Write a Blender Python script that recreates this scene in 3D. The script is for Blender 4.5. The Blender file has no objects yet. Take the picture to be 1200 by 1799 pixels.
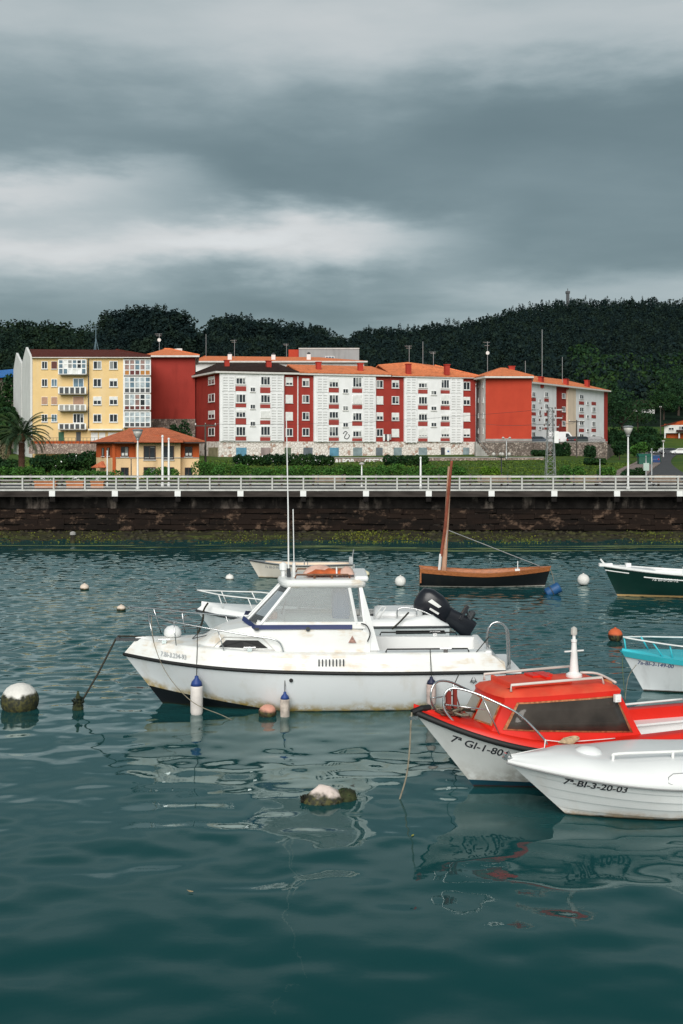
import bpy, bmesh, math, random
import numpy as np
from mathutils import Vector, Matrix, Euler
random.seed(7)
SC = bpy.context.scene
COL = SC.collection
F, HX, HY, CH = 2000.0, 600.0, 785.0, 6.0      # focal length in photo pixels, principal column, horizon row, eye height

# ------------------------------------------------------------------ camera
cam = bpy.data.cameras.new('camera')
cam_o = bpy.data.objects.new('camera', cam); COL.objects.link(cam_o)
cam_o.location = (0, 0, CH); cam_o.rotation_euler = (math.radians(90), 0, 0)
cam.sensor_fit = 'VERTICAL'; cam.sensor_height = 36.0
cam.lens = 36.0 * F / 1799.0
cam.shift_y = (HY - 899.5) / 1799.0
cam.clip_start = 0.1; cam.clip_end = 6000
SC.camera = cam_o
SC.render.resolution_x, SC.render.resolution_y = 683, 1024

# ------------------------------------------------------------------ light
SUN_DIR = Vector((-0.10, -0.80, 0.50)).normalized()
sun = bpy.data.lights.new('sun', 'SUN'); sun.energy = 1.5; sun.angle = math.radians(48); sun.color = (1.0, 0.97, 0.92)
sun_o = bpy.data.objects.new('sun', sun); COL.objects.link(sun_o)
sun_o.rotation_euler = (-SUN_DIR).to_track_quat('-Z', 'Y').to_euler()
VS = SC.view_settings
VS.view_transform = 'Standard'; VS.look = 'None'; VS.gamma = 1.0; VS.use_curve_mapping = False
VS.exposure = 1.2

def s2l(v):
    v = v / 255.0
    return v / 12.92 if v <= 0.04045 else ((v + 0.055) / 1.055) ** 2.4

def make_world():
    w = bpy.data.worlds.new('World'); SC.world = w; w.use_nodes = True
    nt = w.node_tree; nt.nodes.clear(); N = nt.nodes.new; L = nt.links.new
    out = N('ShaderNodeOutputWorld'); bg_c = N('ShaderNodeBackground'); bg_s = N('ShaderNodeBackground'); mix = N('ShaderNodeMixShader')
    sky = N('ShaderNodeTexSky'); sky.sky_type = 'NISHITA'; sky.sun_disc = False
    sky.sun_elevation = math.asin(SUN_DIR.z); sky.sun_rotation = math.atan2(SUN_DIR.x, SUN_DIR.y)
    L(sky.outputs[0], bg_s.inputs[0]); bg_s.inputs[1].default_value = 0.06
    tc = N('ShaderNodeTexCoord'); sep = N('ShaderNodeSeparateXYZ'); L(tc.outputs['Generated'], sep.inputs[0])
    def m(op, a, b=None, c=None):
        n = N('ShaderNodeMath'); n.operation = op
        for i, v in enumerate((a, b, c)):
            if v is None: continue
            if isinstance(v, (int, float)): n.inputs[i].default_value = v
            else: L(v, n.inputs[i])
        return n.outputs[0]
    x, y, z = sep.outputs
    hl = m('SQRT', m('ADD', m('MULTIPLY', x, x), m('ADD', m('MULTIPLY', y, y), 1e-6)))
    e = m('DIVIDE', m('MAXIMUM', z, 0.0), hl)
    az = m('DIVIDE', x, hl)
    # cloud-deck coordinates: the view direction carried onto a high plane, stretched along the wind
    dz = m('ADD', m('MAXIMUM', z, 0.0), 0.10)
    comb = N('ShaderNodeCombineXYZ'); L(m('MULTIPLY', m('DIVIDE', x, dz), 0.75), comb.inputs[0]); L(m('MULTIPLY', m('DIVIDE', y, dz), 1.0), comb.inputs[1])
    def noise(scale, det, off, rough=0.5):
        mp = N('ShaderNodeMapping'); mp.inputs['Location'].default_value = off; L(comb.outputs[0], mp.inputs[0])
        n = N('ShaderNodeTexNoise'); n.inputs['Scale'].default_value = scale; n.inputs['Detail'].default_value = det; n.inputs['Roughness'].default_value = rough
        L(mp.outputs[0], n.inputs['Vector']); return n.outputs['Fac']
    n1 = noise(0.9, 3, (3.1, 1.7, 0)); n2 = noise(2.6, 4, (9.3, 4.2, 0), 0.55); n3 = noise(1.3, 3, (1.3, 7.7, 3))
    # screen-scale wisps
    cw = N('ShaderNodeCombineXYZ'); L(m('MULTIPLY', az, 3.0), cw.inputs[0]); L(m('MULTIPLY', e, 9.0), cw.inputs[1])
    nw = N('ShaderNodeTexNoise'); nw.inputs['Scale'].default_value = 1.5; nw.inputs['Detail'].default_value = 5; nw.inputs['Roughness'].default_value = 0.5; L(cw.outputs[0], nw.inputs['Vector'])
    nw2 = N('ShaderNodeTexNoise'); nw2.inputs['Scale'].default_value = 3.2; nw2.inputs['Detail'].default_value = 5; L(cw.outputs[0], nw2.inputs['Vector'])
    ed = m('ADD', e, m('MULTIPLY', m('SUBTRACT', nw.outputs['Fac'], 0.5), 0.085))
    ed = m('ADD', ed, m('MULTIPLY', m('SUBTRACT', nw2.outputs['Fac'], 0.5), 0.045))
    nw3 = N('ShaderNodeTexNoise'); nw3.inputs['Scale'].default_value = 7.0; nw3.inputs['Detail'].default_value = 6; nw3.inputs['Roughness'].default_value = 0.6; L(cw.outputs[0], nw3.inputs['Vector'])
    ed = m('ADD', ed, m('MULTIPLY', m('SUBTRACT', nw3.outputs['Fac'], 0.5), 0.020))
    ed = m('ADD', ed, 0.024)
    def ramp(stops):
        r = N('ShaderNodeValToRGB'); r.color_ramp.interpolation = 'B_SPLINE'
        el = r.color_ramp.elements
        for i, (yy, v) in enumerate(stops):
            p = min(1.0, max(0.0, yy))
            if i < 2: k = el[i]; k.position = p
            else: k = el.new(p)
            v = v + 21 * max(0, (170 - v) / 80) if v < 170 else v - 10 * (v - 170) / 80; g = s2l(v); k.color = (g, g, g, 1)
        L(ed, r.inputs[0]); return r.outputs[0]
    Y = lambda yy: (785 - yy) / 2000.0
    far = [(0.46, 150), (0.54, 108), (1.0, 108)]
    rl = ramp([(0.0, 112), (Y(560), 108), (Y(505), 118), (Y(450), 160), (Y(405), 212), (Y(370), 196), (Y(325), 168), (Y(285), 216), (Y(245), 138), (Y(195), 112), (Y(120), 142), (Y(50), 184), (Y(-10), 200)] + far)
    rc = ramp([(0.0, 150), (Y(580), 145), (Y(540), 124), (Y(505), 90), (Y(450), 118), (Y(415), 182), (Y(368), 228), (Y(322), 134), (Y(285), 98), (Y(230), 100), (Y(170), 120), (Y(110), 152), (Y(50), 190), (Y(-20), 206)] + far)
    rr = ramp([(0.0, 150), (Y(590), 150), (Y(545), 168), (Y(490), 172), (Y(460), 150), (Y(420), 104), (Y(360), 104), (Y(300), 112), (Y(240), 100), (Y(170), 96), (Y(120), 112), (Y(80), 158), (Y(40), 186), (Y(-20), 192)] + far)
    def mixc(f, a, b):
        n = N('ShaderNodeMix'); n.data_type = 'RGBA'; L(f, n.inputs[0]); L(a, n.inputs[6]); L(b, n.inputs[7]); return n.outputs[2]
    def mr(v, a, b):
        n = N('ShaderNodeMapRange'); n.interpolation_type = 'SMOOTHSTEP'; n.inputs[1].default_value = a; n.inputs[2].default_value = b; L(v, n.inputs[0]); return n.outputs[0]
    azd = m('ADD', az, m('MULTIPLY', m('SUBTRACT', n2, 0.5), 0.10))
    c = mixc(mr(azd, -0.26, -0.06), rl, rc)
    c = mixc(mr(azd, -0.02, 0.17), c, rr)
    # soft cloud mottling
    g = m('MULTIPLY', m('ADD', 0.84, m('MULTIPLY', n1, 0.32)), m('ADD', 0.85, m('MULTIPLY', n2, 0.30)))
    g = m('MULTIPLY', g, m('ADD', 0.90, m('MULTIPLY', n3, 0.30)))
    bw = N('ShaderNodeRGBToBW'); L(c, bw.inputs[0])
    val = m('MULTIPLY', bw.outputs[0], g)
    tint = N('ShaderNodeValToRGB'); te = tint.color_ramp.elements
    te[0].position = 0.0; te[0].color = (0.58, 1.0, 1.11, 1); te[1].position = 0.60; te[1].color = (0.97, 1.0, 1.0, 1)
    L(val, tint.inputs[0])
    vm = N('ShaderNodeVectorMath'); vm.operation = 'SCALE'; L(tint.outputs[0], vm.inputs[0]); L(val, vm.inputs['Scale'])
    L(vm.outputs[0], bg_c.inputs[0]); bg_c.inputs[1].default_value = 0.47
    mix.inputs[0].default_value = 0.94
    L(bg_s.outputs[0], mix.inputs[1]); L(bg_c.outputs[0], mix.inputs[2]); L(mix.outputs[0], out.inputs[0])
make_world()

# ------------------------------------------------------------------ helpers
def W(px, py, D): return Vector(((px - HX) / F * D, D, CH - (py - HY) / F * D))
def G(px, D, z): return Vector(((px - HX) / F * D, D, z))

MATS = {}
def mat(name, col, rough=0.6, var=0.12, scale=2.0, bump=0.0, metal=0.0, spec=0.4, detail=4, bscale=None, stretch=None, build=None, coat=0.0):
    if name in MATS: return MATS[name]
    m = bpy.data.materials.new(name); m.use_nodes = True; MATS[name] = m
    nt = m.node_tree; b = nt.nodes['Principled BSDF']; N = nt.nodes.new; L = nt.links.new
    b.inputs['Roughness'].default_value = rough; b.inputs['Metallic'].default_value = metal
    b.inputs['Specular IOR Level'].default_value = spec
    if coat: b.inputs['Coat Weight'].default_value = coat; b.inputs['Coat Roughness'].default_value = 0.15
    tc = N('ShaderNodeTexCoord'); mp = N('ShaderNodeMapping'); L(tc.outputs['Object'], mp.inputs[0])
    if stretch: mp.inputs['Scale'].default_value = stretch
    nz = N('ShaderNodeTexNoise'); nz.inputs['Scale'].default_value = scale; nz.inputs['Detail'].default_value = detail; L(mp.outputs[0], nz.inputs['Vector'])
    mx = N('ShaderNodeMix'); mx.data_type = 'RGBA'
    mr = N('ShaderNodeMapRange'); mr.inputs[1].default_value = 0.3; mr.inputs[2].default_value = 0.7; L(nz.outputs['Fac'], mr.inputs[0]); L(mr.outputs[0], mx.inputs[0])
    mx.inputs[6].default_value = tuple(max(0, c * (1 - var)) for c in col[:3]) + (1,)
    mx.inputs[7].default_value = tuple(min(1, c * (1 + var)) for c in col[:3]) + (1,)
    colsock = mx.outputs[2]
    if build: colsock = build(nt, N, L, tc, colsock, b) or colsock
    L(colsock, b.inputs['Base Color'])
    if bump:
        n2 = N('ShaderNodeTexNoise'); n2.inputs['Scale'].default_value = bscale or scale * 6; n2.inputs['Detail'].default_value = 4; L(mp.outputs[0], n2.inputs['Vector'])
        bp = N('ShaderNodeBump'); bp.inputs['Strength'].default_value = 0.6; bp.inputs['Distance'].default_value = bump; L(n2.outputs['Fac'], bp.inputs['Height']); L(bp.outputs[0], b.inputs['Normal'])
    return m

def nmath(N, L, op, a, b=None):
    n = N('ShaderNodeMath'); n.operation = op
    for i, v in enumerate((a, b)):
        if v is None: continue
        if isinstance(v, (int, float)): n.inputs[i].default_value = v
        else: L(v, n.inputs[i])
    return n.outputs[0]
def nmix(N, L, f, a, b):
    n = N('ShaderNodeMix'); n.data_type = 'RGBA'
    if isinstance(f, (int, float)): n.inputs[0].default_value = f
    else: L(f, n.inputs[0])
    for i, v in ((6, a), (7, b)):
        if isinstance(v, tuple): n.inputs[i].default_value = v + (1,)
        else: L(v, n.inputs[i])
    return n.outputs[2]
def nnoise(N, L, tc, scale, det=4, stretch=(1, 1, 1), rough=0.55, out='Object'):
    mp = N('ShaderNodeMapping'); mp.inputs['Scale'].default_value = stretch; L(tc.outputs[out], mp.inputs[0])
    n = N('ShaderNodeTexNoise'); n.inputs['Scale'].default_value = scale; n.inputs['Detail'].default_value = det; n.inputs['Roughness'].default_value = rough; L(mp.outputs[0], n.inputs['Vector'])
    return n.outputs['Fac']
def nstep(N, L, v, a, b):
    n = N('ShaderNodeMapRange'); n.interpolation_type = 'SMOOTHSTEP'; n.inputs[1].default_value = a; n.inputs[2].default_value = b; L(v, n.inputs[0]); return n.outputs[0]

class MB:
    """collects geometry for ONE mesh object"""
    def __init__(s): s.v = []; s.f = []; s.m = []; s.cur = 0
    def add(s, vs, fs):
        o = len(s.v); s.v.extend([tuple(v) for v in vs])
        for f in fs: s.f.append(tuple(i + o for i in f)); s.m.append(s.cur)
    def box(s, x0, x1, y0, y1, z0, z1, T=None):
        vs = [Vector((x, y, z)) for z in (z0, z1) for y in (y0, y1) for x in (x0, x1)]
        if T is not None: vs = [T @ v for v in vs]
        s.add(vs, [(0, 2, 3, 1), (4, 5, 7, 6), (0, 1, 5, 4), (2, 6, 7, 3), (0, 4, 6, 2), (1, 3, 7, 5)])
    def prism(s, poly, z0, z1):
        n = len(poly); vs = [(p[0], p[1], z0) for p in poly] + [(p[0], p[1], z1) for p in poly]
        s.add(vs, [tuple(range(n))[::-1], tuple(range(n, 2 * n))] + [(i, (i + 1) % n, n + (i + 1) % n, n + i) for i in range(n)])
    def slab(s, pts, off):
        n = len(pts); off = Vector(off); a = [Vector(p) for p in pts]
        s.add(a + [p + off for p in a], [tuple(range(n)), tuple(range(n, 2 * n))[::-1]] + [(i, n + i, n + (i + 1) % n, (i + 1) % n) for i in range(n)])
    def tube(s, pts, r, n=6, closed=False, smooth=0):
        P = [Vector(p) for p in pts]
        if smooth: P = crom(P, smooth, closed)
        k = len(P); rr = r if callable(r) else (lambda t: r)
        vs = []; fs = []; up = None
        for i, p in enumerate(P):
            if closed: d = P[(i + 1) % k] - P[i - 1]
            else: d = P[min(i + 1, k - 1)] - P[max(i - 1, 0)]
            if d.length < 1e-9: d = Vector((0, 0, 1))
            d.normalize()
            if up is None:
                up = Vector((0, 0, 1)) if abs(d.z) < 0.9 else Vector((1, 0, 0))
            a = d.cross(up)
            if a.length < 1e-6: a = d.orthogonal()
            a.normalize(); b = a.cross(d); up = b
            R = rr(i / max(1, k - 1))
            for j in range(n):
                t = 2 * math.pi * j / n
                vs.append(p + a * math.cos(t) * R + b * math.sin(t) * R)
        for i in range(k if closed else k - 1):
            i2 = (i + 1) % k
            for j in range(n):
                j2 = (j + 1) % n
                fs.append((i * n + j, i * n + j2, i2 * n + j2, i2 * n + j))
        if not closed: fs += [tuple(range(n))[::-1], tuple(range((k - 1) * n, k * n))]
        s.add(vs, fs)
    def lathe(s, prof, c=(0, 0, 0), n=16, T=None):
        vs = []; fs = []; c = Vector(c); k = len(prof)
        for r, z in prof:
            for j in range(n):
                t = 2 * math.pi * j / n; p = Vector((r * math.cos(t), r * math.sin(t), z))
                vs.append((T @ p if T is not None else p) + c)
        for i in range(k - 1):
            for j in range(n):
                j2 = (j + 1) % n
                fs.append((i * n + j, i * n + j2, (i + 1) * n + j2, (i + 1) * n + j))
        fs += [tuple(range(n))[::-1], tuple(range((k - 1) * n, k * n))]
        s.add(vs, fs)
    def grid(s, rows, close_u=False, close_v=False):
        nr, nc = len(rows), len(rows[0]); vs = [p for r in rows for p in r]; fs = []
        for i in range(nr if close_u else nr - 1):
            for j in range(nc if close_v else nc - 1):
                i2, j2 = (i + 1) % nr, (j + 1) % nc
                fs.append((i * nc + j, i * nc + j2, i2 * nc + j2, i2 * nc + j))
        s.add(vs, fs)
    def face(s, pts): s.add(pts, [tuple(range(len(pts)))])
    def mesh(s, name, mats, smooth=False):
        me = bpy.data.meshes.new(name); me.from_pydata(s.v, [], s.f)
        for m in (mats if isinstance(mats, (list, tuple)) else [mats]): me.materials.append(m)
        if any(s.m): me.polygons.foreach_set('material_index', s.m)
        bm = bmesh.new(); bm.from_mesh(me); bmesh.ops.recalc_face_normals(bm, faces=bm.faces); bm.to_mesh(me); bm.free()
        if smooth: me.polygons.foreach_set('use_smooth', [True] * len(me.polygons))
        me.update(); return me
    def build(s, name, mats, parent=None, smooth=False, bevel=0, subsurf=0, angle=None, loc=None):
        me = s.mesh(name, mats, smooth or angle is not None)
        o = bpy.data.objects.new(name, me); COL.objects.link(o)
        if parent is not None: o.parent = parent
        if loc is not None: o.location = loc
        if bevel:
            b = o.modifiers.new('bevel', 'BEVEL'); b.width = bevel; b.segments = 2; b.limit_method = 'ANGLE'; b.angle_limit = math.radians(35)
        if subsurf:
            q = o.modifiers.new('subsurf', 'SUBSURF'); q.levels = q.render_levels = subsurf
        if angle is not None:
            me.set_sharp_from_angle(angle=math.radians(angle))
        return o

def crom(P, k, closed=False):
    out = []; n = len(P)
    for i in range(n if closed else n - 1):
        if closed: a, b, c, d = P[i - 1], P[i], P[(i + 1) % n], P[(i + 2) % n]
        else: a, b, c, d = P[max(i - 1, 0)], P[i], P[i + 1], P[min(i + 2, n - 1)]
        for j in range(k):
            t = j / k
            out.append(0.5 * ((2 * b) + (c - a) * t + (2 * a - 5 * b + 4 * c - d) * t * t + (3 * b - a - 3 * c + d) * t ** 3))
    if not closed: out.append(P[-1])
    return out

def tag(o, label=None, cat=None, group=None, kind=None):
    if label: o['label'] = label
    if cat: o['category'] = cat
    if group: o['group'] = group
    if kind: o['kind'] = kind
    return o
def thing(name, label, cat, loc=(0, 0, 0), rz=0.0, group=None):
    o = bpy.data.objects.new(name, None); COL.objects.link(o); o.empty_display_size = 0.2
    o.location = loc; o.rotation_euler = (0, 0, rz)
    return tag(o, label, cat, group)
def link(name, me, parent=None, loc=(0, 0, 0), rz=0.0):
    o = bpy.data.objects.new(name, me); COL.objects.link(o); o.location = loc; o.rotation_euler = (0, 0, rz)
    if parent is not None: o.parent = parent
    return o
def kids(o): return [c for c in bpy.data.objects if c.parent == o]
def dup(root, loc, rz=None, label=None, scale=None):
    r = root.copy(); COL.objects.link(r); r.location = loc
    if rz is not None: r.rotation_euler = (0, 0, rz)
    if scale is not None: r.scale = scale
    if label: r['label'] = label
    for ch in root.children:
        c = ch.copy(); COL.objects.link(c); c.parent = r
        for g in ch.children:
            d = g.copy(); COL.objects.link(d); d.parent = c
    return r
def pack(name, V, Q, material, parent=None):
    """numpy verts (n,3) and quads/tris (k,m) -> object"""
    me = bpy.data.meshes.new(name); k, w = Q.shape
    me.vertices.add(len(V)); me.vertices.foreach_set('co', V.astype(np.float32).ravel())
    me.loops.add(k * w); me.loops.foreach_set('vertex_index', Q.astype(np.int32).ravel())
    me.polygons.add(k); me.polygons.foreach_set('loop_start', np.arange(0, k * w, w, dtype=np.int32))
    me.update(calc_edges=True); me.materials.append(material)
    o = bpy.data.objects.new(name, me); COL.objects.link(o)
    if parent is not None: o.parent = parent
    return o
def leaves(rng, C, size, flat=0.0):
    """one random small quad per centre"""
    n = len(C); a = rng.normal(size=(n, 3)); a /= np.linalg.norm(a, axis=1)[:, None]
    b = rng.normal(size=(n, 3)); b -= (b * a).sum(1)[:, None] * a; b /= np.linalg.norm(b, axis=1)[:, None]
    s = (size * rng.uniform(0.6, 1.4, n))[:, None]
    V = np.stack([C - a * s, C - b * s * 0.6, C + a * s, C + b * s * 0.6], 1).reshape(-1, 3)
    return V, np.arange(4 * n).reshape(n, 4)
def blob_centres(rng, lobes, n):
    """points in the outer shell of overlapping ellipsoid lobes (cx,cy,cz,rx,ry,rz)"""
    L = np.array(lobes, float); w = (L[:, 3] * L[:, 4] * L[:, 5]) ** 0.67; w /= w.sum()
    k = rng.choice(len(L), n, p=w); d = rng.normal(size=(n, 3)); d /= np.linalg.norm(d, axis=1)[:, None]
    r = rng.uniform(0.45, 1.04, n) ** 0.6
    return L[k, :3] + d * L[k, 3:] * r[:, None]
# ------------------------------------------------------------------ materials
def foliage(name, col, var=None):
    var = var if var is not None else (0.13 if name in ('leaf_pine', 'leaf_wood') else 0.42)
    m = bpy.data.materials.new(name); m.use_nodes = True; nt = m.node_tree; N = nt.nodes.new; L = nt.links.new
    b = nt.nodes['Principled BSDF']; b.inputs['Roughness'].default_value = 0.65; b.inputs['Specular IOR Level'].default_value = 0.06
    g = N('ShaderNodeNewGeometry'); tc = N('ShaderNodeTexCoord')
    big = nnoise(N, L, tc, 0.13 if name in ('leaf_pine', 'leaf_wood', 'leaf_mid') else 0.3, 3)
    c = nmix(N, L, g.outputs['Random Per Island'], tuple(x * (1 - var) for x in col), tuple(x * (1 + var) for x in col))
    c = nmix(N, L, nmath(N, L, 'MULTIPLY', nstep(N, L, big, 0.42, 0.66), 0.85), c, tuple(x * y for x, y in zip(col, (1.95, 1.6, 0.95))))
    L(c, b.inputs['Base Color']); return m
LEAF = {k: foliage('leaf_' + k, c) for k, c in dict(
    bush=(0.045, 0.120, 0.026), lime=(0.08, 0.16, 0.02), dark=(0.015, 0.042, 0.017), pine=(0.0100, 0.0215, 0.0225), wood=(0.012, 0.026, 0.020),
    mid=(0.018, 0.045, 0.020), palm=(0.030, 0.055, 0.028), weed=(0.095, 0.118, 0.022)).items()}
def tile_build(col):
    def f(nt, N, L, tc, c, b):
        mp = N('ShaderNodeMapping'); L(tc.outputs['Object'], mp.inputs[0])
        w = N('ShaderNodeTexWave'); w.wave_type = 'BANDS'; w.bands_direction = 'X'; w.inputs['Scale'].default_value = 1.3; w.inputs['Distortion'].default_value = 0.6; L(mp.outputs[0], w.inputs['Vector'])
        bp = N('ShaderNodeBump'); bp.inputs['Distance'].default_value = 0.06; bp.inputs['Strength'].default_value = 0.7; L(w.outputs['Fac'], bp.inputs['Height']); L(bp.outputs[0], b.inputs['Normal'])
        n = nnoise(N, L, tc, 0.8, 6, (1, 1, 1))
        return nmix(N, L, nmath(N, L, 'MULTIPLY', nstep(N, L, n, 0.5, 0.75), 0.55), c, tuple(x * 0.45 for x in col))
    return f
def tiles(name, col): return mat(name, col, 0.8, 0.22, 3.0, detail=6, spec=0.15, build=tile_build(col))
def wall_build(stain):
    def f(nt, N, L, tc, c, b):
        n = nnoise(N, L, tc, 0.6, 5, (1.2, 1.2, 0.25))
        return nmix(N, L, nmath(N, L, 'MULTIPLY', nstep(N, L, n, 0.46, 0.78), 0.55), c, stain)
    return f
def plaster(name, col, stain=None): return mat(name, col, 0.85, 0.06, 0.5, bump=0.01, bscale=8, spec=0.15, build=wall_build(stain or tuple(x * 0.55 for x in col)))
def stone_build(a, b2, joint, scale, rg=(0.25, 0.95)):
    def f(nt, N, L, tc, c, b):
        v = N('ShaderNodeTexVoronoi'); v.inputs['Scale'].default_value = scale; L(tc.outputs['Object'], v.inputs['Vector'])
        e = N('ShaderNodeTexVoronoi'); e.feature = 'DISTANCE_TO_EDGE'; e.inputs['Scale'].default_value = scale; L(tc.outputs['Object'], e.inputs['Vector'])
        sp = N('ShaderNodeSeparateColor'); L(v.outputs['Color'], sp.inputs[0])
        col = nmix(N, L, nstep(N, L, sp.outputs[0], rg[0], rg[1]), a, b2)
        bp = N('ShaderNodeBump'); bp.inputs['Distance'].default_value = 0.05; L(nstep(N, L, e.outputs['Distance'], 0.0, 0.12), bp.inputs['Height']); L(bp.outputs[0], b.inputs['Normal'])
        return nmix(N, L, nstep(N, L, e.outputs['Distance'], 0.02, 0.07), joint, col)
    return f
def stones(name, a, b2, joint, scale, rg=(0.25, 0.95)): return mat(name, a, 0.9, spec=0.1, build=stone_build(a, b2, joint, scale, rg))
m_red = plaster('red_plaster', (0.32, 0.042, 0.032)); m_orange = plaster('scarlet_plaster', (0.47, 0.060, 0.032), (0.40, 0.045, 0.028)); m_white = plaster('white_plaster', (0.74, 0.73, 0.71), (0.55, 0.54, 0.52))
m_cream = plaster('cream_plaster', (0.74, 0.60, 0.46)); m_yellow = plaster('yellow_plaster', (0.76, 0.54, 0.26), (0.72, 0.58, 0.38)); m_house = plaster('peach_plaster', (0.76, 0.54, 0.31)); m_brick = plaster('orange_brick', (0.48, 0.10, 0.030))
m_grey = plaster('grey_render', (0.34, 0.34, 0.34)); m_bay = plaster('bay_white', (0.80, 0.80, 0.80), (0.66, 0.65, 0.64)); m_panel = plaster('red_panel', (0.33, 0.06, 0.05))
m_tile = tiles('orange_tiles', (0.74, 0.225, 0.095)); m_tile_old = tiles('weathered_tiles', (0.52, 0.150, 0.072)); m_tile_dark = tiles('dark_tiles', (0.035, 0.018, 0.014)); m_tile_brown = tiles('brown_red_tiles', (0.105, 0.026, 0.018))
m_frame = mat('white_frame', (0.78, 0.78, 0.77), 0.5); m_dframe = mat('dark_wood_frame', (0.035, 0.014, 0.010), 0.5); m_eave = mat('pale_eave', (0.62, 0.60, 0.57), 0.7)
def pane_build(nt, N, L, tc, c, b):
    g = N('ShaderNodeObjectInfo'); sp = N('ShaderNodeSeparateXYZ'); L(tc.outputs['Object'], sp.inputs[0])
    cur = nmath(N, L, 'GREATER_THAN', g.outputs['Random'], 0.62)
    hem = nmath(N, L, 'GREATER_THAN', nmath(N, L, 'ADD', sp.outputs[2], nmath(N, L, 'MULTIPLY', nmath(N, L, 'SUBTRACT', g.outputs['Random'], 0.8), 4.0)), -0.1)
    return nmix(N, L, nmath(N, L, 'MULTIPLY', nmath(N, L, 'MULTIPLY', cur, hem), 0.7), c, (0.34, 0.35, 0.34))
m_glass = mat('window_glass', (0.020, 0.026, 0.032), 0.12, 0.5, 0.9, spec=0.6, build=pane_build); m_blue_glass = mat('bluish_glass', (0.10, 0.17, 0.22), 0.2, 0.5, 0.8, spec=0.6)
m_blind = mat('white_blind', (0.72, 0.72, 0.70), 0.7); m_tanblind = mat('tan_blind', (0.42, 0.25, 0.17), 0.7); m_brownblind = mat('brown_shutter', (0.10, 0.025, 0.02), 0.6)
m_chim = plaster('red_chimney', (0.42, 0.05, 0.035)); m_metal = mat('galvanised', (0.42, 0.43, 0.43), 0.45, metal=0.6); m_dmetal = mat('dark_metal', (0.06, 0.065, 0.07), 0.5, metal=0.3)
m_clad = stones('pale_stone_cladding', (0.45, 0.30, 0.24), (0.80, 0.74, 0.69), (0.60, 0.53, 0.48), 2.2, (0.05, 0.22))
m_rubble = stones('rubble_wall', (0.17, 0.135, 0.115), (0.36, 0.30, 0.26), (0.10, 0.085, 0.075), 2.7); m_lowwall = stones('pinkish_stone_wall', (0.30, 0.22, 0.19), (0.50, 0.40, 0.34), (0.18, 0.14, 0.12), 2.8)
m_conc = mat('concrete', (0.33, 0.32, 0.30), 0.9, 0.2, 0.8, bump=0.01, spec=0.15); m_asphalt = mat('asphalt', (0.075, 0.075, 0.078), 0.9, 0.2, 1.2, spec=0.2); m_rail = mat('pale_rail_paint', (0.50, 0.50, 0.47), 0.5, 0.2, 2.0)
m_wpaint = mat('white_paint', (0.78, 0.78, 0.76), 0.5); m_wood = mat('bench_wood', (0.26, 0.19, 0.14), 0.7, 0.3, 6, stretch=(1, 6, 6))
def grass_build(nt, N, L, tc, c, b):
    n = nnoise(N, L, tc, 0.12, 6); n2 = nnoise(N, L, tc, 1.5, 4)
    c = nmix(N, L, nstep(N, L, n, 0.42, 0.62), c, (0.085, 0.125, 0.022))
    return nmix(N, L, nmath(N, L, 'MULTIPLY', nstep(N, L, n2, 0.45, 0.7), 0.5), c, (0.03, 0.07, 0.015))
m_grass = mat('lawn', (0.052, 0.098, 0.020), 0.9, 0.3, 0.6, spec=0.1, build=grass_build, bump=0.05, bscale=6)

# ------------------------------------------------------------------ water
def water_mat():
    m = bpy.data.materials.new('harbour_water'); m.use_nodes = True; nt = m.node_tree; N = nt.nodes.new; L = nt.links.new
    b = N('ShaderNodeBsdfDiffuse'); gl = N('ShaderNodeBsdfGlossy'); gl.inputs['Roughness'].default_value = 0.02; gl.inputs['Color'].default_value = (0.84, 0.98, 0.97, 1); fr = N('ShaderNodeFresnel'); fr.inputs['IOR'].default_value = 1.333; mxs = N('ShaderNodeMixShader')
    nt.nodes.remove(nt.nodes['Principled BSDF']); L(b.outputs[0], mxs.inputs[1]); L(gl.outputs[0], mxs.inputs[2]); L(mxs.outputs[0], nt.nodes['Material Output'].inputs[0])
    tc = N('ShaderNodeTexCoord'); sp = N('ShaderNodeSeparateXYZ'); L(tc.outputs['Object'], sp.inputs[0])
    tintn = nnoise(N, L, tc, 0.05, 2)
    L(nmix(N, L, tintn, (0.0085, 0.052, 0.055), (0.0105, 0.063, 0.065)), b.inputs['Color'])
    # only the finest ripples are relief in the shader; the waves themselves are geometry
    far = nstep(N, L, sp.outputs[1], 24.0, 36.0)
    rp = nnoise(N, L, tc, 4.5, 3, (1, 1.2, 1), 0.5)
    bp = N('ShaderNodeBump'); bp.inputs['Strength'].default_value = 1.0; bp.inputs['Distance'].default_value = 1.0
    L(nmath(N, L, 'MULTIPLY', rp, nmath(N, L, 'ADD', 0.0008, nmath(N, L, 'MULTIPLY', far, 0.0022))), bp.inputs['Height']); L(bp.outputs[0], b.inputs['Normal']); L(bp.outputs[0], gl.inputs['Normal']); L(bp.outputs[0], fr.inputs['Normal'])
    L(nmath(N, L, 'MINIMUM', nmath(N, L, 'MAXIMUM', nmath(N, L, 'SUBTRACT', nmath(N, L, 'MULTIPLY', fr.outputs[0], 1.55), 0.100), 0.010), 0.46), mxs.inputs[0])
    return m
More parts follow.
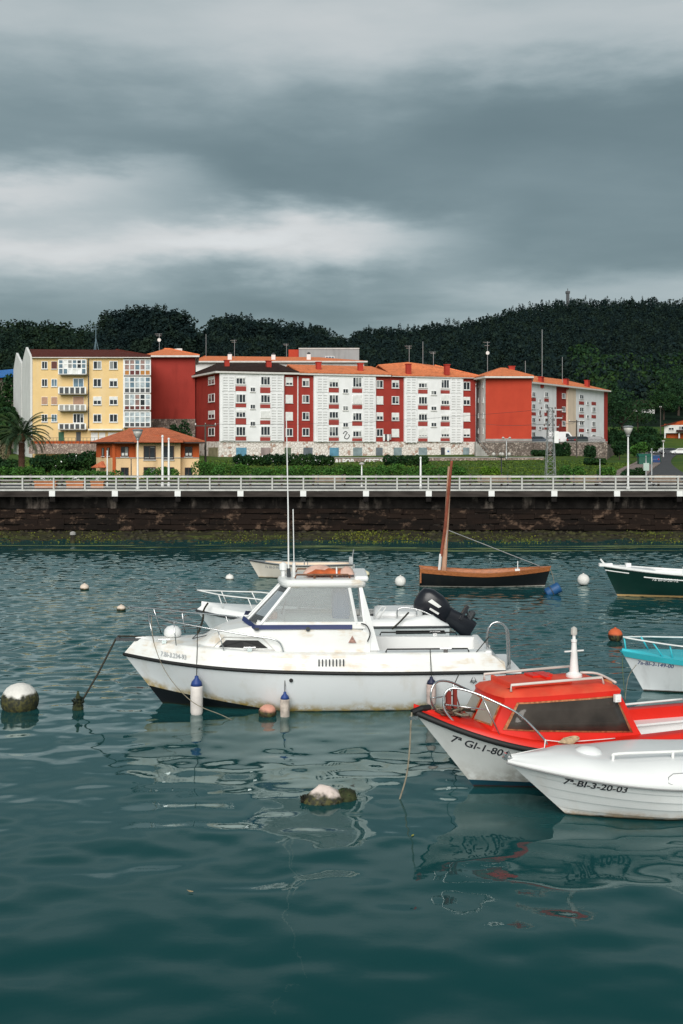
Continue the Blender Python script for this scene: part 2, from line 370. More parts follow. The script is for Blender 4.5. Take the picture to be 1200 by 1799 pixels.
def make_water():
    r = np.random.default_rng(5); st = 0.1
    xs = np.arange(-32, 32.01, st); ys = np.arange(8.0, 75.01, st); X, Yy = np.meshgrid(xs, ys)
    def sea(n, l0, l1, slope, mean, spread):
        Zs = np.zeros_like(X); lam = np.exp(r.uniform(math.log(l0), math.log(l1), n)); th = mean + r.normal(0, spread, n); k = 2 * np.pi / lam
        a = slope * math.sqrt(2.0 / n) / k
        for i in range(n): Zs += a[i] * np.sin(k[i] * (X * math.cos(th[i]) + Yy * math.sin(th[i])) + r.uniform(0, 6.28))
        return Zs
    sst = lambda a, b, v: np.clip((v - a) / (b - a), 0, 1) ** 2 * (3 - 2 * np.clip((v - a) / (b - a), 0, 1))
    pat = 0.5 + 0.5 * np.sin(0.21 * X + 0.5 * np.sin(0.3 * Yy)) * np.sin(0.33 * Yy + 0.15 * X + 1.0)
    ruf = sst(20.0, 33.0, Yy + 8 * (pat - 0.5)) * (0.7 + 0.5 * pat) * (1 - 0.45 * sst(58, 68, Yy))
    Z = sea(36, 0.8, 3.2, 0.026, 1.45, 0.75) * (0.75 + 0.6 * pat) * (1 - 0.68 * sst(20, 32, Yy)) + sea(60, 0.38, 1.05, 0.105, 1.5, 0.55) * ruf + sea(50, 0.36, 1.0, 0.018, 1.5, 0.9) * (0.85 + 0.6 * sst(14, 18.5, Yy)) * (1 - 0.7 * sst(24, 34, Yy))
    edge = np.minimum(np.minimum(X + 32, 32 - X), np.minimum(Yy - 8.0, 75 - Yy)); Z *= sst(0, 2.5, edge)
    V = np.stack([X, Yy, Z], -1).reshape(-1, 3); ny, nx = X.shape; i = np.arange(ny * nx).reshape(ny, nx)
    Q = np.stack([i[:-1, :-1], i[:-1, 1:], i[1:, 1:], i[1:, :-1]], -1).reshape(-1, 4)
    x0, x1, y0, y1 = xs[0], xs[-1], ys[0], ys[-1]; n0 = len(V)
    R = [(-400, -80), (x0, -80), (x1, -80), (400, -80), (-400, y0), (x0, y0), (x1, y0), (400, y0), (-400, y1), (x0, y1), (x1, y1), (400, y1), (-400, 79), (x0, 79), (x1, 79), (400, 79)]
    V = np.concatenate([V, [(a_, b_, 0.0) for a_, b_ in R]]); F_ = [(0, 1, 5, 4), (1, 2, 6, 5), (2, 3, 7, 6), (4, 5, 9, 8), (6, 7, 11, 10), (8, 9, 13, 12), (9, 10, 14, 13), (10, 11, 15, 14)]
    Q = np.concatenate([Q, np.array(F_) + n0])
    o = pack('water', V, Q, water_mat()); o.data.polygons.foreach_set('use_smooth', np.ones(len(Q), bool)); tag(o, kind='structure')
make_water()

# ------------------------------------------------------------------ land
KL = [(91, 2.95), (100, 2.8), (115, 2.5), (135, 2.3), (150, 2.7), (180, 4.1), (200, 4.4), (260, 6.0), (330, 9.0)]
KR = [(91, 2.95), (120, 3.0), (200, 3.7), (292, 4.25), (330, 8.5), (430, 18.5)]
SKY = [(-900, 585), (-300, 580), (-100, 570), (0, 565), (40, 558), (100, 565), (150, 570), (172, 566), (185, 546), (215, 539), (260, 537), (305, 540), (328, 552), (345, 582), (358, 586), (370, 560), (395, 549), (440, 554), (500, 562), (560, 572), (590, 583), (612, 594), (626, 582), (660, 580), (700, 577), (740, 573), (780, 568), (820, 563), (860, 557), (900, 545), (940, 535), (1000, 527), (1100, 526), (1200, 531), (1400, 540), (2100, 560)]
RDG = [(-900, 600), (0, 560), (160, 560), (185, 400), (330, 400), (360, 520), (600, 560), (625, 760), (800, 900), (1000, 1000), (1400, 1000), (2100, 900)]
def interp(K, v):
    if v <= K[0][0]: return K[0][1]
    for (a, b), (c, d) in zip(K, K[1:]):
        if v <= c: return b + (d - b) * (v - a) / (c - a)
    return K[-1][1]
def sm(a, b, v):
    t = min(1, max(0, (v - a) / (b - a))); return t * t * (3 - 2 * t)
def tree_h(px): return 15.0 if px < 620 else 13.0
def ground(px, D):
    r = sm(1010, 1075, px); R = interp(RDG, px)
    zr = CH + (HY - interp(SKY, px)) / F * R - tree_h(px) * 0.92
    d0, z0 = (330, 9.0) if r < 0.5 else (430, 18.5)
    if r >= 0.5: base = interp(KR, D)
    else: base = interp(KL, D)
    if D < 300: base = interp(KL, D) * (1 - r) + interp(KR, D) * r
    if D <= d0 or R <= d0: h = base if D <= d0 else None
    else: h = None
    if h is None:
        if D <= R:
            t = (D - d0) / max(1, R - d0); h = z0 + (zr - z0) * (0.25 * t + 0.75 * t ** 1.25)
        else: h = zr - (D - R) * 0.10
    # flat terrace under the right-hand blocks
    return h
land = MB()
PXS = sorted(set(list(range(-900, 2101, 60)) + list(range(-60, 1261, 15)))); DS = [91, 95, 100, 107, 115, 125, 135, 142, 150, 160, 170, 180, 190, 200, 215, 230, 260, 292, 300, 315, 330, 345, 370, 400, 430, 470, 520, 560, 620, 700, 760, 850, 930, 1000, 1100, 1300, 1600]
land.grid([[G(px, D, ground(px, D)) for px in PXS] for D in DS if D <= 370])
tag(land.build('ground', m_grass, smooth=True), kind='structure')
land = MB(); land.grid([[G(px, D, ground(px, D)) for px in PXS] for D in DS if D >= 370])
tag(land.build('hills', mat('forest_floor', (0.010, 0.020, 0.012), 0.95, 0.4, 0.1, spec=0.05), smooth=True), kind='structure')

rg = np.random.default_rng(21); gp = []
for _ in range(26000):
    D = math.sqrt(rg.uniform(91.8 ** 2, 176 ** 2)); px = rg.uniform(-40, 1240)
    if px > 1118 and D < 176 : continue
    g = G(px, D, ground(px, D)); gp.append((g.x, g.y, g.z + rg.uniform(0, 0.07)))
V, Q = leaves(rg, np.array(gp), 0.16); tag(pack('grass', V, Q, foliage('leaf_grass', (0.060, 0.105, 0.022), 0.5)), 'tufted grass on the sloping lawn behind the road', 'grass', kind='stuff')
# ------------------------------------------------------------------ forest on the hills (one mass per hill)
rng = np.random.default_rng(11)
def proto(kind, n=90, sz=1.0):
    if kind == 'pine':
        t = rng.uniform(0.12, 1.0, n); r = (1.02 - t) * 0.26 + 0.02; a = rng.uniform(0, 6.28, n); rr = r * rng.uniform(0.3, 1.1, n)
        C = np.stack([np.cos(a) * rr, np.sin(a) * rr, t], 1); s = 0.032 + 0.03 * (1 - t)
    elif kind == 'umbrella':
        C = blob_centres(rng, [(0, 0, 0.66, 0.24, 0.24, 0.28), (0.08, 0.05, 0.84, 0.17, 0.17, 0.15), (-0.1, 0, 0.52, 0.2, 0.2, 0.2), (0, 0.0, 0.32, 0.16, 0.16, 0.2)], n); s = np.full(n, 0.06)
    else:
        C = blob_centres(rng, [(0, 0, 0.5, 0.36, 0.36, 0.4), (0.18, 0.05, 0.62, 0.24, 0.24, 0.25), (-0.18, -0.08, 0.55, 0.25, 0.25, 0.28), (0.02, 0.1, 0.75, 0.24, 0.24, 0.2)], n); s = np.full(n, 0.068)
    V, Q = leaves(rng, C, s * sz); return V
def plant(name, label, spots, mtl, kinds, weights, n=90, sz=1.0):
    PR = {k: [proto(k, n, sz) for _ in range(5)] for k in kinds}; out = []
    for (x, y, z, h) in spots:
        V = PR[rng.choice(kinds, p=weights)][rng.integers(4)]; a = rng.uniform(0, 6.28); c, s = math.cos(a), math.sin(a)
        wd = rng.uniform(0.85, 1.25)
        R = np.array([[c * wd, -s * wd, 0], [s * wd, c * wd, 0], [0, 0, 1]]) * h
        out.append(V @ R.T + (x, y, z))
    V = np.concatenate(out); o = pack(name, V, np.arange(len(V)).reshape(-1, 4), mtl)
    return tag(o, label, 'forest', kind='stuff')
def spots(px0, px1, n, hmin, hmax, d0=None, top=1.06, keep=None):
    S = []
    while len(S) < n:
        px = rng.uniform(px0, px1); R = interp(RDG, px); a = d0 or 335
        D = math.sqrt(rng.uniform(a * a, (R * top) ** 2))
        if keep and not keep(px, D): continue
        g = G(px, D, ground(px, D)); S.append((g.x, g.y, g.z - 0.5, rng.uniform(hmin, hmax)))
    return S
def crest(px0, px1, step, hmin, hmax):
    S = []; px = px0
    while px < px1:
        for k in (1.0, 0.975, 0.95):
            p = px + rng.uniform(-1, 1) * step; D = interp(RDG, p) * k; g = G(p, D, ground(p, D)); S.append((g.x, g.y, g.z - 0.5, rng.uniform(hmin, hmax)))
        px += step
    return S
lowcut = lambda px, D: not (px > 1010 and D < 440)
plant('forest', 'low dark rounded woodland on the hill at the far left', spots(-500, 175, 1100, 9, 14) + crest(-500, 172, 7, 10, 16), LEAF['wood'], ['round', 'umbrella'], [0.8, 0.2], 170, 0.72)
plant('forest', 'tall dark pine grove rising behind the yellow apartment block', spots(174, 340, 420, 10, 15, 300) + crest(176, 340, 3.4, 11, 15.5), LEAF['pine'], ['umbrella', 'pine', 'round'], [0.6, 0.3, 0.1], 320, 0.55)
plant('forest', 'dark pine wood behind the middle red and white blocks', spots(352, 624, 900, 9, 15) + crest(362, 622, 4.5, 10, 16.5), LEAF['pine'], ['umbrella', 'pine', 'round'], [0.45, 0.35, 0.2], 200, 0.68)
plant('forest', 'dark conifer forest covering the large hill on the right', spots(620, 1650, 5000, 9, 15, 420, keep=lowcut) + crest(622, 1650, 5.0, 9, 17), LEAF['pine'], ['pine', 'umbrella', 'round'], [0.62, 0.2, 0.18])
plant('forest', 'greener mixed wood on the lower slope of the right hill', spots(1010, 1600, 700, 8, 14, 432, 0.62, lambda px, D: not (1085 < px < 1165 and D < 470)), LEAF['mid'], ['round', 'umbrella'], [0.8, 0.2])

def part_of(root, name, mb, m, **k): return mb.build(name, m, root, **k)
trunk_m = mat('bark', (0.055, 0.04, 0.03), 0.9, 0.3, 4, bump=0.02)
def tree(label, px, D, zb, h, rad, leafm, group='trees behind the quay', n=1500, name='broadleaf_tree', cat='tree', leaf=0.28):
    root = thing(name, label, cat, G(px, D, zb), 0, group)
    t = MB(); t.tube([(0, 0, -0.3), (0.05 * h * 0.2, 0, h * 0.25), (0, 0.03 * h, h * 0.55)], lambda u: 0.035 * h * (1 - 0.7 * u), 7)
    for k in range(4):
        a = k * 1.6; t.tube([(0, 0, h * 0.3), (math.cos(a) * rad * 0.6, math.sin(a) * rad * 0.6, h * 0.6)], lambda u: 0.015 * h * (1 - 0.6 * u), 5)
    t.build('trunk', trunk_m, root)
    lob = [(0, 0, h * 0.6, rad * 0.75, rad * 0.75, h * 0.36)]
    for k in range(9):
        a = rng.uniform(0, 6.28); q = rng.uniform(0.35, 0.75) * rad; lob.append((math.cos(a) * q, math.sin(a) * q, h * rng.uniform(0.35, 0.85), rad * rng.uniform(0.3, 0.48), rad * rng.uniform(0.3, 0.48), h * rng.uniform(0.1, 0.2)))
    V, Q = leaves(rng, blob_centres(rng, lob, n), leaf); pack('crown', V, Q, leafm, root); return root
def bush(label, px0, px1, ytop, D, leafm, group='shrubs along the promenade', n=900, zb=None, depth=0.8, flowers=None, name='shrub', leaf=0.11):
    pc = (px0 + px1) / 2; zb = ground(pc, D) if zb is None else zb; w = (px1 - px0) / F * D; h = (CH - (ytop - HY) / F * D - zb) * 1.12; n = int(n * 1.7); leaf = leaf * 0.9
    root = thing(name, label, 'bush', G(pc, D, zb), 0, group)
    k = max(2, int(w / max(0.6, h) * 1.5)); lob = []
    for i in range(k):
        x = -w / 2 + w * (i + 0.5) / k
        lob.append((x, rng.uniform(-0.2, 0.2), h * rng.uniform(0.42, 0.55), w / k * rng.uniform(0.6, 0.8), depth, h * rng.uniform(0.42, 0.52)))
        lob.append((x + rng.uniform(-0.3, 0.3) * w / k, -depth * 0.4, h * rng.uniform(0.3, 0.7), w / k * 0.4, depth * 0.6, h * 0.3))
    t = MB()
    for i in range(4):
        t.tube([(rng.uniform(-w, w) * 0.15, 0, -0.2), (rng.uniform(-w, w) * 0.35, 0, h * 0.6)], 0.03, 4)
    t.build('stem', trunk_m, root)
    V, Q = leaves(rng, blob_centres(rng, lob, n), leaf); pack('foliage', V, Q, leafm, root)
    if flowers:
        C = blob_centres(rng, lob, flowers); C = C[C[:, 1] < 0]; V, Q = leaves(rng, C * (1, 1.12, 1), 0.13); o = pack('blossom', V, Q, m_wpaint, root); o['kind'] = 'stuff'
    return root
# ------------------------------------------------------------------ quay, promenade and road
QX = 95.0; DECK = 3.08
b = MB(); b.box(-QX, QX, 77.0, 82.0, 2.66, DECK); tag(b.build('promenade', mat('promenade_paving', (0.14, 0.135, 0.125), 0.9, 0.2, 0.7, spec=0.15)), kind='structure')
b = MB(); b.box(-QX, QX, 82.004, 91.2, 2.5, 2.97); tag(b.build('road', m_asphalt), kind='structure')
b = MB(); b.box(-QX, QX, 91.2, 91.5, 2.4, 3.09); tag(b.build('kerb', m_conc), kind='structure')
b = MB()
for i in range(-30, 31): b.box(i * 3.0, i * 3.0 + 1.5, 86.5, 86.62, 2.974, 2.978)
tag(b.build('road_marking', m_wpaint), kind='structure')
def quay_build(nt, N, L, tc, c, b):
    s = nnoise(N, L, tc, 1.0, 6, (1.3, 1, 0.35), 0.6); s2 = nnoise(N, L, tc, 0.35, 5, (1, 1, 1.6), 0.6)
    f = nmath(N, L, 'MULTIPLY', nstep(N, L, s, 0.48, 0.66), nstep(N, L, s2, 0.46, 0.60))
    return nmix(N, L, f, c, (0.17, 0.14, 0.12))
m_quay = mat('stained_quay_concrete', (0.016, 0.014, 0.013), 0.95, 0.5, 1.5, bump=0.04, bscale=4, spec=0.08, build=quay_build)
def qstone_build(nt, N, L, tc, c, b):
    g = N('ShaderNodeObjectInfo'); s = nnoise(N, L, tc, 2.2, 6, (1, 1, 1), 0.65)
    geo = N('ShaderNodeNewGeometry'); mp = N('ShaderNodeMapping'); mp.inputs['Scale'].default_value = (0.22, 0.2, 1.2); L(geo.outputs['Position'], mp.inputs[0])
    w = N('ShaderNodeTexNoise'); w.inputs['Scale'].default_value = 1.0; w.inputs['Detail'].default_value = 5; L(mp.outputs[0], w.inputs['Vector'])
    c = nmix(N, L, g.outputs['Random'], (0.017, 0.012, 0.010), (0.021, 0.014, 0.011)); c = nmix(N, L, nmath(N, L, 'SUBTRACT', 1.0, nstep(N, L, w.outputs['Fac'], 0.38, 0.58)), c, (0.011, 0.009, 0.008))
    mp2 = N('ShaderNodeMapping'); mp2.inputs['Scale'].default_value = (0.5, 0.4, 0.8); L(geo.outputs['Position'], mp2.inputs[0])
    w2 = N('ShaderNodeTexNoise'); w2.inputs['Scale'].default_value = 2.2; w2.inputs['Detail'].default_value = 7; w2.inputs['Roughness'].default_value = 0.7; L(mp2.outputs[0], w2.inputs['Vector'])
    return nmix(N, L, nmath(N, L, 'MULTIPLY', nstep(N, L, w2.outputs['Fac'], 0.53, 0.68), 0.6), c, (0.20, 0.13, 0.09))
m_qstone = mat('quay_stone', (0.1, 0.06, 0.04), 0.95, spec=0.08, bump=0.03, bscale=7, build=qstone_build)
m_fascia = mat('dark_stained_beam', (0.045, 0.038, 0.034), 0.9, 0.5, 1.0, stretch=(0.6, 1, 3), spec=0.1)
quay = thing('quay_wall', 'long dark quay wall with stained stone courses and white beam ends below the railing', 'quay wall', (0, 77.9, 0))
b = MB(); b.box(-QX, QX, 0.0, 1.2, 1.78, 2.655); b.box(-QX, QX, 0.12, 1.2, -0.6, 1.775); b.build('wall', m_quay, quay)
b = MB(); b.box(-QX, QX, -1.10, -0.90, 2.63, 3.02); b.build('fascia', m_fascia, quay)
b = MB(); b.box(-QX, QX, -1.16, -0.91, 3.024, 3.13); b.build('edge_strip', m_rail, quay)
bb = MB(); bb.box(-0.17, 0.17, -1.12, 0.05, 2.30, 2.63); me_beam = bb.mesh('beam', m_quay)
bb = MB(); bb.box(-0.20, 0.20, -1.22, -1.105, 2.66, 3.02); me_end = bb.mesh('beam_end', m_wpaint)
for i in range(-9, 10):
    x = G(533, 77, 0).x + i * 4.23
    link('beam', me_beam, quay, (x, 0, 0)); link('beam_end', me_end, quay, (x, 0, 0))
stv = []
for k in range(8):
    q = MB(); e = lambda: random.uniform(-0.02, 0.02)
    vs = [(sx * 0.5 + e() * 0.6, y + e(), sz * 0.5 + e() * 0.8) for sz in (-1, 1) for y in (-0.16, 0.14) for sx in (-1, 1)]
    q.add(vs, [(0, 2, 3, 1), (4, 5, 7, 6), (0, 1, 5, 4), (2, 6, 7, 3), (0, 4, 6, 2), (1, 3, 7, 5)]); stv.append(q.mesh('stone', m_qstone))
for row, (z, h) in enumerate(((0.50, 0.36), (0.88, 0.36), (1.25, 0.34), (1.59, 0.30))):
    x = -26.0 + row * 0.4
    while x < 26:
        wd = random.uniform(0.75, 1.65)
        o = link('stone', random.choice(stv), quay, (x + wd / 2, random.uniform(0.0, 0.07), z + random.uniform(-.05, .05))); o.rotation_euler = (0, random.uniform(-.025, .025), 0); o.scale = (wd - 0.015, 1, h + random.uniform(-.06, .05)); x += wd
# weedy rubble at the foot of the wall
def bank_build(nt, N, L, tc, c, b):
    n = nnoise(N, L, tc, 0.5, 6, (0.6, 1, 1), 0.6); n2 = nnoise(N, L, tc, 2.2, 5)
    c = nmix(N, L, nstep(N, L, n2, 0.4, 0.65), c, (0.055, 0.055, 0.02))
    return nmix(N, L, nstep(N, L, n, 0.54, 0.66), c, (0.070, 0.085, 0.02))
m_bank = mat('weedy_foreshore', (0.028, 0.024, 0.018), 0.8, 0.5, 1.5, spec=0.2, bump=0.08, bscale=5, build=bank_build)
b = MB()
xs = np.arange(-95, 95.1, 0.5)
b.grid([[(x, 78.1 - 8.2 * t, 0.22 - 0.36 * t + 0.07 * math.sin(x * 1.7 + t * 9) * math.sin(x * 0.31 + t * 4) + random.uniform(-0.05, 0.05)) for x in xs] for t in (0, 0.15, 0.3, 0.45, 0.6, 0.75, 0.9, 1.0, 1.15)])
tag(b.build('foreshore', m_bank, smooth=True), kind='structure')
def rock(rng, n, xr, yr, zf, smin, smax):
    base = np.array([(0, 0, 1), (0.9, 0, 0.3), (0.3, 0.85, 0.35), (-0.75, 0.5, 0.25), (-0.7, -0.55, 0.3), (0.25, -0.9, 0.3), (0.8, 0, -0.5), (-0.4, 0.7, -0.5), (-0.4, -0.7, -0.5)])
    fs = np.array([(0, 1, 2), (0, 2, 3), (0, 3, 4), (0, 4, 5), (0, 5, 1), (1, 6, 2), (2, 7, 3), (2, 6, 7), (3, 7, 4), (4, 7, 8), (4, 8, 5), (5, 8, 6), (5, 6, 1)])
    V = []; T = []
    for i in range(n):
        x, y = rng.uniform(*xr), rng.uniform(*yr); s = rng.uniform(smin, smax); a = rng.uniform(0, 6.28); R = np.array([[math.cos(a), -math.sin(a), 0], [math.sin(a), math.cos(a), 0], [0, 0, 1]])
        v = (base * rng.uniform(0.7, 1.3, (9, 3))) @ R.T * (s * rng.uniform(0.8, 1.5), s, s * 0.7); T.append(fs + 9 * i); V.append(v + (x, y, zf(x, y)))
    return np.concatenate(V), np.concatenate(T)
zb_ = lambda x, y: 0.20 - 0.36 * (78.1 - y) / 8.2
V, T = rock(rng, 1500, (-40, 40), (70.2, 78), zb_, 0.08, 0.26)
tag(pack('rubble', V, T, m_bank), 'weedy stones strewn along the foot of the quay wall', 'rubble', kind='stuff')
Cc = np.stack([rng.uniform(-40, 40, 15000), rng.uniform(70.3, 77.9, 15000), np.zeros(15000)], 1)
keep = np.sin(Cc[:, 0] * 0.7) + np.sin(Cc[:, 0] * 0.23 + 1) + rng.normal(0, 0.8, 15000) + 0.25 * (74.5 - Cc[:, 1]) > 0.75; Cc = Cc[keep]; Cc[:, 2] = 0.24 - 0.36 * (78.1 - Cc[:, 1]) / 8.2 + rng.uniform(0, 0.14, len(Cc))
V, Q = leaves(rng, Cc, 0.055); tag(pack('seaweed', V, Q, LEAF['weed']), 'yellow green weed growing on the foreshore stones', 'seaweed', kind='stuff')
# floating green slick just off the bank
b = MB()
for k in range(46):
    cx = rng.uniform(-27, 27); cy = rng.uniform(65.2, 69.4); L_ = rng.uniform(0.6, 3.6) * (1.5 if 8 < cx < 14 else 1); wd = rng.uniform(0.08, 0.35); n = 18
    b.face([(cx + L_ * math.cos(6.283 * i / n) * rng.uniform(0.7, 1.2), cy + wd * math.sin(6.283 * i / n) * rng.uniform(0.5, 1.4), 0.012 + 0.0004 * k) for i in range(n)])
tag(b.build('algae', mat('floating_algae', (0.12, 0.16, 0.055), 0.6, 0.4, 1.0)), 'pale green algae streaks floating off the quay', 'algae', kind='stuff')
# mooring post at the foreshore
t = thing('mooring_post', 'short pale stone post standing in the weed at the waterline', 'post', G(128, 71, 0))
b = MB(); b.lathe([(0.17, -0.4), (0.17, 0.25), (0.15, 0.5)], n=10); b.build('shaft', m_bank, t); b = MB(); b.lathe([(0.16, 0.5), (0.19, 0.52), (0.18, 0.66), (0.08, 0.72), (0.01, 0.73)], n=10); b.build('cap', m_conc, t)
# railing
rail = thing('guard_railing', 'long pale metal railing along the quay edge above the dark wall', 'railing', (0, 77.15, DECK))
bb = MB(); bb.box(-0.05, 0.05, -0.05, 0.05, 0, 0.86); me_post = bb.mesh('post', m_rail)
x0 = G(533, 77, 0).x
for i in range(-15, 16): link('post', me_post, rail, (x0 + i * 2.115, 0, 0))
for z, hh, dp in ((0.90, 0.06, 0.07), (0.66, 0.022, 0.022), (0.44, 0.022, 0.022), (0.20, 0.03, 0.03)):
    bb = MB(); bb.box(-33.5, 33.5, -dp, dp, z - hh, z + hh) if z == 0.90 else bb.box(-33.5, 33.5, 0.052, 0.052 + 2 * dp, z - hh, z + hh)
    bb.build('top_rail' if z == 0.90 else 'cross_rail', m_rail, rail)
wf = thing('timber_fence', 'low dark timber fence behind the pale quay railing', 'fence', (0, 81.6, DECK))
m_dwood = mat('dark_timber', (0.07, 0.06, 0.05), 0.8, 0.3, 4)
bb = MB(); bb.box(-0.07, 0.07, -0.06, 0.06, 0, 0.95); me_post = bb.mesh('post', m_dwood)
for i in range(-14, 15): link('post', me_post, wf, (x0 + 0.55 + i * 2.25, 0, 0))
for z in (0.45, 0.8):
    bb = MB(); bb.box(-33, 33, 0.062, 0.10, z - 0.07, z + 0.07); bb.build('plank', m_dwood, wf)

# ------------------------------------------------------------------ building kit
class Face:
    def __init__(s, A, B, off=0.0):
        a = Vector(((A[0] - HX) / F * A[1], A[1])); bq = Vector(((B[0] - HX) / F * B[1], B[1]))
        s.u = (bq - a).normalized(); s.n = Vector((s.u.y, -s.u.x)); s.len = (bq - a).length
        s.a = a + s.n * off; s.ang = math.atan2(s.u.y, s.u.x); s.A, s.B = A, B
    def off(s, d):
        f = Face(s.A, s.B); f.a = s.a + s.n * d; return f
    def t(s, px):
        k = (px - HX) / F; return (k * s.a.y - s.a.x) / (s.u.x - k * s.u.y)
    def D(s, px): return s.a.y + s.u.y * s.t(px)
    def z(s, px, py): return CH - (py - HY) / F * s.D(px)
    def p(s, t, d=0.0, z=0.0):
        q = s.a + s.u * t + s.n * d; return Vector((q.x, q.y, z))
class Bld:
    def __init__(s, name, label, cat, face, z0, group=None):
        s.f = face; s.z0 = z0; s.root = thing(name, label, cat, face.p(0, 0, z0), face.ang, group)
        s.Ri = Matrix.Rotation(-face.ang, 3, 'Z'); s.o = face.p(0, 0, z0)
    def L(s, p): return s.Ri @ (Vector(p) - s.o)
    def prism(s, name, m, foot, z0, z1, parent=None):
        b = MB(); b.prism([s.L((x, y, 0))[:2] for x, y in foot], z0 - s.z0, z1 - s.z0); return b.build(name, m, parent or s.root)
    def fbox(s, name, m, f, t0, t1, z0, z1, d0, d1, parent=None, mb=None):
        """box standing on face f between t0..t1, depth d0..d1 outwards"""
        b = mb or MB(); c = [f.p(t0, d0), f.p(t1, d0), f.p(t1, d1), f.p(t0, d1)]
        b.prism([s.L(p)[:2] for p in c], z0 - s.z0, z1 - s.z0)
        return b if mb is not None else b.build(name, m, parent or s.root)
    def pbox(s, name, m, f, x0, x1, y0, y1, d0, d1, mb=None):
        xm = (x0 + x1) / 2; return s.fbox(name, m, f, f.t(x0), f.t(x1), f.z(xm, y1), f.z(xm, y0), d0, d1, mb=mb)
    def win(s, f, xc, yc, wpx, hpx, n=2, frame=None, glass=None, blind=0.0, sill=True, wm=None):
        D = f.D(xc); cw = wpx / F * D / max(0.35, abs(f.u.x - (xc - HX) / F * f.u.y)); ch = hpx / F * D
        wq, hq = round(cw / 0.1) * 0.1, round(ch / 0.1) * 0.1
        fr, gl = frame or m_frame, glass or m_glass
        me_f, me_p, me_b, me_s = winmesh(wq, hq, n, fr, gl, round(blind, 1), wm)
        loc = s.L(f.p(f.t(xc), 0, f.z(xc, yc))); rz = f.ang - s.f.ang
        o = link('window', me_f, s.root, loc, rz)
        for i in range(n):
            px_ = -wq / 2 + wq * (i + 0.5) / n; link('pane', me_p, o, (px_, 0, 0))
        if me_b: link('blind', me_b, o)
        if sill: link('sill', me_s, o)
        return o
WC = {}
def winmesh(w, h, n, fr, gl, bl, wm=None):
    k = (w, h, n, fr.name, gl.name, bl, wm.name if wm else '')
    if k in WC: return WC[k]
    t = min(0.11, w * 0.09); b = MB()
    b.box(-w / 2, w / 2, -0.10, 0.02, h / 2 - t, h / 2); b.box(-w / 2, w / 2, -0.10, 0.02, -h / 2, -h / 2 + t)
    for i in range(n + 1):
        x = -w / 2 + w * i / n; tt = t if i in (0, n) else t * 0.8
        x = x + tt / 2 if i == 0 else (x - tt / 2 if i == n else x)
        b.box(x - tt / 2, x + tt / 2, -0.098, 0.02, -h / 2 + t, h / 2 - t)
    mf = b.mesh('window_frame', fr)
    b = MB(); pw = w / n - t * 0.9; b.box(-pw / 2, pw / 2, -0.055, -0.03, -h / 2 + t * 0.9, h / 2 - t * 0.9); mp = b.mesh('pane', gl)
    mb_ = None
    if bl > 0:
        b = MB(); z1 = h / 2 - t * 0.5; z0 = z1 - (h - t) * bl; b.box(-w / 2 + t * 0.3, w / 2 - t * 0.3, -0.115, -0.06, z0, z1); mb_ = b.mesh('blind', wm or m_blind)
    b = MB(); b.box(-w / 2 - 0.06, w / 2 + 0.06, -0.17, 0.02, -h / 2 - 0.09, -h / 2 - 0.003); ms = b.mesh('sill', m_eave)
    WC[k] = (mf, mp, mb_, ms); return WC[k]
def xy(px, D): return ((px - HX) / F * D, D)
def chimney(bl, px, y0, y1, D, w=0.9, m=None, cap=True):
    c = W(px, y1, D); t = W(px, y0, D).z; b = MB(); l = bl.L(c)
    b.box(l.x - w / 2, l.x + w / 2, l.y - 0.4, l.y + 0.4, l.z - 0.5, t - bl.z0); o = b.build('chimney', m or m_chim, bl.root)
    if cap:
        b = MB(); b.box(l.x - w / 2 - .1, l.x + w / 2 + .1, l.y - .5, l.y + .5, t - bl.z0 + .003, t - bl.z0 + 0.14); b.build('chimney_cap', m or m_chim, o)
def roof(bl, m, polys, eave=None, th=0.18, name='roof'):
    """polys: lists of world points (shared vertices welded by rounding); closed underneath by an eave slab"""
    b = MB()
    for p in polys: b.face([bl.L(q) for q in p])
    o = b.build(name, m, bl.root)
    s_ = o.modifiers.new('thickness', 'SOLIDIFY'); s_.thickness = th; s_.offset = 1
    if eave:
        b = MB(); b.slab([bl.L(q) - Vector((0, 0, 0.012)) for q in eave], (0, 0, -0.30)); b.build('eave', m_eave, bl.root)
    return o

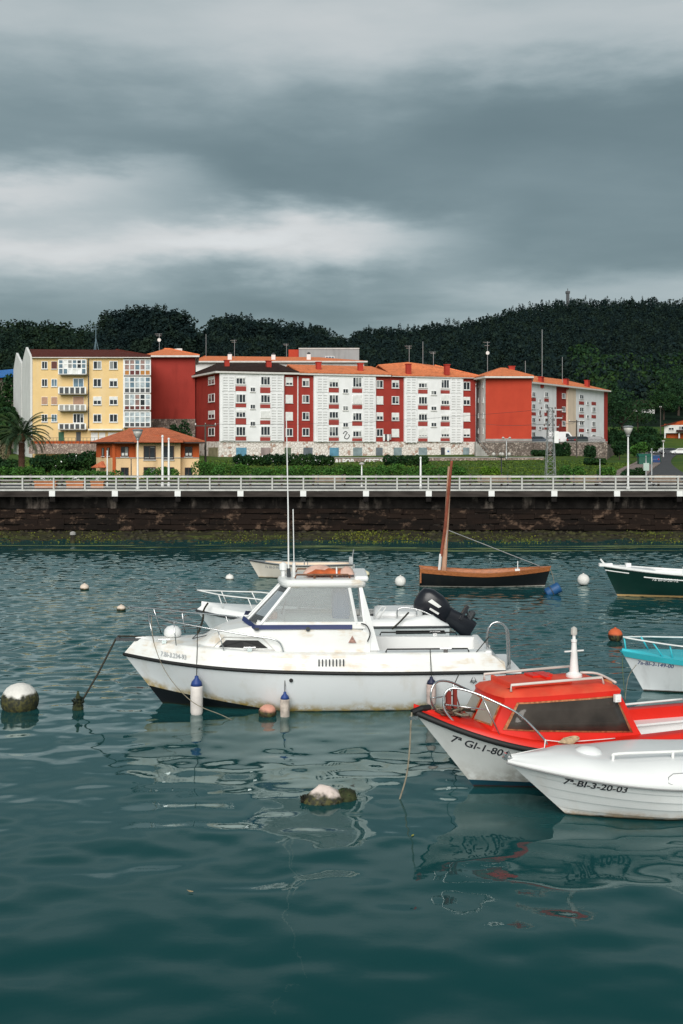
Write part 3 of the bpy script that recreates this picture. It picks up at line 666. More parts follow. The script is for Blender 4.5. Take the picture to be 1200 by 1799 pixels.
# ------------------------------------------------------------------ yellow apartment block (left)
f = Face((57, 190), (264, 190)); zt = f.z(57, 629); zb = f.z(57, 800)
Y = Bld('apartment_building', 'yellow apartment block with white gable end, balconies and glazed bay beside the palm', 'building', f, zb)
XL = xy(27, 214); A0 = xy(57, 190); B0 = xy(218.5, 190); C0 = xy(264, 190)
Y.prism('wall', m_yellow, [A0, B0, xy(226, 206), xy(40, 206)], zb - 1, zt)
Y.prism('rear_wall', m_yellow, [(B0[0] + 0.02, 190.6), (C0[0], 190.6), xy(258, 206), xy(228, 206)], zb - 1, zt - 0.05)
zq = f.z(57, 613) + 1.0
g1 = MB(); a, c_ = Vector(A0), Vector(xy(41.5, 202)); d = (c_ - a).normalized(); nn = Vector((-d.y, d.x)) * 0.0
def gable(px0, D0, px1, D1, yend, ypk, frac, th=0.35):
    p0, p1 = Vector(xy(px0, D0) + (0,)), Vector(xy(px1, D1) + (0,)); z = lambda px, D, y: CH - (y - HY) / F * D
    zA = z(px0, D0, yend); zP = z(px0 + (px1 - px0) * frac, D0 + (D1 - D0) * frac, ypk); pm = p0.lerp(p1, frac); zC = zA - 0.2
    n = Vector((p1.y - p0.y, -(p1.x - p0.x), 0)).normalized(); n = -n if n.x > 0 else n
    pts = [Vector((p0.x, p0.y, zb - 1.2)), Vector((p0.x, p0.y, zA)), Vector((pm.x, pm.y, zP)), Vector((p1.x, p1.y, zC)), Vector((p1.x, p1.y, zb - 1.2))]
    b = MB(); b.slab([Y.L(p) for p in pts], Y.Ri @ (n * th)); b.build('gable_wall', m_white, Y.root)
gable(57, 189.9, 42, 202, 627, 610, 0.5); gable(41.4, 202.5, 27, 214, 640, 620, 0.65)
ez = zt + 0.30; RZ = CH - (614 - HY) / F * 198
roof(Y, m_tile_brown, [[(A0[0] + 0.1, 189.3, ez), (C0[0] + 0.2, 189.3, ez), W(203, 614.5, 198), W(52, 613.5, 198)], [(C0[0] + 0.2, 189.3, ez), xy(262, 206) + (ez,), W(203, 614.5, 198)],
     [W(52, 613.5, 198), W(203, 614.5, 198), xy(262, 206) + (ez,), xy(42, 206) + (ez,)]], [(A0[0] + 0.1, 189.35, ez), (C0[0] + 0.15, 189.35, ez), xy(262, 206) + (ez,), xy(42, 206) + (ez,)])
rows = (641.5, 672.5, 704, 734.5)
spec = [dict(), dict(blind=1.0, wm=m_brownblind), dict(glass=m_glass), dict(glass=m_blue_glass), dict(blind=1.0, wm=m_tanblind), dict(blind=1.0, wm=m_tanblind), dict(glass=m_glass), dict(glass=m_blue_glass)]
for i, y in enumerate(rows):
    Y.win(f, 78.5, y, 10.5, 14, 2, **spec[2 * i]); Y.win(f, 95.5, y, 10.5, 14, 2, **spec[2 * i + 1])
    Y.win(f, 171.2, y, 14.5, 15, 2, blind=(0, 0, 0.5, 0)[i]); Y.win(f, 199.6, y, 14.5, 15, 2, blind=(0, 0.3, 0.4, 0)[i])
    if i: Y.win(f, 138, y + 0.5, 19, 17, 3 if i == 3 else 2, glass=(m_glass, m_blue_glass, m_glass, m_glass)[i], blind=1.0 if i == 2 else 0, wm=m_tanblind)
for i, (y0, y1) in enumerate(((680, 692), (711, 721), (744, 754))):                  # three open balconies
    ff = f; t0, t1 = f.t(105.5), f.t(154); z1, z0 = f.z(130, y0), f.z(130, y1)
    o = Y.fbox('balcony', m_conc, f, t0, t1, z0 - 0.15, z0, -0.05, 1.25)
    b = MB(); n = 6
    for k in range(n):
        tt = t0 + 0.1 + (t1 - t0 - 0.2) * k / (n - 1); Y.fbox('', None, f, tt - 0.12, tt + 0.12, z0 + 0.004, z1 - 0.12, 1.13, 1.24, mb=b)
    b.build('balcony_post', m_wpaint, o)
    Y.fbox('balcony_rail', m_wpaint, f, t0, t1, z1 - 0.118, z1, 1.12, 1.25, parent=o)
    Y.fbox('balcony_panel', m_dmetal if i != 1 else m_conc, f, t0 + 0.1, t1 - 0.1, z0 + 0.05, z1 - 0.14, 1.15, 1.18, parent=o)
def glazed(bl, f, x0, x1, y0, y1, ncol, yl, depth, lower, upper=m_blue_glass):
    """enclosed balcony: white frame, upper panes, lower panels"""
    o = bl.pbox('glazed_bay', m_conc, f, x0, x1, y1 - 0.1, y1 + 1.4, -0.05, depth + 0.05); xm = (x0 + x1) / 2
    bl.fbox('bay_core', m_blind, f, f.t(x0) + .08, f.t(x1) - .08, f.z(xm, y1), f.z(xm, y0), -0.05, depth - 0.16, parent=o)
    b = MB(); T0, T1 = f.t(x0), f.t(x1); zs = [f.z(xm, y) for y in (y1, yl, y0)]; t = 0.09
    for z in zs + [zs[1] * 0.45 + zs[2] * 0.55]: bl.fbox('', None, f, T0, T1, z - t, z + t * 0.7, depth - 0.1, depth, mb=b)
    for k in range(ncol + 1):
        tt = T0 + (T1 - T0) * k / ncol; bl.fbox('', None, f, tt - t, tt + t, zs[0], zs[2], depth - 0.1, depth + 0.004, mb=b)
    b.build('bay_frame', m_frame, o)
    for k in range(ncol):
        a0 = T0 + (T1 - T0) * k / ncol + t * 0.8; a1 = T0 + (T1 - T0) * (k + 1) / ncol - t * 0.8
        bl.fbox('pane', upper[k % len(upper)] if isinstance(upper, tuple) else upper, f, a0, a1, zs[1] + .05, zs[2] - .05, depth - .10, depth - .06, parent=o)
        bl.fbox('lower_panel', lower[k % len(lower)], f, a0, a1, zs[0] + .05, zs[1] - .05, depth - .10, depth - .06, parent=o)
glazed(Y, f, 106, 154, 633, 658, 6, 648, 1.2, (m_blue_glass, m_blue_glass, m_frame, m_blind, m_frame, m_blue_glass), (m_blue_glass, m_blind, m_glass, m_blue_glass, m_glass, m_blue_glass))
m_ochre = mat('ochre_panel', (0.42, 0.17, 0.03)); m_maroon = mat('maroon_panel', (0.12, 0.02, 0.02))
m_curt = mat('curtained_glass', (0.36, 0.42, 0.45), 0.3, 0.5, 1.2, spec=0.5); m_rose = mat('rosy_curtain_glass', (0.28, 0.17, 0.15), 0.3, 0.5, 1.0)
for i, (y0, y1, yl, lo, up) in enumerate(((632, 659, 650, (m_ochre, m_maroon, m_brownblind, m_ochre, m_ochre), (m_rose, m_rose, m_blue_glass, m_rose, m_curt)), (662.5, 690, 681.5, (m_dmetal,), (m_curt, m_blue_glass, m_curt)), (692.5, 720, 712.5, (m_maroon, m_brownblind), (m_glass, m_curt, m_rose, m_glass, m_curt)), (723.5, 750, 742, (m_dmetal,), (m_curt,)))):
    glazed(Y, f, 218.8, 264.3, y0, y1, 5, yl, 0.1, lo, up)
for x in (155.6, 217.5): Y.pbox('downpipe', m_frame if x > 200 else m_dmetal, f, x - 0.8, x + 0.8, 631, 752, 0.0, 0.15)
Y.pbox('canopy', m_frame, f, 157.5, 217, 753.5, 756, 0, 1.2)
for x0, x1, m, nm in ((103, 112.5, mat('green_door', (0.02, 0.10, 0.05)), 'door'), (134, 142, m_dmetal, 'door'), (160, 172, m_wpaint, 'garage_door'), (174, 185, m_wpaint, 'garage_door'), (190, 208, m_wpaint, 'garage_door')):
    Y.pbox(nm, m, f, x0, x1, 759 if nm == 'door' else 760, 777, -0.05, 0.06)
Y.pbox('terrace_wall', m_lowwall, f, 57.5, 214, 779.5, 797, 2.0, 2.4); Y.pbox('plinth', m_brick, f, 60, 214, 775, 779.4, 1.6, 1.9)
b = MB()
for k in range(24): x = 60 + 150 * k / 23; Y.pbox('', None, f, x - 0.25, x + 0.25, 769, 780, 2.15, 2.22, mb=b)
for y in (769, 774): Y.pbox('', None, f, 58, 212, y, y + 0.5, 2.225, 2.28, mb=b)
b.build('terrace_railing', m_dmetal, Y.root)
def antenna(label, px, y0, y1, D, r=0.055, yag=True, dish=False, m=None, braces=False):
    t = thing('roof_antenna', label, 'antenna', W(px, y1, D), 0, 'antennas on the roofs'); h = (y1 - y0) / F * D; m = m or m_metal
    b = MB(); b.tube([(0, 0, -0.8), (0, 0, h)], r, 6); b.build('mast', m, t)
    if yag:
        b = MB()
        for z in (0.97, 0.86):
            L_ = 0.55 if z < 0.9 else 0.8; b.tube([(-L_, 0, h * z), (L_ * 0.6, 0, h * z)], 0.035, 5)
            for k in range(4): x = -L_ + 0.3 * k; b.tube([(x, -0.3, h * z), (x, 0.3, h * z)], 0.025, 4)
        b.build('aerial', m, t)
    if dish:
        b = MB(); b.lathe([(0.0, 0), (0.2, 0.03), (0.34, 0.12)], (0, -0.1, h * 0.6), 12, Matrix.Rotation(math.radians(100), 3, 'X')); b.build('dish', m_wpaint, t)
    if braces:
        b = MB()
        for k in range(3):
            a = k * 2.1; b.tube([(0, 0, h * 0.45), (0.55 * math.cos(a), 0.55 * math.sin(a), -0.5)], 0.04, 5)
        b.build('strut', m, t)
antenna('slim mast on bluish tripod above the yellow block', 168.5, 572, 613, 198, braces=True, m=mat('blue_grey_metal', (0.16, 0.24, 0.28), 0.5))

# ------------------------------------------------------------------ red blank block behind the yellow one
f = Face((264.5, 205), (343, 205)); zt = f.z(300, 628); zb = f.z(300, 765)
R_ = Bld('apartment_building', 'windowless dark red block with orange hipped roof beside the glazed bay', 'building', f, zb)
R_.prism('wall', m_red, [xy(264.5, 205), xy(343, 205), xy(343, 222), xy(267, 222)], f.z(300, 736), zt); R_.prism('plinth', m_rubble, [xy(264.5, 204.9), xy(343, 204.9), xy(343, 222), xy(267, 222)], zb - 1, f.z(300, 736.1))
ez = zt + 0.3; pk = W(289, 613, 213); pk2 = W(300, 613.5, 213)
E_ = [xy(250, 203.8) + (ez,), xy(350.5, 203.8) + (ez,), xy(348, 223) + (ez,), xy(254, 223) + (ez,)]
roof(R_, m_tile, [[E_[0], E_[1], pk2, pk], [E_[1], E_[2], pk2], [E_[2], E_[3], pk, pk2], [E_[3], E_[0], pk]], E_)
chimney(R_, 315.5, 612.5, 619, 215, 1.0, m_white, False); chimney(R_, 309.5, 613, 619, 216, 0.45, m_white, False)
antenna('antenna with dish on the windowless dark red block', 280, 586, 614, 212, dish=True)

# ------------------------------------------------------------------ long block behind with white wall and orange roof
f = Face((344, 238), (640, 238)); zt = f.z(400, 635)
Z = Bld('apartment_building', 'long rear block with white wall and orange tiled roof behind the dark roof', 'building', f, 4.5)
Z.prism('wall', m_white, [xy(344, 238), xy(640, 238), xy(640, 256), xy(348, 256)], 3, zt)
ez = zt + 0.05; E_ = [xy(341, 237) + (ez,), xy(646, 237) + (ez,), xy(646, 257) + (ez,), xy(345, 257) + (ez,)]; r1 = W(362, 625.5, 247); r2 = W(560, 627.5, 247)
roof(Z, m_tile, [[E_[0], E_[1], r2, r1], [E_[1], E_[2], r2], [E_[2], E_[3], r1, r2], [E_[3], E_[0], r1]], E_)
for px, a_, c_ in ((404, 622.5, 634), (480.5, 623.5, 635.5), (542.5, 622.5, 636.5)):
    chimney(Z, px, a_, c_, 240.5, 0.85, m_white, False)
    b = MB(); l = Z.L(W(px, a_, 240.5)); b.lathe([(0.3, 0.0), (0.36, 0.1), (0.36, 0.3), (0.1, 0.45), (0.01, 0.5)], l, 8); b.build('cowl', m_dmetal, Z.root)
antenna('thin whip antenna rising behind the dark roof', 362, 587, 624, 246, yag=False); antenna('comb antenna between two white chimneys', 412, 597, 626, 244)
f = Face((525, 262), (631, 262)); zt = f.z(578, 613)
K = Bld('apartment_building', 'grey rendered flat-topped block rising behind the orange roofs', 'building', f, 5.0)
K.prism('wall', m_grey, [xy(525, 262), xy(631, 262), xy(628, 276), xy(528, 276)], 4, zt); K.prism('side_wall', m_orange, [xy(507, 263), xy(524.8, 263), xy(527, 276), xy(510, 276)], 4, f.z(515, 613.5))
K.pbox('coping', m_eave, f, 524.6, 631.4, 611.4, 613, -1, 0.15)
K.win(f, 579.5, 631, 16, 11, 3, glass=m_blue_glass)
antenna('low comb antenna beside the grey flat-topped block', 503.5, 604, 622, 255)

# ------------------------------------------------------------------ long red and white terrace: three blocks in a row
FM = Face((385, 193), (835.5, 208)); zE = FM.z(385, 655.5); zG = FM.z(385, 804); zS = FM.z(385, 775.5)
def lattice(bl, f, x0, x1, y0, y1):
    tm = (f.t(x0), f.t(x1)); z = f.z((x0 + x1) / 2, y1), f.z((x0 + x1) / 2, y0); b = MB()
    bl.fbox('', None, f, tm[0], tm[1], z[0], z[1], 0.0, 0.03, mb=b); o = b.build('lattice_panel', m_lat_back, bl.root)
    b = MB(); n = int((z[1] - z[0]) / 0.42)
    for i in range(n): zz = z[0] + (z[1] - z[0]) * (i + 0.5) / n; bl.fbox('', None, f, tm[0] + .02, tm[1] - .02, zz - .13, zz + .13, 0.032, 0.13, mb=b)
    for q in (tm[0], (tm[0] + tm[1]) / 2, tm[1]): bl.fbox('', None, f, q - .12, q + .12, z[0], z[1], 0.034, 0.15, mb=b)
    b.build('slat', m_bay, o)['kind'] = 'stuff'
m_lat_back = mat('lattice_shade', (0.62, 0.62, 0.61), 0.9)
def whitebay(bl, x0, x1, lats, c1, cm, c3, yoff):
    """projecting white bay; c1/c3 lists of (y, blind); cm list of y"""
    fb = FM.off(0.45); bl.fbox('white_bay', m_bay, FM, FM.t(x0), FM.t(x1), zS, zE - 0.01, -0.3, 0.45)
    for a_, b_ in lats:
        for i in range(4): lattice(bl, fb, a_, b_, 660 + 29 * i + yoff, 687.5 + 29 * i + yoff)
    for xc, wd, items in (c1, c3):
        for y, h, bld, red in items:
            if h: bl.win(fb, xc, y, wd - 1.5, h, 3, blind=bld)
            if red: bl.pbox('red_panel', m_panel, fb, xc - wd / 2, xc + wd / 2, red[0], red[1], 0.0, 0.05)
    for y in cm[1]: bl.win(fb, cm[0], y, 9.5, 8, 2)
def redcols(bl, cols):
    for xc, items in cols:
        for y, bld in items: bl.win(FM, xc, y, 12.5, 14, 2, blind=bld)
def openings(bl, lst):
    for x0, x1, m in lst:
        xm = (x0 + x1) / 2; o = bl.pbox('shopfront', m_eave, FM, x0 - .6, x1 + .6, 785.3, 803, -0.2, 0.10); bl.fbox('shutter', m, FM, FM.t(x0), FM.t(x1), FM.z(xm, 803), FM.z(xm, 786.3), -0.1, 0.13, parent=o)
def shop(nm, c): return mat(nm, c, 0.5, 0.3, 1.0)
s_ol = shop('olive_shutter', (0.25, 0.22, 0.14)); s_bl = shop('blue_shutter', (0.10, 0.25, 0.36)); s_pk = shop('pinkish_shutter', (0.28, 0.22, 0.21)); s_gn = shop('greenish_shutter', (0.09, 0.12, 0.08)); s_gy = shop('grey_shutter', (0.12, 0.14, 0.16)); s_tl = shop('pale_blue_shutter', (0.22, 0.28, 0.30))
def back(px, d):
    f_ = FM; p = f_.p(f_.t(px), -d); return (p.x, p.y)
SIDE = xy(328, 211)
# block one: dark roof
A_ = Bld('apartment_building', 'red and white block with dark brown roof and red side wall behind the peach house', 'building', FM, zG, 'terrace of red and white blocks')
A_.prism('wall', m_red, [back(385, 0), back(523, 0), back(523, 13), SIDE], zS + .01, zE); A_.prism('stone_base', m_clad, [back(384.5, -.12), back(523, -.12), back(523, 13), (SIDE[0] - .1, SIDE[1])], zG - 1.5, zS)
whitebay(A_, 385.2, 498, ((391, 412), (476, 496.5)),
    (423, 19, [(668.5, 13, .2, (678.5, 687)), (700, 15, 0, (709, 715.5)), (727, 13, .3, (735, 746)), (757.5, 17, 0, (767.5, 774))]), (444, (684.5, 714.5, 744.5)),
    (466.3, 18.5, [(669, 15.5, 0, (680.5, 690.5)), (700.5, 14, 0, (710.5, 717)), (728, 12, 1.0, (738.5, 745.5)), (757, 16.5, 0, (768, 774.5))]), 0)
redcols(A_, [(508, ((670, .7), (701, 1.0), (731, 1.0), (759.5, 0)))])
fs = Face((328, 211), (385, 193))
for y, bl_ in ((668.5, .4), (699, 0), (728.5, .5), (758.5, 0)):
    A_.win(fs, 372, y, 12.5, 14.5, 2, blind=bl_)
A_.pbox('downpipe', m_frame, FM, 522.2, 523.6, 661, 776, 0.0, 0.18)
openings(A_, [(368, 385, s_ol)][:0] + [(414.5, 433, s_bl), (458, 475, s_pk), (499.5, 511, s_gn)])
A_.pbox('shutter', s_ol, fs, 368, 384, 786, 803, 0.0, 0.2)
ez = zE + .3
pL = xy(317.5, 211.5) + (ez,); pC = tuple(FM.p(FM.t(385) - .8, 0.9))[:2] + (ez,); pR = tuple(FM.p(FM.t(524), 0.9))[:2] + (ez,); pRb = tuple(FM.p(FM.t(524), -14))[:2] + (ez,); pLb = (SIDE[0] + 6, SIDE[1] + 4, ez)
rg1 = W(379, 639.5, 203); q = FM.p(FM.t(505), -7.0); rg2 = Vector((q.x, q.y, rg1.z))
roof(A_, m_tile_dark, [[pL, pC, rg1], [pC, pR, rg2, rg1], [pR, pRb, rg2], [rg1, rg2, pRb, pLb], [pL, rg1, pLb]], [pL, pC, pR, pRb, pLb])
chimney(A_, 398.5, 634, 650, 198, 0.8); chimney(A_, 472, 635, 651, 199, 0.85)
# block two
B_ = Bld('apartment_building', 'middle red and white block with orange roof over grey block and faded wall writing', 'building', FM, zG, 'terrace of red and white blocks')
B_.prism('wall', m_red, [back(523, 0), back(684, 0), back(684, 13), back(523, 13)], zS + .01, zE - .02); B_.prism('stone_base', m_clad, [back(523.2, -.12), back(684, -.12), back(684, 13), back(523.2, 13)], zG - 1.5, zS - .005)
whitebay(B_, 550.3, 659, ((557, 576), (639, 657)),
    (586.3, 18, [(673, 15, .4, (681.5, 689.5)), (701, 15, 0, (711, 718)), (729, 12.5, 0, (737.5, 746.5)), (758, 17, 0, (769, 774.5))]), (607, (687, 717, 746.5)),
    (627.5, 17.5, [(671.5, 18, 0, (683, 690)), (701.5, 15, 1.0, (711.5, 718.5)), (732, 14, 0, (740.5, 748)), (761.5, 11.5, .2, (770, 775))]), 2)
redcols(B_, [(537, ((672, .3), (701, 0), (731, 0), (759, 0))), (667, ((675, 0), (703, 1.0), (731.5, .5), (760, 0)))])
openings(B_, [(532.5, 549, s_gy), (578.5, 595, s_bl), (620, 636, s_tl), (660, 672, s_gy)])
ez = zE + .28
def rp(px, d, z): p = FM.p(FM.t(px), -d); return (p.x, p.y, z)
zr = CH - (642.5 - HY) / F * 205
roof(B_, m_tile, [[rp(523.5, -.9, ez), rp(686, -.9, ez), rp(676, 7, zr), rp(523.5, 7, zr)], [rp(523.5, 7, zr), rp(676, 7, zr), rp(686, 14, ez), rp(523.5, 14, ez)], [rp(686, -.9, ez), rp(686, 14, ez), rp(676, 7, zr)]], [rp(523.8, -.8, ez), rp(684.5, -.8, ez), rp(684.5, 14, ez), rp(523.8, 14, ez)])
chimney(B_, 559.5, 637, 651, 201, 0.8); chimney(B_, 633, 639.5, 653, 203, 0.85)
# graffiti-like squiggle sign on the bay
b = MB(); fb = FM.off(.46)
pts = [(603, 762), (606, 758), (610, 760), (607, 764), (605, 769), (610, 771), (614, 766), (612, 763)]
b.tube([B_.L(fb.p(fb.t(x), .03, fb.z(x, y))) for x, y in pts], .07, 4, smooth=3); b.build('wall_emblem', m_dmetal, B_.root)
# block three
C_ = Bld('apartment_building', 'right red and white block with orange hip roof and white ground-floor door', 'building', FM, zG, 'terrace of red and white blocks')
C_.prism('wall', m_red, [back(684, 0), back(835.5, 0), back(835.5, 13), back(684, 13)], zS + .01, zE - .01); C_.prism('stone_base', m_clad, [back(684.2, -.12), back(836, -.12), back(836, 13), back(684.2, 13)], zG - 1.5, zS - .002)
whitebay(C_, 709, 812, ((713.5, 731), (792, 810)),
    (742.8, 16.5, [(676.5, 10, .2, (684.5, 691.5)), (703.5, 13.5, 0, (712.7, 719.4)), (732, 13.5, .2, (741, 748.5)), (759.5, 15, .9, (770, 775.5))]), (762, (690, 717.5, 746)),
    (782, 16, [(674.5, 15.5, 0, (685.5, 691.5)), (702.5, 17.5, .6, (713.5, 720)), (733.5, 11, .3, (741.5, 749)), (760, 16, .7, (770, 775))]), 3.5)
redcols(C_, [(694.5, ((675, .3), (703, 0), (732, .6), (760.5, 1.0))), (819.5, ((678, 0), (704.5, .4), (732.5, 1.0), (760.5, .7)))])
openings(C_, [(691, 705.5, s_tl), (735, 750, s_tl), (813, 824, s_tl)])
C_.pbox('doorway', m_dmetal, FM, 774, 781, 786, 803, 0.0, 0.14); d = C_.pbox('door', m_wpaint, FM, 782, 791.5, 786, 803, 0.0, 0.2)
b = MB(); C_.pbox('', None, FM, 785.2, 788.4, 791.5, 794.5, 0.2, 0.22, mb=b); b.build('door_sign', mat('sign_blue', (0.05, 0.12, 0.35)), d)
zr = CH - (636.5 - HY) / F * 212
roof(C_, m_tile, [[rp(686.5, -.9, ez), rp(843, -.9, ez), rp(790, 7, zr - .5), rp(742, 7, zr), rp(688, 7, zr - .6)], [rp(843, -.9, ez), rp(843, 14, ez), rp(790, 7, zr - .5)], [rp(688, 7, zr - .6), rp(742, 7, zr), rp(790, 7, zr - .5), rp(843, 14, ez), rp(686.5, 14, ez)]], [rp(686.8, -.8, ez), rp(842.5, -.8, ez), rp(842.5, 14, ez), rp(686.8, 14, ez)])
chimney(C_, 717.5, 640.5, 653, 204, 0.85); chimney(C_, 785, 641.5, 654, 206, 0.85)
for x in (660, 709, 812): pass
t = thing('laundry', 'black and white washing hung below a lower red-wall window', 'laundry', FM.p(FM.t(678), .5, FM.z(678, 763)), FM.ang)
b = MB(); b.tube([(-.9, 0, 0), (.9, 0, 0)], .02, 5); b.build('line', m_metal, t)
for i, m in enumerate((m_wpaint, m_dmetal, m_wpaint, m_grey)):
    b = MB(); x = -.75 + .4 * i; b.grid([[(x + .36 * u, .04 * math.sin(9 * u + 4 * v), -1.2 * v * (1 - .2 * (i % 2))) for u in (0, .33, .66, 1)] for v in (0, .33, .66, 1)]); o = b.build('garment', m, t); s_ = o.modifiers.new('t', 'SOLIDIFY'); s_.thickness = .02
for lab, px, y0, y1, D in (('cranked antenna on the middle orange roof', 719, 607, 640, 212), ('thin antenna mast on right terrace roof', 743, 600, 638, 213), ('short antenna on right terrace roof near the hip', 761.5, 618, 640, 214)): antenna(lab, px, y0, y1, D, yag=(px != 743))

# ------------------------------------------------------------------ scarlet end block
f = Face((853, 203), (934, 203)); zb = f.z(853, 774); zt = f.z(853, 664.5)
D_ = Bld('apartment_building', 'bright scarlet windowless end wall under an orange hipped roof above the stone wall', 'building', f, zb)
D_.prism('wall', m_orange, [xy(853.2, 203), xy(934, 203), xy(930, 219), xy(856, 219)], zb - 1, zt); D_.prism('white_side', m_white, [xy(852.9, 203.05), xy(856, 218.8), xy(838.5, 214), xy(836.5, 212.5)], zb - 1, zt - .02)
fs = Face((836.5, 212.5), (852.9, 203.05))
for y in (676, 703, 730, 757):
    D_.win(fs, 840.5, y, 2.8, 9, 1); D_.win(fs, 848.8, y, 3.2, 10, 1)
D_.pbox('plinth', m_conc, f, 852.5, 934.3, 771, 775, -.5, .2)
ez = zt + .3; E_ = [xy(826, 209.5) + (ez,), xy(851.5, 201.6) + (ez,), xy(938, 202) + (ez,), xy(934, 221) + (ez,), xy(842, 221) + (ez,)]; pk = W(879, 647.5, 211); pk2 = W(888, 647.8, 212)
roof(D_, m_tile, [[E_[0], E_[1], pk], [E_[1], E_[2], pk2, pk], [E_[2], E_[3], pk2], [E_[3], E_[4], pk, pk2], [E_[4], E_[0], pk]], E_)
chimney(D_, 899, 644.5, 655, 210, 1.05)
antenna('tall antenna with drum on the scarlet block roof', 856.5, 600, 650, 214, dish=True); antenna('short whip antenna right of the scarlet block chimney', 923, 634, 657, 218, yag=False)

# ------------------------------------------------------------------ right wing seen at a slant
f = Face((930, 224), (1061, 258)); zb = f.z(933, 780); zt = f.z(933, 674)
E = Bld('apartment_building', 'slanting red and white wing with red chimneys at the right end', 'building', f, zb)
P = lambda px, d=0.0: tuple(f.p(f.t(px), d))[:2]
zend = f.z(1061, 688)
E.prism('wall', m_bay, [P(930), P(977.5), P(977.5, -12), P(930, -12)], zb - 2, zt); E.prism('red_wall', m_red, [P(977.6, -.35), P(997.4, -.35), P(997.4, -12), P(977.6, -12)], zb - 2, zt - .02); E.prism('cream_wall', m_cream, [P(997.5), P(1012), P(1012, -12), P(997.5, -12)], zb - 2, zt - .03)
E.prism('white_bay', m_bay, [P(1012.1), P(1061), P(1061, -12), P(1012.1, -12)], zb - 2, zt - .01)
E.prism('end_wall', m_red, [P(1061.05, -.01), xy(1067.5, 259.5), xy(1066, 270), P(1061.05, -12)], zb - 2, zt - .04)
for xc, wd, rows, reds in ((937.3, 6, (693, 714, 738, 763), (702, 727, 752)), (960, 6, (693, 714, 739), (703, 728, 752)), (1021.5, 7, (697, 719.5, 743, 766), (708, 731, 756)), (1043, 6, (719.5, 745, 768), (709, 732, 756))):
    for y in rows: E.win(f, xc, y, wd, 8.5, 2)
    for y in reds: E.pbox('red_panel', m_panel, f, xc - wd / 2 - .8, xc + wd / 2 + .8, y - 2.8, y + 2.8, 0, .06)
for xc, rows in ((948.3, (704, 727, 752)), (1032.3, (708, 732, 756))):
    for y in rows: E.win(f, xc, y, 3.6, 5.5, 1)
fr_ = f.off(-.35)
for y in (695.5, 719, 744): E.win(fr_, 990.3, y, 6, 9, 2)
ez = zt + .3; e0 = f.p(f.t(928), .9); e1 = f.p(f.t(1065), 1.2); e2 = f.p(f.t(1065), -13); e3 = f.p(f.t(928), -13)
zs = lambda p, z: (p.x, p.y, z)
rA = W(925, 654, 236); rB = W(972, 656, 250); rC = W(1012, 671, 258)
rA = f.p(f.t(931), -6.5); rB = f.p(f.t(1040), -6.5); zr = ez + 2.3
roof(E, m_tile, [[zs(e0, ez), zs(e1, ez), zs(rB, zr), zs(rA, zr)], [zs(e1, ez), zs(e2, ez), zs(rB, zr)], [zs(e2, ez), zs(e3, ez), zs(rA, zr), zs(rB, zr)]], [zs(e0, ez), zs(e1, ez), zs(e2, ez), zs(e3, ez)])
for px, a_, c_, D in ((950.5, 663, 677, 229), (994.5, 667, 680, 240), (1031.5, 669, 683, 251)): chimney(E, px, a_, c_, D, 1.15)
antenna('tallest antenna mast rising from the slanting right wing', 952.5, 579, 660, 236, yag=False, r=.07); antenna('slim antenna near the middle of the slanting right wing', 988, 627, 668, 244, yag=False)

# ------------------------------------------------------------------ peach and brick house by the road
m_cream2 = m_house; f = Face((239, 132), (317, 132)); zb = 2.2; zt = f.z(270, 778)
H = Bld('villa', 'two-storey peach house with orange brick corners and hipped tile roof behind the flagpoles', 'house', f, zb)
fl = Face((202, 133.2), (239, 133.2)); fr = Face((317, 133.2), (350, 133.2)); fz = Face((169, 138.5), (202, 133.2)); ym = 804.5
H.prism('wall', m_house, [xy(239, 132), xy(317, 132), xy(317, 142), xy(239, 142)], zb - .5, zt)
zm = f.z(270, ym)
for nm, pts in (('left_wing', [xy(202, 133.2), xy(239.2, 133.2), xy(239.2, 142), xy(205, 142)]), ('right_wing', [xy(316.8, 133.2), xy(350, 133.2), xy(349, 142), xy(316.8, 142)]), ('corner_wing', [xy(169, 138.5), xy(202.2, 133.25), xy(206, 142), xy(172, 144)])):
    H.prism('lower_wall', m_house, pts, zb - .5, zm); H.prism('brick_wall', m_brick, pts, zm + .005, zt - .01)
H.pbox('pier', m_brick, fl, 198, 203.5, 779, 845, -.2, .12)
H.pbox('string_course', m_conc, f, 238.5, 317.5, 803.5, 805, -.2, .08); H.pbox('string_course', m_conc, fl, 203.5, 238, 803.5, 805, -.2, .08); H.pbox('string_course', m_conc, fr, 317.5, 350, 803.5, 805, -.2, .08)
for ff, xc, yc, wd, hh in ((f, 263, 795.5, 21, 24), (f, 296, 795.5, 20, 24), (f, 263, 829, 21, 17), (f, 296, 829, 20, 17), (fl, 219.3, 793.5, 13.5, 18), (fl, 219.3, 829.5, 13.5, 17), (fr, 331.5, 793.5, 13.5, 18), (fr, 331.5, 829.5, 13.5, 17), (fz, 181.5, 794, 3.6, 14), (fz, 191, 793.5, 3.8, 15)):
    o = H.win(ff, xc, yc, wd, hh, 2 if wd > 5 else 1, frame=m_dframe)
    if wd == 13.5 and yc < 800:
        b = MB(); b.box(-.35, -.05, -.062, -.058, -.45, -.15); b.box(.05, .35, -.062, -.058, -.45, -.15); b.build('curtain', m_blind, o)
ez = zt + .12; E_ = [xy(158, 138) + (ez,), xy(201, 131.6) + (ez,), xy(360, 131.6) + (ez,), xy(357, 144) + (ez,), xy(168, 146) + (ez,)]; r1 = W(226.5, 753.5, 138); r2 = W(288, 752.8, 138)
roof(H, m_tile_old, [[E_[0], E_[1], r1], [E_[1], E_[2], r2, r1], [E_[2], E_[3], r2], [E_[3], E_[4], r1, r2], [E_[4], E_[0], r1]], None, th=.12)
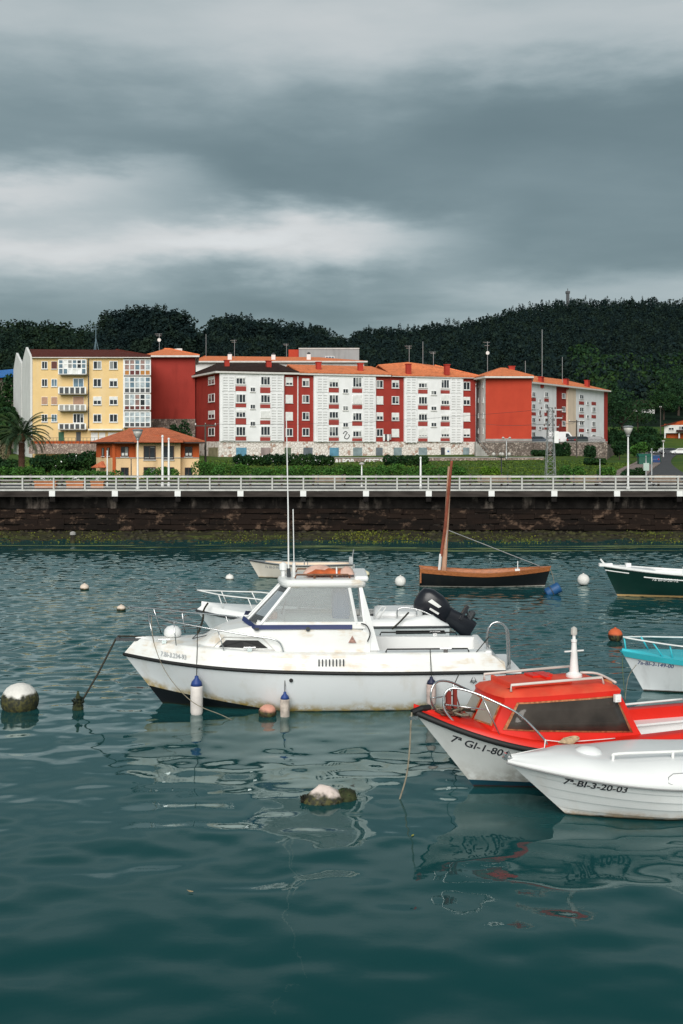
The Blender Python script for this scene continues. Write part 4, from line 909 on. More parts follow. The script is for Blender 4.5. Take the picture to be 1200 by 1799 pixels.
b = MB(); b.slab([H.L(q) - Vector((0, 0, .01)) for q in E_], (0, 0, -.16)); b.build('eave', m_dframe, H.root)
E2 = [xy(236, 130.6) + (ez + .02,), xy(322, 130.6) + (ez + .02,)]; pk = W(269, 764, 134.5); bl_ = [xy(320, 134.5) + (ez + .6,), xy(238, 134.5) + (ez + .6,)]
roof(H, m_tile_old, [[E2[0], E2[1], pk], [E2[0], pk, bl_[1]], [E2[1], bl_[0], pk]], None, th=.10, name='front_gable')
pr = MB(); c = W(174, 822, 136)
for q in range(1): pr.face([H.L(c + Vector((-.8, -.5, 0))), H.L(c + Vector((.8, -.5, 0))), H.L(c + Vector((.35, .3, .75)))]); pr.face([H.L(c + Vector((-.8, -.5, 0))), H.L(c + Vector((.35, .3, .75))), H.L(c + Vector((-.5, .8, .3)))]); pr.face([H.L(c + Vector((.8, -.5, 0))), H.L(c + Vector((.9, .8, .3))), H.L(c + Vector((.35, .3, .75)))])
o = pr.build('porch_roof', m_tile_old, H.root); o.modifiers.new('t', 'SOLIDIFY').thickness = .1
b = MB(); l = H.L(c); b.box(l.x - .7, l.x - .6, l.y - .4, l.y - .3, -.4, l.z); b.box(l.x + .6, l.x + .7, l.y - .4, l.y - .3, -.4, l.z); b.build('porch_post', m_dframe, H.root)

# ------------------------------------------------------------------ far houses
f = Face((1167, 330), (1260, 322)); zb = f.z(1167, 770)
h = Bld('hillside_house', 'white house with brown gabled roof on the lawn at the right edge', 'house', f, zb)
h.prism('upper_wall', m_white, [xy(1167, 330), xy(1260, 322), xy(1262, 334), xy(1169, 341)], f.z(1167, 761), f.z(1167, 747)); h.prism('lower_wall', m_brick, [xy(1171, 331), xy(1258, 324), xy(1260, 333), xy(1173, 340)], zb - 1, f.z(1167, 761.1))
h.prism('gable', m_brick, [xy(1167, 330), xy(1260, 322), xy(1261, 326), xy(1168, 334)], f.z(1167, 747) + .01, f.z(1167, 745))
h.win(f, 1179.5, 753.5, 10, 5, 2); h.win(f, 1197, 752, 9, 7, 2); h.pbox('balcony', m_dframe, f, 1190, 1230, 755, 759, 0, 1.2); h.pbox('pillar', m_white, f, 1168, 1170, 761, 770, .1, .5); h.pbox('pillar', m_white, f, 1193, 1195, 761, 770, .1, .5)
ez = f.z(1167, 746.5); pk = W(1207, 736, 328); pkb = W(1207, 736, 340)
roof(h, m_tile_brown, [[W(1160, 748, 329), pk, pkb, W(1162, 748, 341)], [pk, W(1262, 748, 320), W(1264, 748, 336), pkb]], None, th=.3)
b = MB(); b.slab([h.L(W(1167, 746.6, 330.3)), h.L(W(1255, 746.6, 323)), h.L(W(1207, 737.5, 326.8))], (0, .2, 0)); b.build('gable_front', m_brick, h.root)
f = Face((1112, 432), (1152, 430)); zb = f.z(1112, 728)
h2 = Bld('hillside_house', 'small white house with dark roof among trees on the hill', 'house', f, zb)
h2.prism('wall', m_white, [xy(1113, 432), xy(1150, 430), xy(1150, 442), xy(1114, 444)], zb - 2, f.z(1112, 712)); ez = f.z(1112, 713)
h2.win(f, 1137, 722, 6, 5, 2); h2.win(f, 1146, 722, 5, 5, 2); h2.win(f, 1121, 720, 5, 5, 2); h2.pbox('balcony', m_white, f, 1130, 1150, 714.5, 716.5, 0, 1.2)
roof(h2, m_tile_dark, [[W(1109, 715, 430), W(1155, 714, 428), W(1148, 704, 437), W(1119, 704, 438)], [W(1109, 715, 430), W(1119, 704, 438), W(1111, 714, 446)], [W(1155, 714, 428), W(1153, 713.5, 444), W(1148, 704, 437)]], None, th=.3)
f = Face((-30, 250), (26, 246)); zb = 7.5
h3 = Bld('warehouse', 'building with blue roof half hidden behind trees at the left edge', 'building', f, zb)
h3.prism('wall', m_rubble, [xy(-30, 250), xy(26, 246), xy(24, 262), xy(-32, 266)], zb - 2, f.z(0, 667)); h3.prism('upper_wall', m_brick, [xy(-30, 250), xy(26, 246), xy(24, 262), xy(-32, 266)], f.z(0, 667) + .01, f.z(0, 661)); h3.pbox('window', m_glass, f, 4, 12, 664, 670, 0, .05)
m_blue = mat('blue_sheet_roof', (0.02, 0.14, 0.42), 0.5, 0.2, 1.0)
roof(h3, m_blue, [[W(-36, 666, 249), W(28, 659, 244.5), W(26, 648, 256), W(-36, 654, 260)], [W(26, 648, 256), W(-36, 654, 260), W(-38, 660, 270), W(25, 656, 266)]], None, th=.2)

# ------------------------------------------------------------------ retaining walls, terrace
TZ = 6.45
b = MB(); fp = [xy(842, 201.5), xy(1066, 201.5), xy(1078, 262), xy(1040, 290), xy(846, 290)]; b.prism(fp, 2.5, TZ); tag(b.build('terrace', m_rubble), kind='structure')
f = Face((838, 200.6), (1066, 200.6))
RW = Bld('retaining_wall', 'tall rough stone retaining wall below the scarlet block', 'stone wall', f, 3.5)
RW.pbox('wall', m_rubble, f, 842, 1067, 777, 818, -.8, 0); RW.pbox('coping', m_conc, f, 841.5, 1067.5, 775.8, 777, -.85, .08)
for x in (895, 940, 985, 1030): RW.pbox('buttress', m_rubble, f, x - 3, x + 3, 781, 820, .003, .5)
f = Face((640, 172), (957, 178))
LW = Bld('garden_wall', 'low pinkish stone wall along the lawn with white scrawled lettering', 'stone wall', f, 3.2)
LW.pbox('wall', m_lowwall, f, 570, 955, 804.5, 822, -.5, 0); LW.pbox('coping', m_conc, f, 569.5, 955.5, 803, 804.4, -.55, .06)
f2 = Face((957, 178), (965, 186)); LW.pbox('return_wall', m_lowwall, f2, 955, 968, 805, 822, -.5, 0)
# stairs beside the scarlet block
st = thing('stone_stairs', 'stone stairs climbing in the gap left of the retaining wall', 'stairs', G(846, 199.5, 4.0))
for k in range(8):
    b = MB(); b.box(-1.2 + k * .28, -.9 + k * .28, -1.2, .3, 0, 2.9 - k * .33); b.build('step', m_conc, st)
b = MB(); b.tube([(-1.1, -1.25, 3.7), (1.2, -1.25, 1.0)], .04, 5); b.build('handrail', m_metal, st)
def text_mesh(s, size, m, name, parent, fn, bold=.0, space=1.0):
    c = bpy.data.curves.new(name, 'FONT'); c.body = s; c.size = size; c.offset = bold; c.space_character = space; c.resolution_u = 3
    o = bpy.data.objects.new(name, c); COL.objects.link(o); me = bpy.data.meshes.new_from_object(o.evaluated_get(bpy.context.evaluated_depsgraph_get()) if False else o)
    bpy.data.objects.remove(o); bpy.data.curves.remove(c)
    bm = bmesh.new(); bm.from_mesh(me); bmesh.ops.triangulate(bm, faces=bm.faces)
    for v in bm.verts: v.co = fn(v.co.x, v.co.y)
    bm.to_mesh(me); bm.free(); me.name = name; me.materials.clear(); me.materials.append(m)
    return link(name, me, parent)
f = Face((640, 172), (957, 178))
for s, x0, x1 in (('ALFOR', 588, 616), ('CESTA', 640, 670)):
    t0 = f.t(x0); text_mesh(s, 1.05, m_wpaint, 'wall_writing', LW.root, lambda u, v, t0=t0: LW.L(f.p(t0 + u * .95, .02, f.z(x0, 815) + v)), .03)
# ------------------------------------------------------------------ street furniture
m_lampglass = mat('frosted_lantern', (0.50, 0.48, 0.44), 0.3, 0.15, 3)
def street_lamp(label, px, D, ytop, ybase, lw=0.33):
    base = W(px, ybase, D); t = thing('street_lamp', label, 'lamp', base, 0, 'lantern lamps along the promenade'); h = (ybase - ytop) / F * D; hl = .62
    b = MB(); b.lathe([(.14, -.05), (.14, .12), (.075, .25), (.06, h * .5), (.05, h - hl - .15), (.05, h - hl)], n=10); b.build('pole', m_wpaint, t, smooth=True)
    b = MB(); b.lathe([(.07, h - hl - .15), (.12, h - hl - .1), (.13, h - hl)], n=10); b.build('collar', m_metal, t)
    b = MB(); b.lathe([(.14, h - hl + .003), (.28, h - hl + .3), (lw, h - .14)], n=12); b.build('lantern', m_lampglass, t, smooth=True)
    b = MB(); b.lathe([(lw + .02, h - .137), (lw + .05, h - .06), (lw * .7, h), (.02, h + .02)], n=12); b.build('lamp_cap', m_metal, t)
street_lamp('white lamp post with bowl lantern in front of the peach house', 242, 78.5, 754, 860); street_lamp('white lamp post with bowl lantern near the curving road', 1103.5, 78.5, 748, 860)
def pole(name, label, cat, px, D, ytop, ybase, r, m, group=None, cap=True):
    t = thing(name, label, cat, W(px, ybase, D), 0, group); h = (ybase - ytop) / F * D
    b = MB(); b.lathe([(r * 1.5, -.1), (r * 1.5, .15), (r, .2), (r, h * .6), (r * .7, h)], n=8); b.build('shaft', m, t, smooth=True)
    if cap: b = MB(); b.lathe([(r, h + .003), (r * 1.2, h + r), (r * .6, h + 2 * r), (.01, h + 2.2 * r)], n=8); b.build('finial', m, t)
    return t, h
pole('flagpole', 'thicker left one of two bare white flagpoles before the peach house', 'flagpole', 285.5, 84, 768.5, 854, .085, m_wpaint, 'flagpoles'); pole('flagpole', 'shorter right one of two bare white flagpoles before the peach house', 'flagpole', 296.5, 84, 773, 854, .08, m_wpaint, 'flagpoles')
pole('post', 'thin white post in front of the porch of the peach house', 'post', 188.5, 85, 794, 853, .05, m_wpaint, 'slim posts behind the railing'); pole('post', 'white post in front of the low stone wall and green hedge', 'post', 739, 80, 806, 857, .07, m_wpaint, 'slim posts behind the railing')
pole('post', 'thin dark post leaning by the peach house wall', 'post', 230.5, 100, 808, 846, .05, m_dmetal, 'slim posts behind the railing'); pole('post', 'grey post beside the blue car on the curve', 'post', 1145, 84, 790, 852, .05, m_metal, 'slim posts behind the railing')
pole('post', 'short pale post on the lawn right of the rubble wall', 'post', 1054, 88, 809, 850, .045, m_metal, 'slim posts behind the railing')
t, h = pole('lamp_post', 'short lamp post with flat round head before the written wall', 'lamp', 635.5, 82, 817, 856, .055, m_wpaint, None, False)
b = MB(); b.lathe([(.05, h), (.18, h + .05), (.2, h + .14), (.05, h + .2)], n=10); b.build('lamp_head', m_lampglass, t)
t, h = pole('sign_post', 'grey post carrying a pale green sign by the railing', 'sign', 1135, 80, 803, 857, .045, m_metal, None)
b = MB(); b.box(-.2, .2, -.07, -.05, h - .95, h - .42); b.build('sign_board', mat('pale_green_sign', (.40, .50, .44), .5), t)
t = thing('globe_lamp', 'dark lamp post with a cluster of white globes before the low stone wall', 'lamp', W(881, 838, 110)); h = 34 / F * 110
b = MB(); b.tube([(0, 0, -.5), (0, 0, h)], .06, 6); b.tube([(-.75, 0, h + .12), (0, 0, h), (.75, 0, h + .12)], .035, 5); b.tube([(0, -.6, h + .1), (0, 0, h), (0, .6, h + .1)], .035, 5); b.build('post', m_dmetal, t)
for x, y in ((-.75, 0), (.75, 0), (0, -.6), (0, .6)):
    b = MB(); b.lathe([(.02, 0), (.16, .08), (.2, .2), (.15, .33), (.02, .4)], (x, y, h + .12), 10); b.build('globe', m_lampglass, t, smooth=True)
t, h = pole('lamp_post', 'thin pale lamp post standing against the tall stone wall', 'lamp', 889.8, 172, 771, 806, .09, m_metal, None, False)
b = MB(); b.tube([(-.5, 0, h), (.5, 0, h)], .05, 5); b.lathe([(.05, h), (.25, h + .1), (.1, h + .3)], (-.5, 0, 0), 8); b.lathe([(.05, h), (.25, h + .1), (.1, h + .3)], (.5, 0, 0), 8); b.build('lamp_head', m_lampglass, t)
t, h = pole('lamp_post', 'pale lamp post beside the parked cars on the curving road', 'lamp', 1165.5, 200, 778, 802, .07, m_wpaint, None, False)
b = MB(); b.lathe([(.07, h), (.3, h + .3), (.28, h + .42), (.02, h + .45)], n=8); b.build('lamp_head', m_lampglass, t)
# lattice pylon
t = thing('lattice_pylon', 'grey lattice power pylon standing in front of the right wing', 'pylon', W(967, 846, 100)); h = 130 / F * 100
b = MB(); legs = []
for sx, sy in ((-1, -1), (1, -1), (1, 1), (-1, 1)):
    legs.append((lambda z, sx=sx, sy=sy: Vector((sx * (.42 - .24 * z / h), sy * (.42 - .24 * z / h), z))))
for k, l in enumerate(legs):
    q = MB(); q.tube([l(-.5), l(h)], .035, 4); q.build('leg', m_metal, t)
for k in range(4):
    l, m2 = legs[k], legs[(k + 1) % 4]; n = 11
    for i in range(n): z0, z1 = h * i / n, h * (i + 1) / n; b.tube([l(z0) if i % 2 else m2(z0), m2(z1) if i % 2 else l(z1)], .02, 4); b.tube([l(z1), m2(z1)], .016, 4)
b.build('lattice', m_metal, t)
for z, w in ((h * .97, 1.0), (h * .86, 1.05), (h * .74, .75)):
    q = MB(); q.box(-w, w, -.05, .05, z - .05, z + .05); arm = q.build('cross_arm', m_metal, t); q = MB()
    for k in range(4): x = -w + .1 + (2 * w - .2) * k / 3; q.lathe([(.03, z - .06), (.07, z - .1), (.04, z - .16), (.07, z - .2), (.04, z - .28)], (x, 0, 0), 6); q.lathe([(.03, z + .052), (.07, z + .12), (.04, z + .2), (.06, z + .25)], (x + .12, 0, 0), 6)
    q.build('insulator', mat('brown_porcelain', (.09, .04, .03), .3), arm)
q = MB(); q.box(.25, .62, -.55, -.2, h * .52, h * .68); q.build('meter_box', m_wpaint, t)
def upole(label, px, D, ytop, ybase, w=1.3):
    t = thing('utility_pole', label, 'utility pole', W(px, ybase, D), 0, 'utility poles'); h = (ybase - ytop) / F * D
    b = MB(); b.tube([(0, 0, -.5), (0, 0, h)], lambda u: .16 - .05 * u, 7); b.build('pole', m_dwood, t); b = MB(); b.box(-w, w, -.08, .08, h - .35, h - .2); b.build('cross_arm', m_dwood, t)
    b = MB()
    for x in (-w + .1, 0, w - .1): b.lathe([(.04, h - .19), (.09, h - .1), (.05, h), (.08, h + .06)], (x, 0, 0), 6)
    b.build('insulator', m_wpaint, t)
upole('dark utility pole at the right corner of the peach house', 361, 138, 744, 832); upole('dark utility pole in front of the slanting right wing', 1013, 190, 738, 815); upole('bare utility pole on the hillside lawn near the white house', 1160.5, 300, 714, 774, .3)
def cable(label, P, r=.02, sag=.6):
    a, c = P; pts = [a.lerp(c, i / 14) - Vector((0, 0, sag * 4 * (i / 14) * (1 - i / 14))) for i in range(15)]
    b = MB(); b.tube(pts, r, 4); tag(b.build('overhead_cable', m_dmetal), label, 'cable', 'overhead cables')
cable('thin cable running from the peach house pole to the red side wall', (W(361, 744.5, 138), W(384, 744, 192)), .03, .2); cable('cable between the corner pole and the lattice pylon across the white bays', (W(362, 745, 138), W(957, 719, 100)), .012, .5); cable('cable from the lattice pylon to the pole by the right wing', (W(977, 734, 100), W(1012, 740, 190)), .02, .5)
cable('dark cable crossing the scarlet wall low down', (W(835, 742, 202.2), W(960, 745, 101)), .018, .3)
# benches and planters on the promenade
def bench(label, px, D=80.6, w=2.2):
    t = thing('bench', label, 'bench', G(px, D, DECK), 0, 'promenade benches')
    for i in range(3): b = MB(); b.box(-w / 2, w / 2, -.22 + .15 * i, -.10 + .15 * i, .42, .47); b.build('seat_slat', m_wood, t)
    for i in range(3): b = MB(); b.box(-w / 2, w / 2, .26 + .02 * i, .30 + .02 * i, .52 + .14 * i, .62 + .14 * i); b.build('back_slat', m_wood, t)
    for x in (-w / 2 + .25, w / 2 - .25):
        b = MB(); b.box(x - .04, x + .04, -.2, -.12, 0, .415); b.box(x - .04, x + .04, .2, .255, 0, .95); b.box(x - .04, x + .04, -.115, .19, .36, .41); b.build('leg', m_dmetal, t)
bench('wooden bench behind the railing below the globe lamp', 869, w=2.4); bench('wooden bench behind the railing left of the short lamp post', 580); bench('wooden bench behind the railing right of the pale green sign', 1170); bench('wooden bench behind the railing below the slanting wing', 1030)
m_terra = mat('terracotta', (.45, .17, .07), .8, .2, 2)
def planter(label, px, w):
    t = thing('planter', label, 'planter', G(px, 80.8, DECK), 0, 'planters on the promenade')
    b = MB(); b.box(-w / 2, w / 2, -.3, .3, 0, .42); b.build('trough', m_terra, t, bevel=.02); b = MB(); b.box(-w / 2 - .04, w / 2 + .04, -.34, .34, .424, .5); b.build('rim', m_terra, t, bevel=.01)
    V, Q = leaves(rng, blob_centres(rng, [(-w * .2, 0, .55, w * .3, .25, .16), (w * .22, 0, .55, w * .25, .25, .2)], 160), .07); o = pack('plants', V, Q, LEAF['bush'], t)
    V, Q = leaves(rng, blob_centres(rng, [(0, 0, .62, w * .25, .25, .15)], 40), .07); o = pack('flowers', V, Q, m_wpaint, t)
planter('long terracotta planter behind the railing below the palm', 81, 1.5); planter('terracotta planter behind the railing left of the peach house', 133, 1.2); planter('small terracotta planter behind the railing in front of the porch', 172, .9)

# ------------------------------------------------------------------ vehicles
m_tyre = mat('tyre', (.015, .015, .015), .8); m_rim = mat('alloy', (.4, .4, .42), .35, metal=.8); m_cglass = mat('car_glass', (.02, .025, .03), .08, spec=.7); m_hl = mat('headlamp', (.6, .6, .6), .1, spec=.7); m_tail = mat('tail_lamp', (.4, .01, .01), .2)
def car(label, cat, loc, rz, col, kind='car', group=None):
    t = thing('parked_van' if kind == 'van' else 'parked_car', label, cat, loc, rz, group)
    m = mat('paint_%d_%d_%d' % tuple(int(c * 100) for c in col), col, .25, .04, spec=.5, coat=.5)
    if kind == 'van': pf = [(-2.4, .35), (-2.4, 1.0), (-2.38, 2.15), (-2.25, 2.3), (1.2, 2.3), (1.45, 2.2), (2.1, 1.25), (2.45, 1.05), (2.5, .35)]; wn = [(.75, 1.3), (.8, 2.0), (1.25, 2.0), (1.8, 1.3)]; wd = .95; ws = [(1.5, 2.12), (2.06, 1.32)]
    else: pf = [(-2.05, .32), (-2.1, .85), (-1.9, 1.0), (-1.45, 1.38), (-.8, 1.46), (.2, 1.45), (.55, 1.38), (1.2, .98), (1.95, .82), (2.1, .6), (2.08, .32)]; wn = [(-1.5, 1.0), (-1.2, 1.35), (.35, 1.37), (.95, 1.0)]; wd = .86; ws = [(.62, 1.37), (1.18, 1.0)]
    b = MB()
    rowsq = []
    for y, k in ((-wd, .0), (-wd + .03, .0), (0, 0), (wd - .03, 0), (wd, 0)):
        rowsq.append([(x, y * (1 - .16 * max(0, (z - .95) / .5 if kind == 'car' else (z - 1.1) / 1.4)), z) for x, z in pf])
    b.grid(rowsq, close_v=True); b.face(rowsq[0]); b.face(rowsq[-1]); b.build('body', m, t, bevel=.03, angle=40)
    for s in (-1, 1):
        tap = lambda z: s * (wd * (1 - .16 * max(0, (z - .95) / .5 if kind == 'car' else (z - 1.1) / 1.4)) + .006)
        b = MB(); b.slab([(x, tap(z), z) for x, z in wn], (0, s * .008, 0)); b.build('side_window', m_cglass, t)
        for x in (-1.3, 1.3):
            o = MB(); T = Matrix.Rotation(math.radians(90), 3, 'X'); o.lathe([(.2, -.1), (.3, -.1), (.32, 0), (.3, .1), (.2, .1)], (x, s * (wd - .1), .32), 14, T); wo = o.build('wheel', m_tyre, t)
            o = MB(); o.lathe([(.19, -.105), (.05, -.125), (.05, .125), (.19, .105)], (x, s * (wd - .1), .32), 12, T); o.build('rim', m_rim, wo)
        b = MB(); b.box(pf[-1][0] - .12, pf[-1][0] + .02, s * wd * .6 - .16, s * wd * .6 + .16, .62, .78); b.build('headlight', m_hl, t)
        b = MB(); b.box(-pf[0][0] * -1 - .06, pf[0][0] + .1, s * wd * .75 - .1, s * wd * .75 + .1, .72, .95); b.build('tail_light', m_tail, t)
    (xa, za), (xb, zb2) = ws; n = Vector((za - zb2, 0, xb - xa)).normalized() * .012
    b = MB(); b.slab([Vector((xa, -wd * .72, za)) + n, Vector((xa, wd * .72, za)) + n, Vector((xb, wd * .82, zb2)) + n, Vector((xb, -wd * .82, zb2)) + n], n); b.build('windscreen', m_cglass, t)
    return t
gT = 'cars on the terrace above the stone wall'; D = 205
for lab, px, rz, c, k in (('white delivery van parked above the stone wall by the red strip', 985, 0, (.75, .75, .75), 'van'), ('dark car parked right of the white van above the wall', 1005, 1.3, (.03, .03, .035), 'car'), ('grey car parked behind the pylon left of the white van', 963, 2.9, (.25, .27, .28), 'car'), ('dark blue-grey car at the left end of the terrace row', 946, .1, (.06, .08, .1), 'car'), ('dark green car parked in front of the cream wall', 1023, .2, (.05, .06, .055), 'car'), ('black car at the right end of the terrace row', 1042, 3.0, (.02, .02, .022), 'car')):
    z = TZ; t = car(lab, 'van' if k == 'van' else 'car', G(px, D + (2 if k == 'car' else 4), z), rz, c, k, gT)
gR = 'cars parked by the curving road'
for lab, px, D, rz, c in (('white hatchback parked on the road at the right edge', 1194, 268, 3.1, (.75, .75, .75)), ('dark grey car parked behind the white hatchback', 1174, 276, 3.2, (.06, .065, .07)), ('silver car parked at the far end of the curving road', 1158, 282, 2.8, (.3, .31, .32))): car(lab, 'car', G(px, D, ground(px, D) + .12), rz, c, 'car', gR)
t = car('blue car nosing round the lawn next to the green bin', 'car', G(1151, 172, ground(1150, 172) - .1), 1.25, (.025, .06, .17)); t.scale = (.95,) * 3
t = thing('recycling_bin', 'green recycling bin with sloping lid left of the blue car', 'bin', G(1133, 160, ground(1133, 160)))
m_bin = mat('green_plastic', (.012, .09, .06), .5); b = MB(); b.prism([(-.95, -.6), (.95, -.6), (.95, .6), (-.95, .6)], .1, 1.25); b.build('body', m_bin, t, bevel=.05); b = MB(); b.grid([[(x, -.65, 1.255), (x, -.2, 1.6), (x, .65, 1.7), (x, .65, 1.255)] for x in (-1, 1)], close_v=True); b.build('lid', m_bin, t)
# curved road on the right
rd = MB(); A = [(1290, 93), (1240, 105), (1205, 122), (1188, 145), (1180, 170), (1180, 200), (1186, 240), (1200, 275), (1300, 290)]
Bq = [(1128, 93), (1133, 105), (1140, 122), (1150, 145), (1160, 168), (1162, 195), (1156, 235), (1140, 278), (1120, 296)]
S0 = crom([Vector((p[0], p[1], 0)) for p in A], 6); S1 = crom([Vector((p[0], p[1], 0)) for p in Bq], 6)
rd.grid([[G(a.x + (c.x - a.x) * k / 6, a.y + (c.y - a.y) * k / 6, ground(a.x + (c.x - a.x) * k / 6, a.y + (c.y - a.y) * k / 6) + .10) for k in range(7)] for a, c in zip(S0, S1)])
tag(rd.build('side_road', m_asphalt, smooth=True), kind='structure')
kb = MB()
for e0, e1, zz in ((0.0, 3.2, .22), (3.2, 3.8, .26)):
    kb.grid([[G(c.x - 600 / c.y * e0 * 1.4 if False else c.x - e0 * F / c.y, c.y, ground(c.x, c.y) + zz), G(c.x - e1 * F / c.y, c.y, ground(c.x, c.y) + zz), G(c.x - e1 * F / c.y, c.y, ground(c.x, c.y) - .2), G(c.x - e0 * F / c.y, c.y, ground(c.x, c.y) - .2)] for c in S1], close_v=True)
tag(kb.build('pavement', mat('pavement_pink', (.24, .18, .16), .9, .2, 1)), kind='structure')

# ------------------------------------------------------------------ palm
t = thing('palm_tree', 'palm tree with drooping fronds beside the white gable wall', 'palm', G(38, 128, 2.2)); h = 4.95
m_ptr = mat('palm_bark', (.085, .04, .025), .95, .4, 6, bump=.05, stretch=(1, 1, 3))
b = MB(); b.lathe([(.34 + .04 * (i % 2), h * i / 16) for i in range(15)], n=10); b.build('trunk', m_ptr, t)
b = MB(); b.lathe([(.36, h * .88), (.56, h * .93), (.62, h), (.45, h * 1.06), (.2, h * 1.1)], n=10); b.build('crown_shaft', mat('palm_boot', (.16, .06, .035), .9, .5, 5, bump=.05), t)
m_dead = mat('dead_frond', (.32, .22, .12), .8)
for k in range(44):
    a = k * 2.4; el = 1.4 - 1.62 * ((k / 43) ** 0.85); L_ = rng.uniform(3.1, 4.1) * (1.12 if el > .9 else 1); P = []
    d = Vector((math.cos(a), math.sin(a), 0)); p = Vector((0, 0, h * 1.04)) + d * .2; ang = el
    for i in range(10): P.append(p.copy()); p = p + (d * math.cos(ang) + Vector((0, 0, math.sin(ang)))) * L_ / 9; ang -= (.10 if el > .9 else .13) + .012 * i
    b = MB(); b.tube(P, lambda u: .045 * (1 - .8 * u), 4); sd = Vector((-d.y, d.x, 0))
    for i in range(1, 10):
        for q in (0, .33, .66):
            if i == 9 and q: continue
            c = P[i].lerp(P[min(9, i + 1)], q); ax = (P[min(9, i + 1)] - P[i - 1]).normalized(); ll = .62 * (1 - .5 * abs(i - 4) / 6)
            for s in (-1, 1):
                tip = c + sd * s * ll * .75 + ax * ll * .6 - Vector((0, 0, ll * .40)); b.face([c - ax * .06, c + ax * .06, tip])
    b.build('frond', LEAF['palm'] if k < 42 else m_dead, t)

# ------------------------------------------------------------------ shrubs, hedges, trees
gH = 'rounded shrubs along the road'
for lab, x0, x1, y, D, lf in (
    ('rounded shrub at the far left edge behind the railing', -22, 13, 822, 100, 'bush'), ('pale green rounded shrub under the palm', 14, 42, 823, 101, 'bush'), ('bushy green shrub right of the palm trunk', 40, 78, 821, 103, 'bush'), ('low loose shrub left of the peach house', 88, 138, 827, 104, 'bush'),
    ('wide shrub below the little porch', 140, 214, 826, 103, 'bush'), ('tall shrub hiding the lower middle window of the peach house', 256, 312, 822, 112, 'bush'), ('dense shrub right of the peach house', 341, 388, 812, 112, 'bush'), ('long rounded shrub right of the corner pole', 378, 440, 817, 106, 'bush'),
    ('clipped shrub behind the tall boat aerial', 446, 505, 821, 104, 'bush'), ('rounded shrub right of the boat aerial', 508, 552, 819, 105, 'bush'), ('long clipped shrub below the middle white bay', 558, 610, 819, 105, 'bush'), ('clipped shrub next to the short lamp post', 608, 660, 819, 105, 'bush'),
    ('clipped shrub below the laundry', 658, 712, 818, 105, 'bush'), ('clipped shrub beside the white post', 717, 764, 819, 105, 'bush'), ('small round shrub left of the boat mast', 770, 787, 822, 105, 'bush'), ('small round shrub right of the boat mast', 794, 817, 820, 105, 'bush'),
    ('loose lime green shrub alone on the lawn', 846, 878, 821, 108, 'lime'), ('pair of low shrubs right of the pylon', 984, 1026, 821, 108, 'bush'), ('low shrub at the foot of the rubble wall end', 1050, 1080, 822, 108, 'bush'), ('low dark shrub in front of the green bin', 1096, 1132, 824, 106, 'dark')):
    bush(lab, x0, x1, y, D, LEAF[lf], gH)
gD = 'taller hedges on the bank'
bush('dark flowering hedge left of the peach house', 60, 118, 798, 150, LEAF['dark'], gD, 1500, depth=1.6, flowers=26, leaf=.2); bush('dark flowering hedge reaching the peach house wall', 112, 172, 796, 152, LEAF['dark'], gD, 1500, depth=1.6, flowers=40, leaf=.2); bush('dark rounded bush at the left edge below the lawn', -25, 36, 806, 140, LEAF['dark'], gD, 1200, depth=1.4, leaf=.2)
bush('dark hedge with white blossom below the blue shutter', 412, 470, 800, 163, LEAF['dark'], gD, 1300, depth=1.2, flowers=40, leaf=.18); bush('dark hedge with white blossom in front of the red strip', 466, 552, 799, 163, LEAF['dark'], gD, 1600, depth=1.2, flowers=70, leaf=.18); bush('dark hedge with white blossom left of the wall lettering', 545, 586, 801, 163, LEAF['dark'], gD, 1100, depth=1.2, flowers=60, leaf=.18)
bush('dark hedge right of the wall lettering', 674, 752, 801, 163, LEAF['dark'], gD, 1500, depth=1.2, leaf=.18); bush('dark hedge climbing the gap below the dark red block', 296, 333, 744, 196, LEAF['dark'], gD, 1100, zb=4.2, depth=1.5, leaf=.25)
bush('dark ivy mass over the rubble wall below the white van', 972, 1000, 777, 198, LEAF['dark'], gD, 1100, zb=3.6, depth=1.2, leaf=.22); bush('green shrub on the ledge left of the pylon', 935, 962, 791, 197, LEAF['mid'], gD, 700, depth=1, leaf=.2); bush('ivy hanging on the rubble wall right of the dark pole', 1028, 1046, 782, 199, LEAF['mid'], gD, 700, zb=3.6, depth=.9, leaf=.2)
bush('dark bushes at the right foot of the rubble wall', 1028, 1062, 806, 165, LEAF['dark'], gD, 900, depth=1.4, leaf=.2)
gB = 'trees by the curving road'
tree('round bright green tree beside the curving road', 1122, 185, ground(1122, 185), 3.2, 1.75, LEAF['bush'], gB, 1300, leaf=.16); tree('dark small tree left of the white lamp post', 1088, 200, ground(1088, 200), 3.6, 1.5, LEAF['dark'], gB, 1100, leaf=.2)
for lab, px, D, h, r, lf in (('dark spreading tree above the round green tree', 1118, 225, 5.0, 3.2, 'dark'), ('dark low tree beside the parked silver car', 1140, 240, 4.6, 3.2, 'dark'), ('dark tree close to the red end wall', 1078, 265, 6.5, 3.0, 'dark'), ('large rounded green tree right of the red end wall', 1092, 320, 16, 7.5, 'mid'), ('broad green tree below the small hillside house', 1120, 345, 11, 6.5, 'mid'), ('dark green tree left of the hillside lawn', 1138, 300, 6.5, 4.0, 'dark'), ('dark tree behind the hillside utility pole', 1166, 400, 11, 6.5, 'dark'), ('green tree above the white hillside house', 1192, 420, 14, 7, 'mid'), ('pale green tree high above the white hillside house', 1185, 470, 17, 8, 'mid'), ('green tree at the right border behind the white house', 1225, 380, 12, 7, 'dark')):
    tree(lab, px, D, ground(px, D), h, r, LEAF[lf], gB, 1700, leaf=.34)
gL = 'trees at the left edge'
